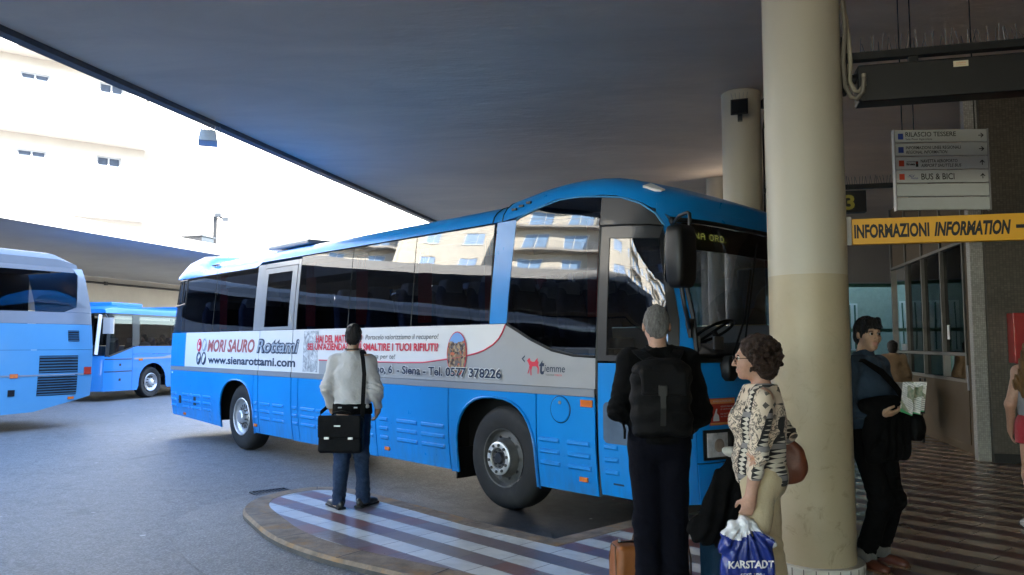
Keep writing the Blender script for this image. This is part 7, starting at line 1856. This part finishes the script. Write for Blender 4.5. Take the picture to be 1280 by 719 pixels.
# ------------------------------------------------------------------ 5. girl at the right edge, 6. person in tan far back
p5 = fig('girl with long fair hair and red shorts at the right edge', (4.43, 6.5, 0), R(-25))
J = base_J(1.64, .9); J.update(el=V(-.215, -.03, 1.04), wl=V(-.20, .10, .83)); J.update(er=V(.215, -.03, 1.04), wr=V(.20, .10, .83))
A = frame(R(-10), R(-3)); hc = V(0, .01, 1.50)
bo = body(p5, J, M['skin_light'], A, hc, fem=True, hs=.87, h=.008, hands=[dict(w=J['wl'], d=V(0, .2, -1), nrm=V(1, 0, 0), side=V(0, 1, 0), curl=.5, sc=.9), dict(w=J['wr'], d=V(0, .2, -1), nrm=V(-1, 0, 0), side=V(0, 1, 0), curl=.5, sc=.9)], girth=.95)
M['grey_top'] = cloth_mat('grey_top_cotton', (.26, .27, .30)); M['red_shorts'] = cloth_mat('red_shorts_cotton', (.40, .035, .05))
f = Field((-.3, -.25, .90), (.3, .25, 1.42), .009); f.cone(V(0, 0, .9), V(0, 0, 1.18), .15, .15, .04, (1.12, .82, 1)); f.ell(V(0, 0, 1.18), (.165, .118, .20), .05); f.cut((0, 0, .95), (0, 0, -1)); f.cut((0, 0, 1.32), (0, 0, 1)); f.noise(.006, 9, 5); f.mesh('top', M['grey_top'], p5)
f = Field((-.3, -.25, .62), (.3, .25, 1.02), .009); f.ell(J['pelvis'], (.175, .135, .14), .04)
for s in 'lr': f.cone(J['h'+s], (np.array(J['h'+s])+np.array(J['k'+s]))*.5, .108, .098, .04)
f.cut((0, 0, .985), (0, 0, 1)); f.cut((0, 0, .715), (0, 0, -1)); f.noise(.006, 9, 8); f.mesh('shorts', M['red_shorts'], p5)
M['hair_fair'] = hair_mat('fair_hair', (.10, .05, .018), (.27, .15, .06), (50, 50, 5))
f = Field((-.2, -.26, 1.08), (.2, .2, 1.70), .008); r, fw, u = A[:, 0], A[:, 1], A[:, 2]
f.ell(hc+u*.03-fw*.02, (.085, .102, .105), .02, A); f.cone(hc-fw*.05, hc-fw*.10-u*.33, .082, .05, .04, (1.3, .7, 1)); f.cone(hc-fw*.02-r*.05-u*.02, hc-fw*.07-r*.14-u*.30, .055, .045, .04); f.cone(hc-fw*.05-r*.06-u*.1, hc-fw*.11-r*.08-u*.38, .06, .035, .04); f.ell(hc-u*.05+fw*.085, (.075, .08, .10), .015, A, op='s')
f.fold(lambda x, y, z: .006*np.sin(2*PI*(x+.2*z)/.03)); f.noise(.008, (20, 20, 5), 9); f.mesh('hair', M['hair_fair'], bo, 1)
shoes(p5, J, mat('white_trainer', (.5, .5, .5), .6))
p6 = fig('dark haired person in tan top far down the platform past the young man', (6.42, 13.0, 0), R(-20))
J = base_J(1.62, .95); A = frame(0, 0); hc = V(0, .01, 1.485)
bo = body(p6, J, M['skin_tan'], A, hc, hs=.9, h=.011, hands=[dict(w=J['wl'], d=V(0, .2, -1), nrm=V(1, 0, 0), side=V(0, 1, 0), curl=.5), dict(w=J['wr'], d=V(0, .2, -1), nrm=V(-1, 0, 0), side=V(0, 1, 0), curl=.5)], face=False)
M['tan_top'] = cloth_mat('tan_top_cloth', (.30, .19, .11)); jacket(p6, J, M['tan_top'], .86, seed=31, h=.012, name='top'); trousers(p6, J, M['black_trs'], .98, h=.012, seed=3)
f = Field(hc-V(.14, .16, .16), hc+V(.14, .16, .16), .009); f.ell(hc+V(0, -.015, .03), (.085, .102, .105), .02); f.ell(hc+V(0, -.05, -.04), (.07, .055, .06), .03); f.ell(hc+V(0, .09, -.05), (.08, .08, .10), .015, op='s'); f.noise(.007, 22, 3); f.mesh('hair', M['hair_dark'], bo, 1)
shoes(p6, J, M['shoe_black'])
# passengers in the city bus
def passenger(label, x, y, shirt, skinm, hair, rz, lean_=0):
    Mx = cb_.matrix_basis @ Matrix.Translation((x, y, .70)); q = Mx.translation
    p = fig(label, q, cb_.rotation_euler.z + rz)
    J = base_J(1.70); dz = -.42
    for k in list(J): J[k] = J[k] + V(0, 0, dz)
    J.update(kl=V(-.10, .42, .52), kr=V(.10, .42, .52), al=V(-.10, .45, .10), ar=V(.10, .45, .10), tl=V(-.10, .62, .05), tr=V(.10, .62, .05), wl=V(-.14, .28, .68), wr=V(.06, .26, 1.0), er=V(.24, .05, .74))
    A = frame(0, R(-8)); hc = V(0, .02, 1.57+dz)
    b = body(p, J, skinm, A, hc, hs=.9, h=.011, hands=[dict(w=J['wl'], d=V(.5, .6, -.2), nrm=V(0, 0, -1), side=V(.5, .6, 0), curl=.5), dict(w=J['wr'], d=V(-.2, .0, 1), nrm=V(0, -1, 0), side=V(-1, 0, 0), curl=.5)], face=False)
    jacket(p, J, shirt, .50, seed=5, h=.012, name='shirt'); 
    f = Field(*bound(J['pelvis'], J['kl'], J['kr'], J['al'], J['ar'], pad=.2), .012); f.ell(J['pelvis'], (.17, .13, .13), .05)
    for s in 'lr': f.chain([J['h'+s], J['k'+s], J['a'+s]], [.10, .075, .06], .03)
    f.noise(.005, 9, 2); f.mesh('trousers', M['jeans'], p)
    f = Field(hc-V(.14, .16, .16), hc+V(.14, .16, .16), .010); f.ell(hc+V(0, -.015, .03), (.085, .102, .105), .02); f.ell(hc+V(0, -.05, -.05), (.08, .06, .08), .03); f.ell(hc+V(0, .09, -.05), (.08, .08, .10), .015, op='s'); f.noise(.007, 22, 3); f.mesh('hair', hair, b, 1)
M['white_tee'] = cloth_mat('white_tee_cotton', (.5, .5, .51)); M['dark_tee'] = cloth_mat('dark_tee_cotton', (.05, .05, .055))
passenger('passenger in a white top sitting at a window of the city bus', 2.30, .5, M['white_tee'], M['skin_light'], M['hair_dark'], R(75))
passenger('passenger in a dark top sitting behind the one in white in the city bus', 3.12, .5, M['dark_tee'], M['skin_light'], M['hair_dark'], R(85))

# ================================================================== LUGGAGE
M['tan_leather'] = mat('tan_leather', (.24, .075, .014), .5, var=.18, vs=7, bump=.25, bs=150)
ho = thing('leather_holdall', 'tan leather holdall standing on the paving behind the legs of the elderly man', 'holdall', (.875, 4.98, 0), R(8))
f = Field((-.31, -.17, -.02), (.31, .17, .37), .008); f.box((0, 0, .155), (.245, .105, .155), .05, .02); f.fold(lambda x, y, z: .012*np.clip((z-.18)*6, 0, 1.6)+0*x); f.noise(.010, 8, 71); f.cut((0, 0, .003), (0, 0, -1)); hb = f.mesh('bag_body', M['tan_leather'], ho)
for q in (-1, 1):
    mb = MB(); mb.tube([(q*.236, -.085, .03), (q*.243, -.07, .20), (q*.236, -.04, .285), (q*.236, .04, .285), (q*.243, .07, .2), (q*.236, .085, .03)], .006, 6); mb.build('piping', mat('dark_leather', (.10, .04, .015), .5) if q < 0 else bpy.data.materials['dark_leather'], hb, smooth=60)
mb = MB(); mb.tube([(-.21, 0, .30), (0, 0, .305), (.21, 0, .30)], .008, 6); mb.build('zip', M['dark_metal'], ho); 
for y in (-.06, .06): mb = MB(); mb.tube([(-.10, y, .27), (-.09, y*.8, .33), (-.03, y*.6, .36), (.03, y*.6, .36), (.09, y*.8, .33), (.10, y, .27)], .009, 8); mb.build('handle', bpy.data.materials['dark_leather'], ho, smooth=60)
mb = MB(); mb.box((-.20, 0, .315), (.012, .02, .02)); mb.build('zip_pull', M['grey_metal'], ho)
# teal suitcase with a black garment over it
su = thing('suitcase', 'dark teal upright suitcase beside the plastic carrier bag', 'suitcase', (1.335, 4.66, 0), R(14))
M['teal'] = cloth_mat('teal_suitcase_fabric', (.004, .018, .036), .6, .15, 500, .2, 0)
f = Field((-.24, -.17, .0), (.24, .17, .66), .009); f.box((0, 0, .265), (.20, .115, .215), .05, .02); f.noise(.004, 8, 81); sc0 = f.mesh('case_body', M['teal'], su)
mb = MB(); mb.tube([(-.09, .02, .47), (-.09, .02, .72), (.09, .02, .72), (.09, .02, .47)], .009, 8); mb.build('pull_handle', M['black'], su, smooth=60)
for x in (-.16, .16):
    for y in (-.09, .09): mb = MB(); mb.lathe([(0, -.015), (.030, -.015), (.030, .015), (0, .015)], 18, M=axis_m((x, y, .030), (1, 0, 0))); mb.build('wheel', M['rubber'], su)
mb = MB(); mb.box((0, -.117, .28), (.26, .012, .18)); mb.build('front_pocket', M['teal'], sc0, bevel=.01)
ga = thing('black_coat', 'black coat slung over the suitcase handle, hanging towards the bus', 'coat', (0, 4.56, 0), 0)
f = Field((.90, -.26, .22), (1.52, .26, 1.12), .008)
f.chain([(1.30, .02, .92), (1.265, .0, .80), (1.185, -.02, .62), (1.115, -.03, .50)], [.030, .055, .082, .085], .04, (1, .7, 1)); f.ell((1.11, -.03, .475), (.092, .08, .075), .04); f.cone((1.15, -.03, .50), (1.30, -.06, .31), .075, .022, .05); f.cone((1.315, 0, .90), (1.285, -.02, .50), .035, .06, .04)
f.fold(lambda x, y, z: .009*np.sin(2*PI*(x*.95-z*.42)/.075+2*np.sin(z*9))); f.noise(.014, 7, 83); f.noise(.007, (18, 18, 10), 84); f.mesh('garment', M['black_cloth'], ga)
f = Field((1.14, -.16, .82), (1.42, .16, 1.04), .006); f.ell((1.275, -.03, .925), (.05, .05, .028), .02); f.noise(.010, 16, 5); tg = thing('white_cloth_bundle', 'crumpled white cloth on top of the black coat by the headlight', 'cloth', (0, 4.56, 0)); f.mesh('cloth', cloth_mat('white_cotton', (.70, .66, .58)), tg)
# black handbag of the girl at the right edge
hb5 = thing('handbag', 'round black handbag hanging beside the girl in red shorts', 'handbag', (4.44, 6.40, .53), R(-25))
f = Field((-.2, -.16, -.2), (.2, .16, .24), .008); f.ell((0, 0, 0), (.13, .065, .125), .02); f.noise(.006, 9, 3); f.mesh('bag_body', M['nylon'], hb5)
mb = MB(); mb.tube([(-.08, 0, .09), (-.06, 0, .26), (0, 0, .32), (.06, 0, .26), (.08, 0, .09)], .008, 8); mb.build('strap', M['nylon'], hb5, smooth=60)
lc = thing('luggage_cart', 'small cart with a pale box beside the person in tan far away', 'luggage cart', (6.35, 12.45, 0), R(-15))
mb = MB(); mb.box((0, 0, .72), (.34, .3, .42)); mb.build('pale_box', mat('pale_carton', (.34, .33, .33), .7), lc, bevel=.01)
mb = MB(); mb.box((0, 0, .48), (.42, .4, .05)); mb.build('cart_deck', M['dark_metal'], lc)
for x in (-.18, .18):
    for y in (-.16, .16): mb = MB(); mb.tube([(x, y, .455), (x, y, .06)], .015, 6); mb.lathe([(0, -.015), (.05, -.015), (.05, .015), (0, .015)], 14, M=axis_m((x, y, .05), (1, 0, 0))); mb.build('leg', M['dark_metal'], lc)
mb = MB(); mb.tube([(.21, -.15, .48), (.24, -.15, 1.0), (.24, .15, 1.0), (.21, .15, .48)], .014, 8); mb.build('push_bar', M['dark_metal'], lc, smooth=60)
